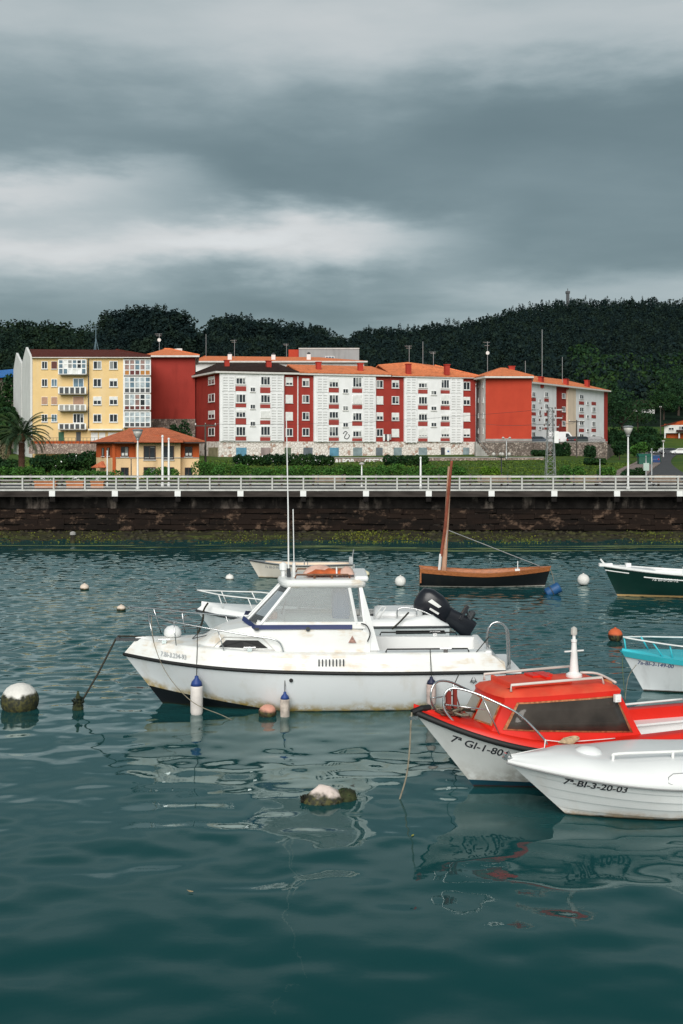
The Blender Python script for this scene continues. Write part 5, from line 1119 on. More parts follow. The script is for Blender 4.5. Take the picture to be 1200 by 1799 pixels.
for lab, px, D, h, r, lf in (('tall dark tree left of the white gable', 8, 222, 15, 5.0, 'dark'), ('dark tree at the left border below the blue roof', -14, 214, 12.5, 4.6, 'dark'), ('small dark tree behind the palm fronds', 30, 216, 8.5, 3.2, 'dark'), ('dark tree filling the gap between the palm and the blue roof', 17, 208, 9.0, 4.4, 'dark'), ('dark leafy tree at the left border beside the lawn', -8, 205, 8.0, 4.2, 'dark')):
    tree(lab, px, D, ground(px, D), h, r, LEAF[lf], gL, 2600, leaf=.34)
bush('pale pinkish shrub on the lawn left of the palm', -4, 14, 778, 170, mat('dry_leaf', (.2, .17, .10), .8, .4, 4), gD, 500, leaf=.15)
# hill-top mast
t = thing('hilltop_mast', 'small dark lookout mast on the crest of the right hill', 'mast', W(997.5, 530, 985)); b = MB(); b.box(-1.2, 1.2, -1.2, 1.2, -6, 7); b.build('tower', m_dmetal, t); b = MB(); b.box(-1.7, 1.7, -1.7, 1.7, 7.01, 9.0); b.build('cabin', m_dmetal, t); b = MB(); b.tube([(0, 0, 9), (0, 0, 11.5)], .3, 5); b.build('aerial', m_dmetal, t)
# ------------------------------------------------------------------ boats
def thin_glass():
    m = bpy.data.materials.new('boat_glass'); m.use_nodes = True; nt = m.node_tree; nt.nodes.clear(); N = nt.nodes.new; L = nt.links.new
    o = N('ShaderNodeOutputMaterial'); t = N('ShaderNodeBsdfTransparent'); t.inputs[0].default_value = (.74, .78, .78, 1); g = N('ShaderNodeBsdfGlossy'); g.inputs['Roughness'].default_value = .22
    d = N('ShaderNodeBsdfDiffuse'); d.inputs[0].default_value = (.6, .62, .62, 1); mx0 = N('ShaderNodeMixShader'); mx0.inputs[0].default_value = .07; L(t.outputs[0], mx0.inputs[1]); L(d.outputs[0], mx0.inputs[2])
    f = N('ShaderNodeFresnel'); f.inputs[0].default_value = 1.5; mx = N('ShaderNodeMixShader'); L(f.outputs[0], mx.inputs[0]); L(mx0.outputs[0], mx.inputs[1]); L(g.outputs[0], mx.inputs[2]); L(mx.outputs[0], o.inputs[0]); return m
m_thin = thin_glass()
def hull_build(zline, boot, stain, zst, boot2=None):
    """paint break at zline(x)=a+b*x (never under c), algae/rust band above it"""
    def f(nt, N, L, tc, c, b):
        sp = N('ShaderNodeSeparateXYZ'); L(tc.outputs['Object'], sp.inputs[0])
        n = nnoise(N, L, tc, 1.1, 6, (1, 1, .6), .65); n2 = nnoise(N, L, tc, 5, 5, (1, 1, 1), .6)
        a, bb, cc = zline
        zl = nmath(N, L, 'MAXIMUM', nmath(N, L, 'ADD', a, nmath(N, L, 'MULTIPLY', sp.outputs[0], bb)), cc)
        rel = nmath(N, L, 'SUBTRACT', sp.outputs[2], zl)
        # dull streaks and the stained band over the waterline
        st = nnoise(N, L, tc, 2.6, 4, (1, 1, .12), .6)
        c = nmix(N, L, nmath(N, L, 'MULTIPLY', nstep(N, L, st, .52, .8), .18), c, tuple(x * .9 for x in stain))
        low = nmath(N, L, 'SUBTRACT', 1.0, nstep(N, L, nmath(N, L, 'ADD', rel, nmath(N, L, 'MULTIPLY', nmath(N, L, 'SUBTRACT', n, .5), zst * 1.6)), 0.0, zst))
        c = nmix(N, L, nmath(N, L, 'MULTIPLY', low, nstep(N, L, n2, .25, .6)), c, stain)
        c = nmix(N, L, nmath(N, L, 'LESS_THAN', rel, 0.0), c, boot)
        if boot2: c = nmix(N, L, nmath(N, L, 'LESS_THAN', sp.outputs[2], boot2[0]), c, boot2[1])
        slime = nmath(N, L, 'SUBTRACT', 1.0, nstep(N, L, nmath(N, L, 'ADD', sp.outputs[2], nmath(N, L, 'MULTIPLY', nmath(N, L, 'SUBTRACT', n2, .5), .08)), .0, .05))
        return nmix(N, L, slime, c, (.02, .022, .012))
    return f
def rust_build(nt, N, L, tc, c, b):
    n = nnoise(N, L, tc, 1.5, 7, (.6, 1, 2.6), .68); n2 = nnoise(N, L, tc, 3.5, 4, (1, 1, .25), .55)
    g = nnoise(N, L, tc, .9, 3)
    c = nmix(N, L, nmath(N, L, 'MULTIPLY', nstep(N, L, g, .42, .75), .35), c, (.60, .57, .50))
    f = nmath(N, L, 'MULTIPLY', nstep(N, L, n, .47, .66), nstep(N, L, n2, .34, .6)); return nmix(N, L, nmath(N, L, 'MULTIPLY', f, .5), c, (.52, .33, .12))
m_gel = mat('weathered_gelcoat', (.80, .80, .78), .35, .04, .8, spec=.4, build=rust_build); m_gelw = mat('clean_gelcoat', (.80, .80, .79), .3, .05, .8, spec=.45)
m_steel = mat('stainless', (.62, .62, .62), .22, .05, metal=.9); m_rub = mat('black_rubber', (.012, .012, .012), .6); m_navy = mat('navy_stripe', (.012, .025, .11), .4)
m_rope = mat('rope', (.22, .19, .14), .9, .3, 12); m_drope = mat('dark_rope', (.03, .028, .02), .9, .3, 12); m_ink = mat('registration_black', (.02, .022, .03), .6); m_inkg = mat('faded_registration', (.36, .37, .38), .7, .2, 5)
class Hull:
    def __init__(s, L, B, zs, zk=-.35, rake=1.0, bpow=2.0, sm_=.5, narrow=.15, p0=1.05, p1=.36, blunt=0.0):
        s.L, s.B, s.zs, s.zk, s.rake, s.bpow, s.sm, s.nar, s.p0, s.p1, s.bl = L, B, zs, zk, rake, bpow, sm_, narrow, p0, p1, blunt
    def b(s, q):
        if q < s.sm: r = 1 - (1 - q / s.sm) ** s.bpow
        else: r = 1 - s.nar * ((q - s.sm) / (1 - s.sm)) ** 2
        return s.B / 2 * (r + s.bl * (1 - q) ** 12 * (1 if q > 0 else .5))
    def P(s, q, t, side=-1, off=0.0):
        p = s.p0 + (s.p1 - s.p0) * min(1, q / (s.sm * .9)); x = s.L * q + s.rake * (1 - t) * (1 - q) ** 3
        zk = s.zk * (1 - .25 * q); z = zk + (s.zs(q) - zk) * t
        return Vector((x, side * (s.b(q) * max(t, 0) ** p + off), z))
    def shell(s, nq=40, nt=12):
        b = MB(); qs = [(i / nq) ** 1.25 for i in range(nq + 1)]
        for sd in (-1, 1): b.grid([[s.P(q, t / nt, sd) for t in range(nt + 1)] for q in qs])
        b.face([s.P(1, t / nt, -1) for t in range(nt + 1)] + [s.P(1, t / nt, 1) for t in range(nt, -1, -1)]); return b
    def line(s, t=1.0, off=0.0, dz=0.0, q0=0.0, q1=1.0, n=40, sides=(-1, 1)):
        """sheer-like line: near side, round the bow, far side"""
        qs = [q0 + (q1 - q0) * (i / n) ** 1.25 for i in range(n + 1)]
        near = [s.P(q, t, -1, off) + Vector((0, 0, dz)) for q in qs]; far_ = [s.P(q, t, 1, off) + Vector((0, 0, dz)) for q in qs]
        if sides == (-1,): return near
        if sides == (1,): return far_
        return near[::-1] + far_[1:]
    def on(s, x, z, off=.006, side=-1):
        q = x / s.L
        for _ in range(12):
            zk = s.zk * (1 - .25 * q); t = (z - zk) / (s.zs(q) - zk); q = max(0, min(1, (x - s.rake * (1 - t) * (1 - q) ** 3) / s.L))
        return s.P(q, t, side, off)
    def deck(s, f_edge, q0, q1, camber=.05, n=24, m=6):
        """f_edge(q)->(x,y>0,z)"""
        rows = []
        for i in range(n + 1):
            x, y, z = f_edge(q0 + (q1 - q0) * i / n); rows.append([(x, y * u, z + camber * (1 - u * u)) for u in [-1 + 2 * k / m for k in range(m + 1)]])
        b = MB(); b.grid(rows); return b
def open_inside(h, root, q0, q1, wid, zf, m_cap, m_in, dz=.012, wall_t=.05, floor_name='floorboard'):
    q0 = max(q0, (h.rake + .12) / h.L); qs = [q0 + (q1 - q0) * i / 24 for i in range(25)]
    yf = lambda q: max(.015, min((h.b(q) - wid) * .82, abs(h.on(max(h.L * q, .01), zf, 0).y) - .05))
    h.deck(lambda q: (h.L * q, max(.004, h.b(q) - .004), h.zs(q) + dz), .0, q0, .015).build('bow_cap', m_cap, root)
    b = MB()
    for sd in (-1, 1): b.grid([[h.P(q, 1, sd, .015) + Vector((0, 0, dz)), h.P(q, 1, sd, -min(wid, h.b(q) * .9)) + Vector((0, 0, dz))] for q in qs])
    o = b.build('gunwale', m_cap, root); s_ = o.modifiers.new('t', 'SOLIDIFY'); s_.thickness = .035; s_.offset = 0
    b = MB()
    for sd in (-1, 1): b.grid([[h.P(q, 1, sd, -min(wid, h.b(q) * .9)) + Vector((0, 0, dz - .02)), Vector((h.P(q, 1, sd).x, sd * yf(q), zf))] for q in qs])
    b.build('lining', m_in, root)
    b = MB(); b.grid([[Vector((h.L * q, -yf(q), zf)), Vector((h.L * q, yf(q), zf))] for q in qs]); b.build(floor_name, m_in, root)
    b = MB(); q = q1; yy = h.b(q) - .02; zt = h.zs(q); b.box(h.L * q - .06, h.L * q - .005, -yy, yy, zf, zt); b.build('transom', m_cap, root)
def fender(label, loc, r, hh, col, top, group='fenders hanging from the boats', line=None, tilt=None):
    t = thing('fender', label, 'fender', loc, 0, group)
    if tilt: t.rotation_euler = tilt
    b = MB(); b.lathe([(r * .3, -hh), (r * .8, -hh * .97), (r, -hh * .88), (r, -hh * .28), (r * .96, -hh * .22)], n=16); b.build('body', col, t, smooth=True)
    b = MB(); b.lathe([(r * .97, -hh * .219), (r * .8, -hh * .12), (r * .36, -hh * .04), (r * .28, 0.02), (r * .1, .03)], n=16); b.build('cap', top, t, smooth=True)
    if line: b = MB(); b.tube([(0, 0, .02)] + [Vector(p) - Vector(loc) for p in line], .010, 5); b.build('lanyard', m_drope, t)
    return t
def rails(root, paths, r=.016, m=None, name='handrail', smooth=4, n=7):
    out = []
    for p in paths: b = MB(); b.tube(p, r, n, smooth=smooth); out.append(b.build(name, m or m_steel, root, smooth=True))
    return out

# ---- white cabin cruiser
h = Hull(8.75, 2.85, lambda q: .94 + .21 * max(0, 1 - q / .75) ** 1.6 , -.42, 1.22, 2.3, .46, .14, 1.0, .33)
c = thing('cabin_cruiser', 'white weathered cabin cruiser with navy stripe, black rubbing strake and long aerials', 'boat', (-5.08, 26.62, 0), .022, 'boats moored in the harbour')
m_ch = mat('cruiser_hull', (.82, .83, .84), .3, .03, .7, spec=.45, build=hull_build((.50, -.135, .012), (.010, .011, .013), (.44, .30, .08), .26)); h.shell(48, 14).build('hull', m_ch, c, smooth=True)
b = MB(); b.tube(h.line(1, .0), .042, 8); b.build('rubbing_strake', m_rub, c, smooth=True)
zd = lambda q: 1.375 + .155 * max(0, 1 - q / .55) ** 1.1
edge = lambda q: (h.L * q + .26 * (1 - q) ** 8, max(.02, h.b(q) - .03 - .09 * min(1, q * 8)), zd(q))
b = MB()
for sd in (-1, 1):
    rows = []
    for i in range(49):
        q = (i / 48) ** 1.3; x, y, z = edge(q); s0 = h.P(q, 1, sd); k = 1.0
        if q > .955: k = 1 - .55 * (q - .955) / .045
        z = s0.z + (z - s0.z) * k; rows.append([s0 + Vector((0, 0, .03)), Vector((s0.x * .6 + x * .4, sd * (y * .45 + abs(s0.y) * .55), s0.z * .6 + z * .4)), Vector((x, sd * (y + .01), z - .05)), Vector((x, sd * (y - .02), z - .012)), Vector((x, sd * (y - .07), z))])
    b.grid(rows)
b.build('deck_moulding', m_gel, c, smooth=True)
ed2 = lambda q: (edge(q)[0], max(.01, edge(q)[1] - .07), edge(q)[2])
h.deck(ed2, .0, .67, .05).build('foredeck', m_gel, c, smooth=True)
# side decks, cockpit
for sd in (-1, 1):
    b = MB(); b.grid([[Vector((ed2(q)[0], sd * ed2(q)[1], ed2(q)[2])), Vector((ed2(q)[0], sd * (ed2(q)[1] - .26), ed2(q)[2] + .01)), Vector((ed2(q)[0], sd * (ed2(q)[1] - .27), .62))] for q in [.66 + .30 * i / 10 for i in range(11)]]); b.build('cockpit_coaming', m_gelw, c, angle=30)
b = MB(); b.box(5.75, 8.42, -1.1, 1.1, .55, .62); b.build('cockpit_sole', m_gelw, c)
b = MB(); b.box(8.30, 8.46, -1.12, 1.12, .5, 1.40); b.box(7.9, 8.296, .1, 1.05, .62, 1.0); b.build('stern_seat', m_gelw, c, bevel=.04)
b = MB(); b.grid([[(8.42, sd * 1.12, 1.36) , (8.70, sd * 1.16, 1.12), (8.78, sd * 1.18, .98)] for sd in (-1, -.5, 0, .5, 1)]); b.build('transom_moulding', m_gelw, c)
b = MB(); b.box(8.72, 9.14, -1.05, 1.05, .86, .93); b.build('swim_platform', m_gelw, c, bevel=.02)
# trunk cabin
def rsec(x, wb, wt, zb, zt): return [(x, -wb, zb), (x, -wt - .01, zt - .07), (x, -wt + .05, zt - .012), (x, -wt * .5, zt + .02), (x, 0, zt + .03), (x, wt * .5, zt + .02), (x, wt - .05, zt - .012), (x, wt + .01, zt - .07), (x, wb, zb)]
b = MB(); sec = [rsec(1.72, .70, .60, 1.44, 1.50), rsec(1.9, .76, .64, 1.42, 1.58), rsec(2.12, .85, .72, 1.40, 1.72), rsec(2.4, .95, .82, 1.38, 1.83), rsec(2.9, 1.07, .96, 1.36, 1.93), rsec(3.3, 1.11, 1.02, 1.35, 1.98), rsec(4.2, 1.13, 1.05, 1.34, 2.0), rsec(5.2, 1.13, 1.05, 1.34, 1.97), rsec(5.7, 1.12, 1.04, 1.34, 1.84)]
b.grid(sec); b.face(sec[0]); b.face(sec[-1]); b.build('trunk_cabin', m_gel, c, angle=35)
def sideq(pts, y0, y1, z0, z1, off):
    return [Vector((x, -(y0 + (y1 - y0) * (z - z0) / (z1 - z0)) - off, z)) for x, z in pts]
def tw(pts, off):
    o_ = []
    for x, z in pts:
        wb = interp([(1.72, .70), (1.9, .76), (2.12, .85), (2.4, .95), (2.9, 1.07), (3.3, 1.11), (4.2, 1.13)], x); wt = interp([(1.72, .60), (1.9, .64), (2.12, .72), (2.4, .82), (2.9, .96), (3.3, 1.02), (4.2, 1.05)], x); zb, zt = interp([(1.72, 1.44), (2.4, 1.38), (3.3, 1.35), (4.2, 1.34)], x), interp([(1.72, 1.50), (1.9, 1.58), (2.12, 1.72), (2.4, 1.83), (2.9, 1.93), (3.3, 1.98), (4.2, 2.0)], x)
        o_.append(Vector((x, -(wb - (wb - wt) * min(1, (z - zb) / (zt - .07 - zb))) - off, z)))
    return o_
b = MB(); b.slab(tw([(2.16, 1.44), (2.40, 1.67), (2.85, 1.68), (3.25, 1.69), (3.52, 1.45), (2.85, 1.44)], .022), (0, -.012, 0)); o = b.build('trunk_window', m_gel, c)
b = MB(); b.slab(tw([(2.29, 1.475), (2.45, 1.63), (2.85, 1.64), (3.18, 1.645), (3.40, 1.48), (2.85, 1.475)], .036), (0, -.008, 0)); b.build('pane', m_rub, o)
b = MB(); b.tube(tw([(2.13, 1.43), (2.39, 1.69), (2.85, 1.70), (3.27, 1.71), (3.56, 1.43), (2.85, 1.42)], .03), .013, 6, closed=True); b.build('window_trim', m_eave, o)
# wheelhouse
zr0, zr1 = 2.05, 2.78; yb, yt = 1.03, .86
W_ = lambda x, y, z: Vector((x, y, z))
base = {1: W_(3.22, 0, 2.02)}
for sd, nm in ((-1, 'near'), (1, 'far')):
    bl_, tl, tr, br = [W_(x, sd * (yb if z < 2.3 else yt), z) for x, z in ((3.24, zr0 - .05), (3.90, zr1 + .03), (5.24, zr1 + .03), (5.40, zr0 - .05))]
    b = MB(); b.slab([bl_, tl, tr, br], (0, -sd * .012, 0)); b.build('side_window', m_thin, c)
    b = MB(); b.tube([bl_, tl], .045, 6); b.build('pillar', m_gelw, c); b = MB(); b.tube([br, tr], .04, 6); b.build('pillar', m_gelw, c)
    b = MB(); b.slab([W_(5.46, sd * yt, 2.80), W_(5.54, sd * yt, 2.80), W_(5.92, sd * (yb + .02), 1.40), W_(5.46, sd * (yb + .03), 1.40), W_(5.56, sd * (yb), 1.95)], (0, -sd * .06, 0)); b.build('rear_pillar', m_gelw, c)
    cb, ct = W_(2.90, sd * .36, 2.0), W_(3.66, sd * .30, 2.80)
    b = MB(); b.slab([bl_, tl, ct, cb], (.01, 0, 0)); b.build('windscreen', m_thin, c); b = MB(); b.tube([cb, ct], .035, 6); b.build('mullion', m_gelw, c)
    b = MB(); b.slab([W_(3.12, sd * (yb + .035), 1.99), W_(3.10, sd * (yb + .045), 1.89), W_(5.30, sd * (yb + .055), 1.89), W_(5.30, sd * (yb + .04), 1.99)], (0, sd * .012, 0)); b.slab([W_(3.12, sd * (yb + .035), 1.99), W_(3.10, sd * (yb + .045), 1.89), W_(2.78, sd * .42, 2.0), W_(2.82, sd * .40, 2.1)], (-.012, 0, 0)); b.build('navy_band', m_navy, c)
    b = MB(); b.slab([W_(3.14, sd * (yb + .012), 1.9), W_(3.14, sd * (yb - .01), 2.05), W_(5.6, sd * (yb - .01), 2.05), W_(5.6, sd * (yb + .012), 1.9)], (0, sd * .025, 0)); b.build('window_sill', m_gel, c)
b = MB(); b.slab([W_(2.90, -.36, 2.0), W_(3.66, -.30, 2.80), W_(3.66, .30, 2.80), W_(2.90, .36, 2.0)], (.01, 0, 0)); b.build('windscreen', m_thin, c)
b = MB(); b.prism([(3.62, -.35), (3.72, -.78), (3.86, -.92), (5.4, -.93), (5.62, -.80), (5.66, 0), (5.62, .80), (5.4, .93), (3.86, .92), (3.72, .78), (3.62, .35), (3.58, 0)], 2.79, 2.98); b.build('cabin_roof', m_gel, c, bevel=.07, angle=40)
b = MB(); b.box(5.36, 5.68, -.86, .86, 2.93, 3.06); b.build('roof_lip', m_gelw, c, bevel=.05)
b = MB(); b.box(3.15, 3.75, -.9, .9, 1.98, 2.06); b.build('dashboard', m_gelw, c); b = MB(); b.box(4.85, 5.28, -.28, .32, 1.95, 2.72); b.build('helm_seat', mat('blue_seat', (.03, .10, .22), .6), c, bevel=.12)
b = MB(); b.box(3.3, 3.6, -.75, -.45, 2.062, 2.22); b.build('cushion', mat('salmon_cloth', (.55, .25, .16), .8), c, bevel=.05)
for y in (-.62, .62):
    b = MB(); b.tube([(4.0, y, 2.99), (4.04, y, 3.07), (5.22, y, 3.07), (5.26, y, 2.99)], .022, 6)
    for x in (4.45, 4.85): b.tube([(x, y, 2.98), (x, y, 3.06)], .03, 6)
    b.build('grab_rail', mat('teak', (.16, .07, .035), .6, .3, 8), c)
b = MB(); b.tube([(3.86, -.45, 3.0), (3.85, -.45, 3.2)], .045, 8); b.build('aerial_base', m_dmetal, c); b = MB(); b.tube([(3.85, -.45, 3.2), (3.84, -.45, 4.6), (3.80, -.45, 6.62)], lambda u: .020 - .008 * u, 6); b.build('aerial', m_wpaint, c)
b = MB(); b.tube([(3.96, -.25, 2.98), (3.97, -.25, 3.3)], .04, 8); b.tube([(3.97, -.25, 3.3), (3.95, -.25, 4.55)], .013, 6); b.build('aerial', m_wpaint, c)
b = MB(); b.lathe([(.05, 2.98), (.06, 3.1), (.1, 3.13), (.1, 3.25), (.03, 3.3)], (3.72, -.1, 0), 10); b.build('masthead_light', m_gelw, c)
# rails and small fittings
def nd(px, py, D): v = W(px, py, D) - Vector((-5.08, 26.62, 0)); return v
nr = [(.10, -.05, 2.25), (.75, -.52, 2.13), (1.3, -.80, 2.02), (2.3, -1.1, 1.88), (3.1, -1.2, 1.76), (3.5, -1.22, 1.70), (3.68, -1.22, 1.6), (3.76, -1.22, 1.39)]
mir = lambda P: [(x, -y, z) for x, y, z in P]
rails(c, [nr[::-1] + mir(nr)[1:]], .019, name='bow_rail')
for p in ([(.62, -.44, 2.16), (.78, -.62, 1.52)], [(2.28, -1.1, 1.88), (2.42, -1.16, 1.44)], [(1.25, -.8, 2.03), (1.32, -.86, 1.5)]): rails(c, [p, mir(p)], .014, name='stanchion', smooth=0)
rails(c, [[(6.05, -1.17, 1.38), (6.08, -1.17, 1.45), (7.9, -1.12, 1.45), (7.93, -1.12, 1.38)], [(6.05, 1.17, 1.38), (6.08, 1.17, 1.45), (7.9, 1.12, 1.45), (7.93, 1.12, 1.38)]], .018, m_rub, smooth=0)
rails(c, [[(8.38, -.95, 1.40), (8.38, -.95, 1.75), (8.45, -.95, 1.95), (8.60, -.95, 2.02), (8.76, -.95, 1.94), (8.82, -.95, 1.7), (8.84, -.95, .95)], [(8.38, -.86, 1.40), (8.38, -.86, 1.75), (8.46, -.86, 1.93), (8.61, -.86, 1.99), (8.78, -.86, 1.92), (8.88, -.86, 1.7), (8.90, -.86, .95)]], .024, name='boarding_hoop')
rails(c, [[(5.50, -1.10, 2.02), (5.62, -1.13, 1.98), (5.70, -1.14, 1.8), (5.64, -1.14, 1.62)]], .014, m_rub)
b = MB()
for i in range(8): x = 4.55 + .078 * i; p = Vector((x, -h.b(x / h.L) + .045, 1.20)); b.box(x - .014, x + .014, p.y - .03, p.y - .008, 1.12, 1.27)
b.build('vent_slot', m_dmetal, c)['kind'] = 'stuff'
b = MB(); p = h.on(3.93, .80, .004); b.lathe([(.0, -.01), (.045, -.01), (.045, .015), (.0, .015)], p, 12, Matrix.Rotation(math.radians(90), 3, 'X')); b.build('drain_hole', m_rub, c)
b = MB(); p = h.on(8.02, .78, .01); b.tube([p + Vector((-.07, 0, -.06)), p + Vector((.07, 0, -.06)), p + Vector((0, 0, .08))], .014, 5, closed=True); b.tube([p + Vector((0, 0, -.09)), p + Vector((.05, 0, -.03)), p + Vector((-.05, 0, -.03))], .012, 5, closed=True); b.build('emblem', m_dmetal, c)
b = MB(); p = Vector((5.30, -1.125, 1.66)); b.slab([p + Vector((-.09, .01, -.07)), p + Vector((.09, .01, -.07)), p + Vector((0, .025, .09))], (0, -.012, 0)); b.build('triangle_badge', mat('worn_badge', (.35, .2, .16), .7, .5, 20), c)
b = MB(); b.box(3.1, 3.2, -1.1, -1.06, 1.87, 1.93); b.lathe([(0, -.03), (.05, -.03), (.05, .03), (0, .03)], (4.3, -1.09, 1.90), 8, Matrix.Rotation(math.radians(90), 3, 'X')); b.build('deck_light', m_dmetal, c)
b = MB(); b.box(-.16, .5, -.05, .05, 1.47, 1.53); b.lathe([(0, -.06), (.05, -.06), (.05, .06), (0, .06)], (-.14, 0, 1.52), 8, Matrix.Rotation(math.radians(90), 3, 'X')); b.build('bow_roller', m_dmetal, c)
b = MB(); b.lathe([(.0, 1.52), (.18, 1.56), (.21, 1.62), (.19, 1.72), (.12, 1.79), (.0, 1.82)], (1.12, .05, 0), 16); b.build('mushroom_vent', m_gelw, c, smooth=True)
def mould(x, z):
    q = x / h.L; s0 = h.P(q, 1, -1); e = edge(q); k = (z - s0.z) / (e[2] - s0.z); return Vector((x, -(abs(s0.y) * (1 - k * .9) + (e[1] + .01) * k * .9) - .012, z))
text_mesh('7.BI-3.234-93', .145, m_inkg, 'registration', c, lambda u, v: mould(.93 + u * .80, 1.23 - .045 * u + v), .002)
CR = Matrix.Translation((-5.08, 26.62, 0)) @ Matrix.Rotation(.022, 4, 'Z')
cw = lambda x, y, z: CR @ Vector((x, y, z))
m_fend = mat('fender_white', (.70, .64, .60), .5, .12, 6); m_fblue = mat('fender_blue', (.02, .05, .20), .5)
p = h.on(1.80, .83, .17); fender('long pale fender with blue top hanging at the bow of the cabin cruiser', cw(*p), .14, .90, m_fend, m_fblue, line=[cw(1.80, p.y + .03, 1.2), cw(1.80, -.93, 1.45), cw(1.8, -.92, 1.95)])
p = h.on(3.79, .52, .12); fender('shorter grimy fender with blue top hanging amidships on the cabin cruiser', cw(*p), .105, .60, mat('grimy_fender', (.52, .44, .38), .7, .4, 6), m_fblue, line=[cw(3.79, p.y + .02, 1.0), cw(3.77, -1.25, 1.38)])
p = h.on(7.05, .86, .12); fender('dark topped fender hanging behind the red boat bow rail', cw(*p), .11, .62, mat('pinkish_fender', (.55, .42, .38), .7, .3, 6), mat('dark_cap', (.015, .018, .05), .5), line=[cw(7.05, p.y, .98), cw(7.05, -1.17, 1.44)])
t = thing('life_jackets', 'orange life jackets under clear film lying on the cruiser roof', 'life jackets', cw(4.78, -.15, 3.0), .02); t.scale = (1, 1, .8)
m_lj = mat('orange_nylon', (.62, .13, .035), .7, .3, 4); m_film = mat('pale_film', (.62, .40, .32), .3, .2, 5)
b = MB()
b.grid([[(-.52 + 1.04 * i / 10, -.32 + .64 * j / 6, (.05 + .16 * math.sin(math.pi * j / 6) * (math.sin(math.pi * i / 10) ** .5) * (.8 + .3 * math.sin(i * 2.1 + j)))) for j in range(7)] for i in range(11)]); b.build('jacket', m_lj, t, smooth=True)
b = MB(); b.grid([[(-.60 + .75 * i / 8, .0 + .42 * j / 6, (.05 + .24 * math.sin(math.pi * j / 6) * (math.sin(math.pi * i / 8) ** .5))) for j in range(7)] for i in range(9)]); b.grid([[(.25 + .34 * i / 8, -.30 + .5 * j / 6, (.06 + .22 * math.sin(math.pi * j / 6) * (math.sin(math.pi * i / 8) ** .5))) for j in range(7)] for i in range(9)]); b.build('film', m_film, t, smooth=True)
b = MB(); b.tube([(.18, -.34, .03), (.18, -.1, .24), (.18, .3, .1)], .02, 5); b.build('strap', m_wpaint, t)

for x, y in ((1.0, -.52), (3.0, -1.22), (7.4, -1.15), (1.0, .52), (7.4, 1.15)):
    z = edge(x / h.L)[2] + .02; b = MB(); b.box(x - .05, x + .05, y - .015, y + .015, z - .03, z + .05); b.tube([(x - .13, y, z + .06), (x + .13, y, z + .06)], .016, 6); b.build('cleat', m_steel, c)
b = MB(); b.tube([(1.62, -.30, 1.56), (1.66, .30, 1.56), (2.0, .3, 1.64), (1.98, -.3, 1.64)], .012, 5, closed=True); b.build('deck_hatch', m_dmetal, c)
b = MB(); b.tube([(3.72 + .05 * math.sin(a), .0 + .17 * math.cos(a), 2.24 + .15 * math.sin(a)) for a in [6.283 * i / 14 for i in range(14)]], .014, 5, closed=True); b.build('steering_wheel', m_rub, c)
# ---- white motorboat with outboard behind the cruiser
h = Hull(7.45, 2.5, lambda q: .80 + .32 * max(0, 1 - q / .6) ** 1.5, -.35, 1.1, 2.4, .45, .10, 1.0, .33)
c = thing('motorboat', 'white motorboat with tilted black outboard lying behind the cabin cruiser', 'boat', (-4.33, 34.0, 0), .0, 'boats moored in the harbour')
h.shell(36, 10).build('hull', mat('motorboat_hull', (.78, .82, .83), .3, .03, 1, build=hull_build((.05, 0, .05), (.02, .02, .02), (.5, .45, .3), .06)), c, smooth=True)
b = MB(); b.tube(h.line(1), .035, 7); b.build('rubbing_strake', m_dmetal, c, smooth=True)
def mh(q): return (.20 if q < .85 else .20 + .10 * math.sin((q - .85) / .15 * 3.14)) * (1 if q < .94 else max(.05, 1 - (q - .94) / .06))
b = MB(); ed = lambda q: (h.L * q + .15 * (1 - q) ** 8, max(.02, h.b(q) - .10), h.zs(q) + mh(q))
for sd in (-1, 1): b.grid([[h.P(q, 1, sd) + Vector((0, 0, .02)), Vector((ed(q)[0], sd * (ed(q)[1] + .06), ed(q)[2] - .06)), Vector((ed(q)[0], sd * ed(q)[1], ed(q)[2])), Vector((ed(q)[0], sd * max(.01, ed(q)[1] - .25), ed(q)[2] + .01))] for q in [(i / 40) ** 1.25 for i in range(41)]])
b.build('deck_moulding', m_gelw, c, smooth=True); h.deck(lambda q: (ed(q)[0], ed(q)[1], ed(q)[2]), 0, .42, .07).build('foredeck', m_gelw, c, smooth=True)
b = MB(); b.box(3.1, 7.2, -.95, .95, .40, .45); b.build('cockpit_sole', m_gelw, c)
b = MB(); b.prism([(5.3, -.7), (6.7, -.75), (6.8, .75), (5.3, .7)], .451, 1.18); b.build('engine_well', m_gelw, c, bevel=.12, angle=40)
b = MB(); b.slab([h.on(5.9, .70, .008), h.on(7.3, .70, .008), h.on(7.35, .60, .008), h.on(5.9, .60, .008)], (0, -.012, 0)); b.build('black_flash', m_rub, c)
b = MB(); b.tube([(2.9, -.9, 1.05), (3.1, 0, 1.16), (2.9, .9, 1.05)], .03, 6, smooth=4); b.build('windscreen_base', m_dmetal, c)
rails(c, [[(.02, 0, 1.72), (.9, -.5, 1.62), (2.1, -.85, 1.52), (2.35, -.9, 1.25)], [(.02, 0, 1.72), (.9, .5, 1.62), (2.1, .85, 1.52), (2.35, .9, 1.25)]], .02, m_wpaint, 'bow_rail')
for p in ([(.7, -.4, 1.64), (.85, -.52, 1.25)], [(1.6, -.72, 1.56), (1.75, -.82, 1.22)]): rails(c, [p, mir(p)], .016, m_wpaint, 'stanchion', 0)
rails(c, [[(5.25, -1.05, 1.02), (5.5, -1.05, 1.38)], [(5.4, -1.05, 1.02), (5.62, -1.05, 1.36)], [(5.47, -1.05, 1.37), (5.65, -1.05, 1.36)]], .02, m_wpaint, 'grab_rail', 0)
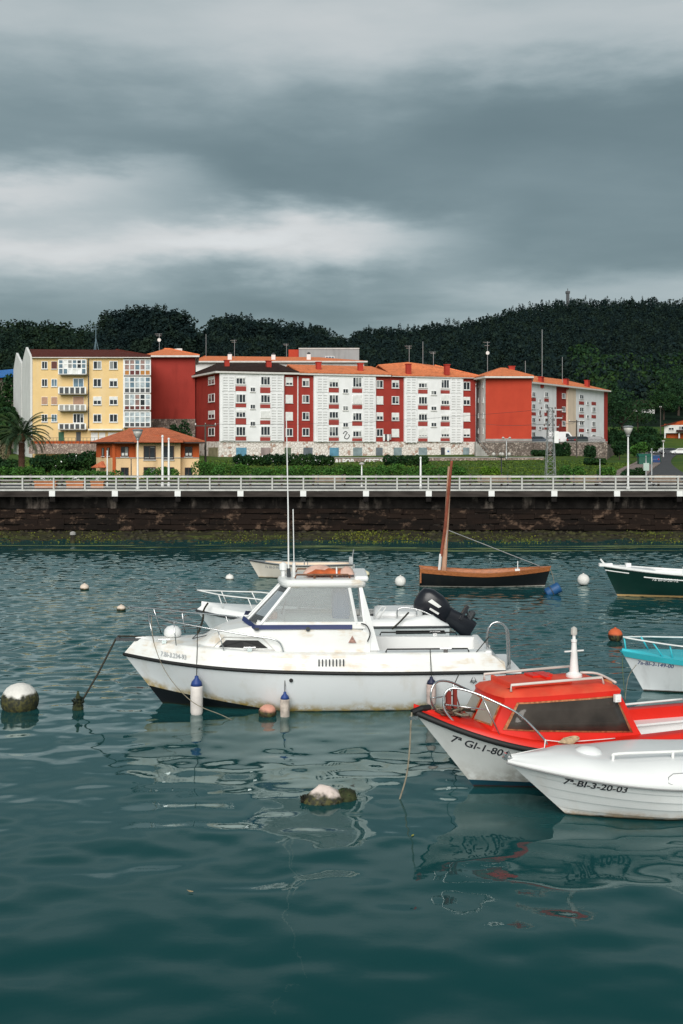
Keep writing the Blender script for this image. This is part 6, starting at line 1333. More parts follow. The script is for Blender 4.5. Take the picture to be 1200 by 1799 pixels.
rails(c, [[(5.95, -.9, 1.02), (6.0, -.9, 1.30), (6.5, -.9, 1.28), (7.0, -.92, 1.08), (7.15, -.92, .95)], [(6.5, -.9, 1.28), (6.52, -.92, 1.1)]], .022, m_steel, 'stern_rail')
text_mesh('7a-BI-3-172-98', .13, m_ink, 'registration', c, lambda u, v: h.on(1.05 + u, .83 - .05 * u + v, .008), .002)
o = MB(); T = Matrix.Rotation(math.radians(-33), 4, 'Y').inverted()  # outboard: local axis tilted up
m_ob = mat('outboard_black', (.012, .013, .018), .28, .1, 3, spec=.5)
T = Matrix.Translation((7.05, 0, 1.30)) @ Matrix.Rotation(math.radians(31), 4, 'Y')
def obl(secs, name, parent=c, m=m_ob):
    b = MB(); rows = []
    for x, w, z0, z1 in secs:
        zc, hz = (z0 + z1) / 2, (z1 - z0) / 2; rows.append([T @ Vector((x, w * abs(math.cos(a)) ** .6 * (1 if math.cos(a) >= 0 else -1), zc + hz * abs(math.sin(a)) ** .6 * (1 if math.sin(a) >= 0 else -1))) for a in [2 * math.pi * k / 16 for k in range(16)]])
    b.grid(rows, close_v=True); b.face(rows[0]); b.face(rows[-1]); return b.build(name, m, parent, smooth=True)
mo = obl([(-.52, .10, -.20, .12), (-.46, .24, -.36, .30), (-.2, .30, -.44, .40), (.15, .30, -.44, .38), (.42, .28, -.40, .28), (.55, .2, -.3, .16)], 'outboard_motor')
obl([(.42, .2, -.38, .22), (.65, .18, -.36, .20), (.88, .16, -.32, .22), (1.15, .14, -.36, .24), (1.42, .08, -.30, .2)], 'motor_leg', mo); b = MB(); b.slab([T @ Vector(p) for p in ((.88, -.2, .05), (.88, .2, .05), (.88, .16, .50), (.88, -.16, .50))], T.to_3x3() @ Vector((.08, 0, 0))); b.build('cavitation_plate', m_ob, mo)
b = MB(); b.slab([T @ Vector(p) for p in ((1.0, -.03, -.2), (1.38, -.03, -.60), (1.54, -.03, -.40), (1.4, -.03, -.1))], (0, .04, 0)); b.build('skeg', m_ob, mo)
b = MB(); b.lathe([(.02, 0), (.11, .02), (.11, .26), (.05, .32)], T @ Vector((1.15, 0, .14)), 10, T.to_3x3())
for k in range(3):
    a = k * 2.094; b.slab([T @ Vector((1.15 + .08 * math.cos(a), .08 * math.sin(a), .28)), T @ Vector((1.15 + .27 * math.cos(a + .5), .27 * math.sin(a + .5), .26)), T @ Vector((1.15 + .30 * math.cos(a - .1), .30 * math.sin(a - .1), .36))], T.to_3x3() @ Vector((0, 0, .02)))
b.build('propeller', m_dmetal, mo); b = MB(); b.slab([T @ Vector(p) for p in ((-.2, -.318, .02), (.16, -.318, .02), (.22, -.315, .1), (-.14, -.315, .14))], (0, -.006, 0)); b.slab([T @ Vector(p) for p in ((-.05, -.318, -.16), (.26, -.315, -.16), (.26, -.315, -.1), (-.05, -.318, -.1))], (0, -.006, 0)); b.build('motor_decal', m_wpaint, mo)
b = MB(); b.tube([T @ Vector((.5, -.05, -.25)), T @ Vector((.2, 0, -.5)), (6.95, 0, .9)], .05, 6); b.build('motor_bracket', m_dmetal, mo)
fender('pale fender lying along the side of the white motorboat', W(650, 1093, 32.6), .12, .62, m_fend, m_fblue, tilt=(0, math.radians(-96), 0)).rotation_euler = (0, math.radians(-84 + 180), 0)

# ---- open boats
def open_boat(name, label, loc, rz, L, B, zs, hullm, capm, inm, rake=.5, wid=.09, zf=.18, strake=None, p0=1.0, p1=.4, narrow=.35, seats=3, bpow=2.0, seatm=None, group='boats moored in the harbour'):
    h = Hull(L, B, zs, -.25, rake, bpow, .5, narrow, p0, p1); c = thing(name, label, 'boat', loc, rz, group)
    h.shell(32, 10).build('hull', hullm, c, smooth=True); open_inside(h, c, .015, 1.0, wid, zf, capm, inm)
    if strake: b = MB(); b.tube(h.line(1 - strake[1], .012), strake[0], 6); b.build('rubbing_strake', strake[2], c)
    for i in range(seats):
        q = .28 + .52 * i / max(1, seats - 1); x = L * q; y = (h.b(q) - wid) * .94; z = h.zs(q) - .16; b = MB(); b.box(x - .13, x + .13, -y, y, z, z + .04); b.build('thwart', seatm or capm, c)
    return h, c
h, c = open_boat('rowing_boat', 'small open cream-white rowing boat moored farthest out', (G(437, 52.2, 0).x, 52.2, 0), .03, 4.75, 1.6, lambda q: .62 + .20 * max(0, 1 - q / .5) ** 1.4 + .05 * max(0, q - .6), mat('rowing_hull', (.68, .62, .54), .5, .05, 1, build=hull_build((.03, 0, .03), (.03, .02, .015), (.45, .36, .25), .08)), m_metal, m_cream, rake=.62, strake=(.03, .02, m_dmetal))
b = MB(); b.box(4.6, 4.78, -.12, .12, .3, .95); b.box(4.72, 4.86, -.1, .1, .2, .6); b.tube([(4.75, 0, .9), (4.82, 0, 1.28)], .03, 6); b.build('outboard_bracket', m_metal, c); b = MB(); b.tube([(2.55, -.7, .66), (2.55, -.7, .86)], .03, 6); b.tube([(2.7, -.7, .66), (2.7, -.7, .8)], .025, 6); b.build('rowlock', m_metal, c)
text_mesh('7a BI-3-98', .16, m_inkg, 'registration', c, lambda u, v: h.on(.75 + u, .48 - .03 * u + v, .008), .002)
# dark wooden boat with mast: bow points right
m_teak = mat('varnished_wood', (.38, .13, .045), .45, .3, 5, stretch=(1, 6, 6)); D0 = 49.2
m_dk = mat('black_hull', (.010, .011, .012), .4, .1, 1, build=hull_build((.055, 0, .055), (.45, .42, .38), (.05, .04, .03), .05))
px_ = lambda px, D: (px - HX) / F * D
h, c = open_boat('wooden_sailing_boat', 'black wooden boat with varnished gunwale and leaning bare mast', (px_(966, D0), D0 - .3, 0), math.pi - .03, 5.65, 1.75, lambda q: .62 + .24 * max(0, 1 - q / .55) ** 1.5 + .18 * max(0, (q - .5) / .5) ** 1.5, m_dk, m_teak, m_teak, rake=.35, wid=.12, zf=.2, narrow=.28, seats=3)
b = MB()
for sd in (-1, 1): b.grid([[h.P(q, 1, sd, .022) + Vector((0, 0, .02)), h.P(q, .83, sd, .022), h.P(q, .83, sd, .002)] for q in [i / 30 for i in range(31)]])
o = b.build('gunwale_band', m_teak, c); o.modifiers.new('t', 'SOLIDIFY').thickness = .012
mx = (966 - 778) / F * D0
b = MB(); b.tube([(mx, 0, .2), (mx - .16, 0, 3.0), (mx - .28, .0, 5.15)], lambda u: .115 - .03 * u, 8); b.build('mast', mat('pale_spar', (.50, .29, .19), .7, .3, 3, stretch=(4, 4, .6)), c)
b = MB(); b.tube([(mx + .10, .14, 1.3), (mx - .08, .16, 2.6), (mx - .20, .14, 3.9), (mx - .36, .13, 5.4)], lambda u: .075 - .03 * abs(u - .4), 7); b.build('yard', mat('dark_spar', (.24, .06, .03), .6, .3, 4), c)
b = MB(); b.tube([(mx + .18, .14, .72), (mx + .12, .15, 1.4)], .06, 6); b.build('furled_cloth', m_wpaint, c)
b = MB(); b.tube([(mx - .18, 0, 2.42), (.5, 0, .88)], .018, 5); b.tube([(mx - .17, .1, 2.4), (mx - .1, .12, 1.6)], .015, 5); b.build('stay', m_metal, c); b = MB(); b.box(1.42, 1.62, .5, .66, .68, .82); b.tube([(1.5, .58, .8), (1.5, .58, 1.15)], .02, 5); b.build('cleat_post', m_wpaint, c)
b = MB(); b.tube([(5.6, .45, .85), (5.66, .5, .5), (5.68, .5, .1)], .012, 5); b.build('stern_line', m_rope, c)
# dark green boat, right
h = Hull(6.6, 2.1, lambda q: .86 + .36 * max(0, 1 - q / .7) ** 1.5, -.35, .75, 2.1, .5, .2, 1.0, .4)
c = thing('green_boat', 'dark green boat with white gunwale and moulding lines at the right edge', 'boat', (px_(1060, 45.6), 45.6, 0), .04, 'boats moored in the harbour')
h.shell(36, 12).build('hull', mat('green_hull', (.006, .028, .022), .3, .15, 1, build=hull_build((.10, 0, .10), (.42, .27, .12), (.01, .02, .02), .03)), c, smooth=True)
open_inside(h, c, .01, 1, .14, .35, m_wpaint, m_gelw); b = MB(); b.tube(h.line(1, .0, .03), .055, 7); b.build('rubbing_strake', m_wpaint, c); b = MB(); b.tube(h.line(.84, .004, 0, .21, 1, sides=(-1,)), .025, 6); b.tube(h.line(.9, .004, 0, .0, .13, sides=(-1,)), .022, 6); b.build('white_line', m_wpaint, c)
h.deck(lambda q: (h.L * q, h.b(q) * .95, h.zs(q) + .03), .0, .3, .06).build('foredeck', m_gelw, c)
b = MB(); b.box(-.18, .35, -.09, .09, 1.22, 1.34); b.tube([(.05, 0, 1.3), (-.12, 0, 1.5)], .04, 6); b.build('bow_fitting', m_wpaint, c); b = MB(); b.box(.9, 1.1, -.1, .1, 1.2, 1.34); b.build('bow_bitt', m_wpaint, c); rails(c, [[(2.9, -.95, .98), (2.92, -.95, 1.28)], [(4.05, -1.0, .95), (4.12, -1.0, 1.15), (4.4, -1.0, 1.25), (6.3, -1.0, 1.25)], [(4.04, -1.0, .95), (4.04, -1.0, 1.33)]], .025, m_wpaint)
text_mesh('7a BI-3-30-92', .17, m_wpaint, 'registration', c, lambda u, v: h.on(1.75 + u * 1.05, .72 - .05 * u + v, .01), .004)
# turquoise-edged white boat, right
h = Hull(5.4, 1.95, lambda q: .70 + .26 * max(0, 1 - q / .6) ** 1.4, -.3, .72, 2.2, .5, .2, 1.0, .4); m_tq = mat('turquoise_paint', (.05, .50, .58), .45, .08, 2)
c = thing('turquoise_boat', 'white boat with turquoise gunwale and white bow rail at the right edge', 'boat', (px_(1093, 27.9), 27.9, 0), .10, 'boats moored in the harbour')
h.shell(36, 12).build('hull', mat('turq_hull', (.70, .72, .73), .4, .04, 1, build=hull_build((.03, 0, .03), (.03, .02, .02), (.10, .06, .05), .03)), c, smooth=True)
b = MB()
for sd in (-1, 1): b.grid([[h.P(q, .925, sd, .004), h.P(q, .925, sd, .05), h.P(q, 1, sd, .06) + Vector((-.05 * (1 - q) ** 6, 0, .05)), h.P(q, 1, sd, -min(.16, h.b(q) * .9)) + Vector((0, 0, .06))] for q in [(i / 30) ** 1.3 for i in range(31)]])
b.build('gunwale_band', m_tq, c, angle=30); h.deck(lambda q: (h.L * q, h.b(q) * .94, h.zs(q) + .05), .0, .45, .05).build('foredeck', m_tq, c); open_inside(h, c, .44, 1, .14, .3, m_tq, m_gelw)
rl = [(.04, -.03, 1.33), (.6, -.40, 1.27), (1.3, -.70, 1.2), (2.4, -.9, 1.1), (2.7, -.92, .8)]
rails(c, [rl, mir(rl)], .02, m_wpaint, 'bow_rail'); rails(c, [[(.05, 0, 1.33), (.1, 0, .98)], [(.62, -.38, 1.27), (.85, -.48, .92)], [(1.0, -.52, 1.22), (1.06, -.55, .9)], [(.62, .38, 1.27), (.85, .48, .92)]], .02, m_tq, 'stanchion', 0)
text_mesh('7a-BI-3-149-00', .135, mat('blue_ink', (.05, .08, .2), .6), 'registration', c, lambda u, v: h.on(.33 + u * .92, .70 - .05 * u + v, .008), .002)

# ---- red cabin boat
h = Hull(6.9, 2.25, lambda q: .70 + .72 * max(0, 1 - q / .42) ** 1.9 + .04 * q, -.35, 1.45, 2.2, .46, .14, 1.0, .36)
c = thing('red_cabin_boat', 'red cabin boat with white hull, grey windows and a short white mast', 'boat', (1.25, 19.7, 0), math.radians(20), 'boats moored in the harbour')
def faded_build(nt, N, L, tc, cc, b):
    g = N('ShaderNodeNewGeometry'); sp = N('ShaderNodeSeparateXYZ'); L(tc.outputs['Object'], sp.inputs[0]); n = nnoise(N, L, tc, 2.2, 6, (1, 1.5, 1), .6)
    return nmix(N, L, nmath(N, L, 'MULTIPLY', nstep(N, L, n, .42, .72), .6), cc, (.66, .12, .055))
m_rd = mat('red_boat_paint', (.66, .020, .010), .38, .08, 1.5, spec=.4); m_rdf = mat('sun_faded_red', (.66, .055, .025), .6, .15, 2, build=faded_build)
h.shell(44, 12).build('hull', mat('red_boat_hull', (.70, .70, .68), .4, .05, 1, build=hull_build((.15, -.01, .12), (.010, .05, .075), (.42, .40, .36), .5, (.035, (.08, .02, .02)))), c, smooth=True)
b = MB(); b.tube(h.line(1, .005), .055, 8); b.build('rubbing_strake', m_rub, c, smooth=True)
ed = lambda q: (h.L * q, max(.02, h.b(q) - .03), h.zs(q) + .07 + .08 * min(1, q / .15))
b = MB()
for sd in (-1, 1): b.grid([[h.P(q, 1, sd, .02) + Vector((0, 0, .045)), Vector((ed(q)[0], sd * (ed(q)[1] + .02), ed(q)[2] - .03)), Vector((ed(q)[0], sd * (ed(q)[1] - .02), ed(q)[2])), Vector((ed(q)[0], sd * max(.01, ed(q)[1] - .12), ed(q)[2]))] for q in [(i / 40) ** 1.3 for i in range(41)]])
b.build('bulwark', m_rd, c, smooth=True)
h.deck(lambda q: (ed(q)[0], max(.01, ed(q)[1] - .08), ed(q)[2] - .004), .0, .58, .07).build('foredeck', m_rd, c, smooth=True)
for sd in (-1, 1): b = MB(); b.grid([[Vector((ed(q)[0], sd * (ed(q)[1] - .11), ed(q)[2] + .002)), Vector((ed(q)[0], sd * (ed(q)[1] - .24), ed(q)[2] + .002)), Vector((ed(q)[0], sd * (ed(q)[1] - .26), .32))] for q in [.56 + .44 * i / 10 for i in range(11)]]); b.build('cockpit_side', m_rd if sd < 0 else m_rd, c, angle=30)
b = MB(); b.box(3.9, 6.8, -.85, .85, .30, .34); b.box(4.1, 6.7, .58, .84, .341, .62); b.build('cockpit_sole', m_gelw, c)
for x0 in (4.3,): b = MB(); b.box(x0, x0 + 2.4, .5, .83, .63, .67); b.build('bench', m_gelw, c)
hb = lambda x: interp([(1.0, .56), (1.25, .66), (1.5, .74), (1.9, .83), (3.0, .88), (4.2, .86)], x)
Yn = lambda x, z: hb(x) - .17 * max(0, (z - .85)) / .77
def ring(z, xf, xa, ins=0.0, n=9, bulge=.10):
    xs = [xf + (xa - xf) * i / n for i in range(n + 1)]
    if z is None:
        zz = lambda x: h.zs(x / h.L) + .11; w_ = lambda x: min(Yn(x, .85) - ins, h.b(x / h.L) - .10)
        return [Vector((x, -w_(x), zz(x))) for x in xs] + [Vector((x, w_(x), zz(x))) for x in xs[::-1]] + [Vector((xf - bulge * (1 - (u / .6) ** 2), u, zz(xf))) for u in (.35, 0, -.35)]
    near = [Vector((x, -(Yn(x, z) - ins), z)) for x in xs]; far_ = [Vector((x, (Yn(x, z) - ins), z)) for x in xs[::-1]]
    fr = [Vector((xf - bulge * (1 - (u / .6) ** 2) if abs(u) < .6 else xf, u, z)) for u in (.35, 0, -.35)]
    return near + far_ + fr
b = MB(); R_s = [ring(None, 1.10, 4.06, -.01), ring(.99, 1.14, 3.98), ring(1.60, 1.47, 3.70), ring(1.66, 1.46, 3.72, -.015), ring(1.73, 1.52, 3.68, .05), ring(1.765, 1.66, 3.60, .18), ring(1.79, 2.0, 3.3, .45)]
b.grid(R_s, close_v=True); b.face(R_s[-1]); o = b.build('cabin', m_rd, c, angle=38)
o.data.materials.append(m_rdf); bm_ = o.data
for p in bm_.polygons:
    if p.center.z > 1.64: p.material_index = 1
def sidepanel(pts, off, name, m, parent, nx=10, sd=-1, th=.012):
    (x0, z0), (x1, z1), (x2, z2), (x3, z3) = pts  # BL TL TR BR
    b = MB(); rows = []
    for i in range(nx + 1):
        u = i / nx; xb, zb_, xt, zt_ = x0 + (x3 - x0) * u, z0 + (z3 - z0) * u, x1 + (x2 - x1) * u, z1 + (z2 - z1) * u
        rows.append([Vector((xb + (xt - xb) * v, sd * (Yn(xb + (xt - xb) * v, zb_ + (zt_ - zb_) * v) + off), zb_ + (zt_ - zb_) * v)) for v in (0, .33, .66, 1)])
    b.grid(rows); o = b.build(name, m, parent, smooth=True); s_ = o.modifiers.new('t', 'SOLIDIFY'); s_.thickness = th; s_.offset = 0; return o
m_rwin = mat('tinted_acrylic', (.055, .045, .038), .12, .5, 1.1, spec=.35); m_trim = mat('sealant_trim', (.42, .16, .07), .8, .5, 14); m_canvas = mat('greyish_acrylic', (.30, .27, .22), .3, .12, 1.5, spec=.5)
for sd in (-1, 1):
    o = sidepanel([(1.38, 1.14), (1.67, 1.58), (3.60, 1.575), (3.86, .93)], .012, 'side_window', m_trim, c, sd=sd); sidepanel([(1.45, 1.16), (1.69, 1.555), (3.575, 1.55), (3.79, .965)], .026, 'pane', m_rwin, o, sd=sd)
def frontq(y0, y1, m, name, off, parent, g=0.0):
    P_ = lambda y, z, k: Vector((1.08 + (1.47 - 1.08) * (z - .88) / .72 - (.10 * (1 - (y / .6) ** 2) if abs(y) < .6 else 0) - off, y * (1 - .13 * (z - .88) / .72), z))
    b = MB(); b.slab([P_(y0 + g, 1.19 + g, 0), P_(y1 - g, 1.19 + g, 0), P_(y1 - g, 1.57 - g, 0), P_(y0 + g, 1.57 - g, 0)], (-.008, 0, .004)); return b.build(name, m, parent)
for y0, y1 in ((-.58, -.04), (.04, .58)):
    o = frontq(y0, y1, m_trim, 'windscreen', .016, c); frontq(y0, y1, m_canvas, 'pane', .028, o, .03)
b = MB(); b.prism([(1.75, -.42), (2.9, -.42), (2.9, .42), (1.75, .42)], 1.78, 1.83); b.box(1.70, 1.76, -.42, .42, 1.76, 1.86); b.build('roof_hatch', m_rdf, c, bevel=.015); b = MB(); b.box(2.35, 2.75, .02, .34, 1.834, 1.87); b.box(2.5, 2.6, -.2, .3, 1.834, 1.88); b.build('hatch_latch', m_rd, c)
for y in (-.50, .50): rails(c, [[(1.62, y * 1.02, 1.75), (1.62, y * 1.02, 1.86), (3.42, y * 1.1, 1.88), (3.46, y * 1.1, 1.76)]], .024, mat('pale_grab_rail', (.62, .55, .50), .5), 'grab_rail', 0)
rails(c, [[(3.5, .3, 1.80), (3.75, .1, 1.80), (3.78, -.45, 1.74)]], .024, mat('pale_grab_rail', (.6, .5, .4), .5), 'grab_rail')
b = MB(); b.lathe([(.14, 1.77), (.15, 1.80), (.145, 1.84), (.085, 1.88), (.06, 2.2), (.045, 2.42), (.055, 2.43), (.055, 2.47), (.03, 2.48), (.03, 2.56)], (3.22, .05, 0), 12); b.build('mast', m_wpaint, c, angle=40); b = MB(); b.lathe([(.055, 2.561), (.06, 2.6), (.055, 2.68), (.01, 2.71)], (3.22, .05, 0), 10); b.build('mast_light', m_lampglass, c); b = MB(); b.box(3.02, 3.42, .04, .06, 2.25, 2.275); b.build('spreader', m_wpaint, c)
b = MB(); b.box(3.50, 3.62, -.86, -.80, 1.49, 1.62); b.box(3.535, 3.585, -.875, -.861, 1.525, 1.585); b.build('nav_lamp', m_wpaint, c)
nr = [(.62, -.30, 1.26), (.46, -.26, 1.48), (.46, -.26, 1.72), (.60, -.30, 1.84), (.9, -.48, 1.78), (1.25, -.70, 1.62), (1.6, -.86, 1.42), (2.0, -.97, 1.0), (2.06, -.98, .86)]
rails(c, [nr, mir(nr)], .021, name='bow_rail'); rails(c, [[(1.02, -.57, 1.73), (1.28, -.72, 1.08)], [(1.02, .57, 1.73), (1.28, .72, 1.08)], [(.48, -.28, 1.56), (1.08, -.60, 1.50)], [(.48, .28, 1.56), (1.08, .60, 1.50)]], .013, name='stanchion', smooth=0)
rails(c, [[(4.25, .84, .74), (4.4, .86, .93), (4.6, .88, .97), (6.2, .88, .98)]], .022, m_wpaint)
b = MB(); b.box(.62, .70, -.04, .04, 1.28, 1.72); b.box(.80, .86, .06, .12, 1.25, 1.74); b.box(.55, .95, -.06, .02, 1.28, 1.36); b.build('windlass_post', mat('rusty_red', (.25, .03, .02), .7), c)
b = MB(); b.tube([(-.05, -.04, 1.42), (.14, -.03, 1.47), (.3, 0, 1.46)], .055, 8); b.build('bow_fairlead', m_rub, c); b = MB(); b.box(-.10, .04, -.10, -.04, 1.30, 1.36); b.build('bow_fitting', m_steel, c)
text_mesh('7ª GI-1-804-99', .19, m_ink, 'registration', c, lambda u, v: h.on(.60 + u * .98, .88 + .02 - .33 * u + .06 * u * u + v, .008), .003)
RB = Matrix.Translation((1.25, 19.7, 0)) @ Matrix.Rotation(math.radians(20), 4, 'Z'); rw = lambda x, y, z: RB @ Vector((x, y, z))
t = thing('rope_pile', 'tangled heap of brown mooring rope and chain on the red foredeck', 'rope', rw(.66, 0, 1.33), .3)
for k, m in enumerate((m_drope, m_rope, mat('rust_chain', (.10, .045, .03), .8, .4, 12))):
    P = [Vector((rng.normal(0, .22), rng.normal(0, .13), rng.uniform(-.04, .10))) for _ in range(26)]; b = MB(); b.tube(P, .017, 5, smooth=4); b.build('rope', m, t, smooth=True)
t = thing('ball_float', 'orange ball float hanging behind the red cabin', 'float', rw(3.92, .1, 1.52), 0); m_ofl = mat('orange_float', (.66, .17, .06), .5, .15, 4)
b = MB(); b.lathe([(.0, -.17), (.1, -.14), (.16, -.06), (.165, .03), (.12, .12), (.05, .17), (.0, .175)], n=16); b.build('ball', m_ofl, t, smooth=True); b = MB(); b.lathe([(.03, .176), (.05, .2), (.02, .23)], n=8); b.build('eye', m_dmetal, t)

# ---- white clinker motorboat in front
h = Hull(5.6, 2.0, lambda q: .60 + .33 * max(0, 1 - q / .62) ** 1.5, -.30, 1.35, 2.2, .48, .12, 1.05, .42)
c = thing('white_boat', 'white clinker-style boat overlapping the red boat at the lower right', 'boat', (px_(890, 18.4), 18.4, 0), math.radians(10), 'boats moored in the harbour')
m_wh = mat('clinker_hull', (.78, .78, .77), .35, .04, 1, build=hull_build((.0, 0, .012), (.03, .03, .02), (.50, .36, .24), .20))
b = MB()
lv = [0, .2, .36, .361, .52, .521, .68, .681, .84, .841, 1.0]; of = [0, 0, -.010, .016, -.010, .016, -.010, .016, -.010, .016, 0]
for sd in (-1, 1): b.grid([[h.P((i / 44) ** 1.25, t, sd, o_ * min(1, i / 6)) for t, o_ in zip(lv, of)] for i in range(45)])
b.face([h.P(1, t, -1) for t in lv] + [h.P(1, t, 1) for t in lv[::-1]]); b.build('hull', m_wh, c, angle=25)
hh = lambda q: .05 + .20 * min(1, q / .18) ** .8 + .10 * sm(.25, .5, q)
ed = lambda q: (h.L * q, h.b(q), h.zs(q) + hh(q))
b = MB(); rows = []
for i in range(45):
    q = (i / 44) ** 1.25; x, y, z = ed(q); z0 = h.zs(q); H_ = z - z0; k = min(1, q * 9)
    half = [(y + .05, z0 - .015), (y + .065, z0 + .03), (y + .03, z0 + H_ * .35), (max(.01, y - .10 * k), z0 + H_ * .70), (max(.008, y - .24 * k), z0 + H_ * .94), (max(.005, y - .38 * k), z), (0, z + .025)]
    rows.append([(x, -a, zz) for a, zz in half] + [(x, a, zz) for a, zz in half[::-1][1:]])
b.grid(rows); b.face(rows[-1]); b.build('deck_moulding', m_gelw, c, smooth=True)
b = MB(); b.tube(h.line(1, .035, -.03), .020, 6); b.build('rubbing_strake', mat('shadow_line', (.25, .25, .25), .6), c)  # grey tube, its colour stands in for the shadow line under the deck moulding
b = MB(); b.lathe([(.26, .78), (.25, .98), (.2, 1.06), (.1, 1.10), (.0, 1.105)], (1.38, -.02, 0), 18); b.build('mushroom_vent', m_gelw, c, smooth=True)
rails(c, [[(1.62, -.48, .88), (1.62, -.48, 1.04), (1.70, -.49, 1.09), (2.6, -.52, 1.09), (4.2, -.52, 1.08), (4.4, -.52, .88)], [(2.62, -.52, 1.09), (2.62, -.52, .88)], [(3.6, -.52, 1.08), (3.6, -.52, .88)]], .026, m_wpaint)
def wm(x, z):
    q = x / h.L; z0 = h.zs(q); k = (z - z0) / hh(q); return Vector((x, -(h.b(q) + .035 - .135 * max(0, k - .35) / .35) - .012, z))
pts = [(2.30, .74), (2.32, .82), (2.42, .86), (2.9, .86), (3.4, .85), (3.7, .83), (3.72, .74), (3.6, .70), (2.9, .70), (2.42, .70)]
b = MB(); b.tube([wm(x, z) for x, z in pts], .007, 5, closed=True); b.box(2.62, 2.72, wm(2.65, .77).y - .005, wm(2.65, .77).y + .01, .755, .77); b.build('locker_hatch', mat('hatch_seam', (.3, .3, .3), .6), c)
b = MB(); b.lathe([(.0, -.05), (.035, -.05), (.035, .05), (.0, .05)], (-.02, 0, 1.02), 10, Matrix.Rotation(math.radians(90), 3, 'X')); b.box(-.06, .16, -.05, .05, .955, .985); b.tube([(.0, -.05, 1.0), (.02, -.05, 1.1), (.06, -.05, 1.0)], .012, 5); b.build('bow_roller', m_steel, c)
text_mesh('7ª-BI-3-20-03', .16, m_ink, 'registration', c, lambda u, v: h.on(.80 + u * 1.06, .63 - .105 * u + .02 * u * u + v, .02), .003)
WB = Matrix.Translation((px_(890, 18.4), 18.4, 0)) @ Matrix.Rotation(math.radians(10), 4, 'Z'); ww = lambda x, y, z: WB @ Vector((x, y, z))
t = thing('rope_coil', 'small tan coil of rope on the red gunwale behind the white bow', 'rope', rw(2.42, -1.0, .90), .2)
for k in range(4): b = MB(); b.tube([(.14 * math.cos(a) + .03 * k, .07 * math.sin(a), .02 + .02 * k + .012 * math.sin(2 * a)) for a in [6.283 * i / 14 for i in range(14)]], .016, 5, closed=True); b.build('loop', mat('tan_rope', (.50, .38, .24), .9, .3, 12), t)

# ------------------------------------------------------------------ buoys, floats, ropes
def weedy(name, top, zcut, dark=(.02, .022, .012), nz=.12):
    def f(nt, N, L, tc, c, b):
        sp = N('ShaderNodeSeparateXYZ'); L(tc.outputs['Object'], sp.inputs[0]); n = nnoise(N, L, tc, 4, 5); n2 = nnoise(N, L, tc, 14, 4)
        zz = nmath(N, L, 'ADD', sp.outputs[2], nmath(N, L, 'MULTIPLY', nmath(N, L, 'SUBTRACT', n, .5), nz * 3)); k = nstep(N, L, zz, zcut - .03, zcut + .05)
        dk = nmix(N, L, nstep(N, L, n2, .4, .65), dark, (.075, .07, .02)); return nmix(N, L, k, dk, c)
    return mat(name, top, .7, .12, 3, build=f, bump=.02, bscale=14)
def buoy(label, px, py, r, m, squash=1.0, name='mooring_buoy', ring=True, D=None, sink=.35, rough_=0.0):
    D = D or F * CH / (py - HY); t = thing(name, label, 'buoy', G(px, D, 0), 0, 'mooring buoys')
    b = MB(); n = 18; prof = [(r * math.cos(a), r * squash * (math.sin(a) + 1 - 2 * sink)) for a in [-math.pi / 2 + math.pi * i / 12 for i in range(13)]]; prof[0] = (.005, prof[0][1]); prof[-1] = (.005, prof[-1][1])
    b.lathe(prof, n=n)
    if rough_: b.v = [tuple(Vector(v) * (1 + rough_ * math.sin(v[0] * 40 + v[2] * 31) * math.sin(v[1] * 37 + v[2] * 17))) for v in b.v]
    b.build('ball', m, t, smooth=True); zt = r * squash * (2 - 2 * sink)
    if ring:
        b = MB(); b.lathe([(r * .14, zt - .01), (r * .16, zt + r * .08), (r * .08, zt + r * .12)], n=10); b.build('crown_cap', m, t, smooth=True)
        b = MB(); b.tube([(r * .11 * math.cos(a), 0, zt + r * .2 + r * .11 * math.sin(a)) for a in [6.283 * i / 10 for i in range(10)]], r * .03, 5, closed=True); b.build('ring', m_dmetal, t)
    return t
buoy('large white buoy with weedy dark lower half at the left edge', 35, 1245, .43, weedy('buoy_white_weedy', (.74, .71, .66), .34), .95, sink=.28, ring=False, rough_=.012)
m_bw = weedy('buoy_pinkwhite', (.70, .58, .48), .07, nz=.03); m_bwh = weedy('buoy_white', (.76, .74, .70), .03, nz=.02)
buoy('small pale orange buoy left in open water before the yellow reflection', 148.5, 1036, .19, m_bw, .9, sink=.25); buoy('small pale orange buoy just beyond the cruiser bow rail', 213, 1072, .17, m_bw, .8, sink=.3)
buoy('small whitish buoy left of the white rowing boat', 403.5, 1018, .19, m_bwh, .9, sink=.3); buoy('small yellowish buoy right of the white rowing boat stern', 643, 1011, .17, weedy('buoy_cream', (.68, .62, .42), .04, nz=.02), .9, sink=.3)
buoy('round white buoy left of the black wooden boat', 703.5, 1030, .24, m_bwh, 1.0, sink=.06); buoy('round white buoy between the black boat and the green boat', 1025, 1028, .26, m_bwh, 1.0, sink=.06)
buoy('orange mooring buoy with black underside near the turquoise boat bow', 1081, 1126, .225, weedy('buoy_orange', (.60, .12, .04), .20, (.012, .010, .010), .01), 1.0, sink=.12); buoy('salmon pink buoy with dark base floating against the cruiser hull', 470, 1257, .20, weedy('buoy_salmon', (.62, .30, .22), .12, (.03, .02, .012), .05), .85, sink=.28, ring=False, rough_=.02)
t = thing('mussel_buoy', 'pinkish white float crusted with mussels drifting in front of the cruiser', 'buoy', G(570, 19.3, 0), .2, 'mooring buoys')
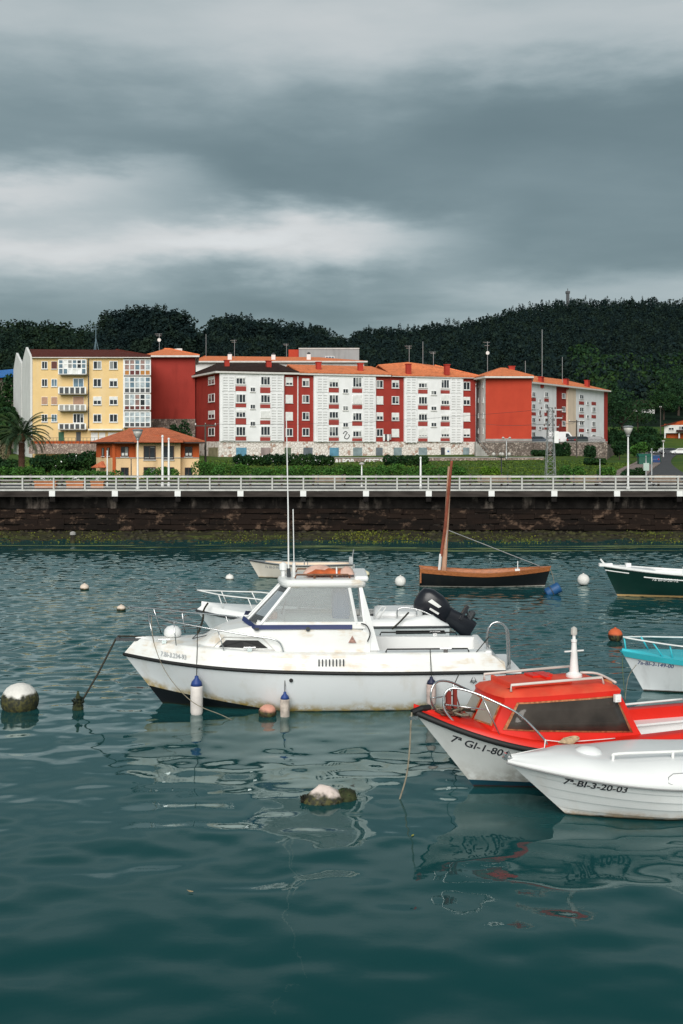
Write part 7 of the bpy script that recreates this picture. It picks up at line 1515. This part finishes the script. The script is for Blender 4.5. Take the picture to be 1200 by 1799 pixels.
b = MB(); b.lathe([(.01, -.2), (.24, -.15), (.33, -.02), (.30, .06), (.20, .16), (.08, .255), (.01, .265)], n=18); b.v = [tuple(Vector((v[0] * 1.18, v[1] * .8, v[2])) * (1 + .07 * math.sin(v[0] * 23) * math.sin(v[1] * 19 + v[2] * 15))) for v in b.v]; b.build('ball', weedy('mussel_pink', (.72, .60, .54), .13, nz=.10), t, smooth=True)
V, Q = leaves(rng, blob_centres(rng, [(0, 0, .02, .40, .28, .07), (-.3, 0, .06, .12, .1, .06)], 500), .028); o = pack('mussels', V, Q, mat('mussel_dark', (.02, .019, .012), .6, .6, 20), t)
t = thing('weedy_float', 'dark green mossy float beside the mussel-covered buoy', 'float', G(607, 19.4, 0), 0)
b = MB(); b.lathe([(.01, -.16), (.15, -.12), (.20, 0), (.18, .1), (.1, .16), (.01, .17)], n=16); b.v = [tuple(Vector(v) * (1 + .06 * math.sin(v[0] * 30) * math.sin(v[1] * 25 + v[2] * 20))) for v in b.v]; m_moss = mat('mossy', (.03, .036, .012), .9, .6, 9, bump=.02); b.build('ball', m_moss, t, smooth=True)
V, Q = leaves(rng, blob_centres(rng, [(0, 0, .03, .21, .2, .15)], 500), .02); pack('moss', V, Q, LEAF['mid'], t)
t = thing('blue_float', 'tilted blue plastic drum float by the bow of the black boat', 'float', G(972, 46.4, .1), 0); m_bl = mat('blue_drum', (.015, .075, .20), .5, .2, 4)
T = Matrix.Rotation(math.radians(62), 3, 'Y'); b = MB(); b.lathe([(.01, -.34), (.20, -.32), (.22, -.28), (.22, .24), (.2, .3), (.01, .32)], (0, 0, .06), 14, T); b.build('drum', m_bl, t, smooth=True); b = MB(); b.lathe([(.225, -.1), (.235, -.08), (.225, -.06)], (0, 0, .06), 14, T); b.build('band', m_dmetal, t)
def rope(label, P, r=.014, m=None, group='mooring ropes', sm_=5): b = MB(); b.tube(P, r, 6, smooth=sm_); return tag(b.build('mooring_rope', m or m_rope, smooth=True), label, 'rope', group)
rope('taut dark rope from the cruiser bow roller down to the weed clump', [cw(.5, 0, 1.56), cw(-.14, 0, 1.575), cw(-.20, 0, 1.50), W(172, 1184, 26.3), G(138, 26.0, .06)], .022, m_drope, sm_=0)
t = thing('weed_clump', 'dark clump of weed where the cruiser rope meets the water', 'weed', G(137, 26.0, 0), 0); b = MB(); b.lathe([(.1, -.1), (.13, .02), (.10, .14), (.05, .28), (.02, .42)], n=9); b.build('core', m_moss, t); V, Q = leaves(rng, blob_centres(rng, [(0, 0, .12, .13, .13, .2)], 240), .035); pack('weed', V, Q, mat('dark_weed', (.012, .018, .012), .7), t)
rope('slack rope drooping from the cruiser bow rail past the long fender', [cw(.70, -.48, 2.1), cw(.80, -.7, 1.5), cw(1.15, -1.0, .85), cw(1.75, -1.42, .34), cw(2.4, -1.62, .1), cw(2.75, -1.66, -.06)], .009)
rope('rope hanging from the red bow down to the water', [rw(-.06, -.05, 1.42), rw(-.10, -.10, 1.2), rw(-.13, -.12, .8), rw(-.20, -.14, .35), rw(-.36, -.2, -.03)], .016, m_rope)
rope('thin line running from the cruiser stern hoop down towards the red bow', [cw(8.40, -.97, 1.68), cw(7.7, -1.3, .95), rw(.55, .05, 1.35)], .010, m_drope, sm_=0)
rope('dark rope looped over the motorboat bow', [W(365, 1060, 33.6), W(358, 1072, 33.2), W(356, 1090, 33.1), W(346, 1118, 33.1)], .03, m_drope)
rope('dark line crossing the stern quarter of the white motorboat', [W(718, 1076, 32.9), W(703, 1092, 32.7), W(689, 1105, 32.6)], .025, m_drope)
rope('thin green line from the turquoise bow into the water', [W(1094, 1152, 27.85), W(1094, 1180, 27.5), G(1099, 27.0, -.02)], .010, mat('green_rope', (.08, .12, .07), .9)); rope('slanting line from the turquoise bow under its lettering', [W(1118, 1168, 27.5), W(1104, 1190, 27.2), G(1098, 27.0, -.02)], .008)
rope('line from the black boat bow down to the blue float', [W(966, 997, 48.9), W(972, 1015, 48), W(976, 1040, 46.6)], .014)
rope('white lashing lines at the red bow rail foot beside the white bow', [rw(2.02, -.99, 1.0), rw(1.98, -1.02, .86), ww(.05, -.02, 1.02)], .011, m_wpaint, sm_=0); rope('pale line from the red bow rail along the red gunwale', [rw(2.04, -.98, .98), rw(2.5, -1.0, .92), rw(3.4, -1.0, .90)], .008, m_wpaint)

for lab, px, D, col in (('small yellow-green leaf floating below the hanging red-bow rope', 725, 17.5, (.30, .30, .05)), ('tiny tan leaf floating in the open foreground at left', 335, 15.3, (.40, .30, .16))):
    t = thing('floating_leaf', lab, 'leaf', G(px, D, .012), rng.uniform(0, 6)); t.scale = (.6,) * 3; b = MB(); b.grid([[(.07 * u, .028 * v * (1 - u * u) ** .5, .03 + .006 * u * u) for v in (-1, 0, 1)] for u in (-1, -.7, -.3, .1, .5, .8, 1)]); o = b.build('blade', mat('leaf_%d' % px, col, .6), t); o.modifiers.new('t', 'SOLIDIFY').thickness = .006; b = MB(); b.tube([(.07, 0, .035), (.10, .004, .04)], .004, 4); b.build('stalk', mat('leaf_%d' % px, col, .6), t)
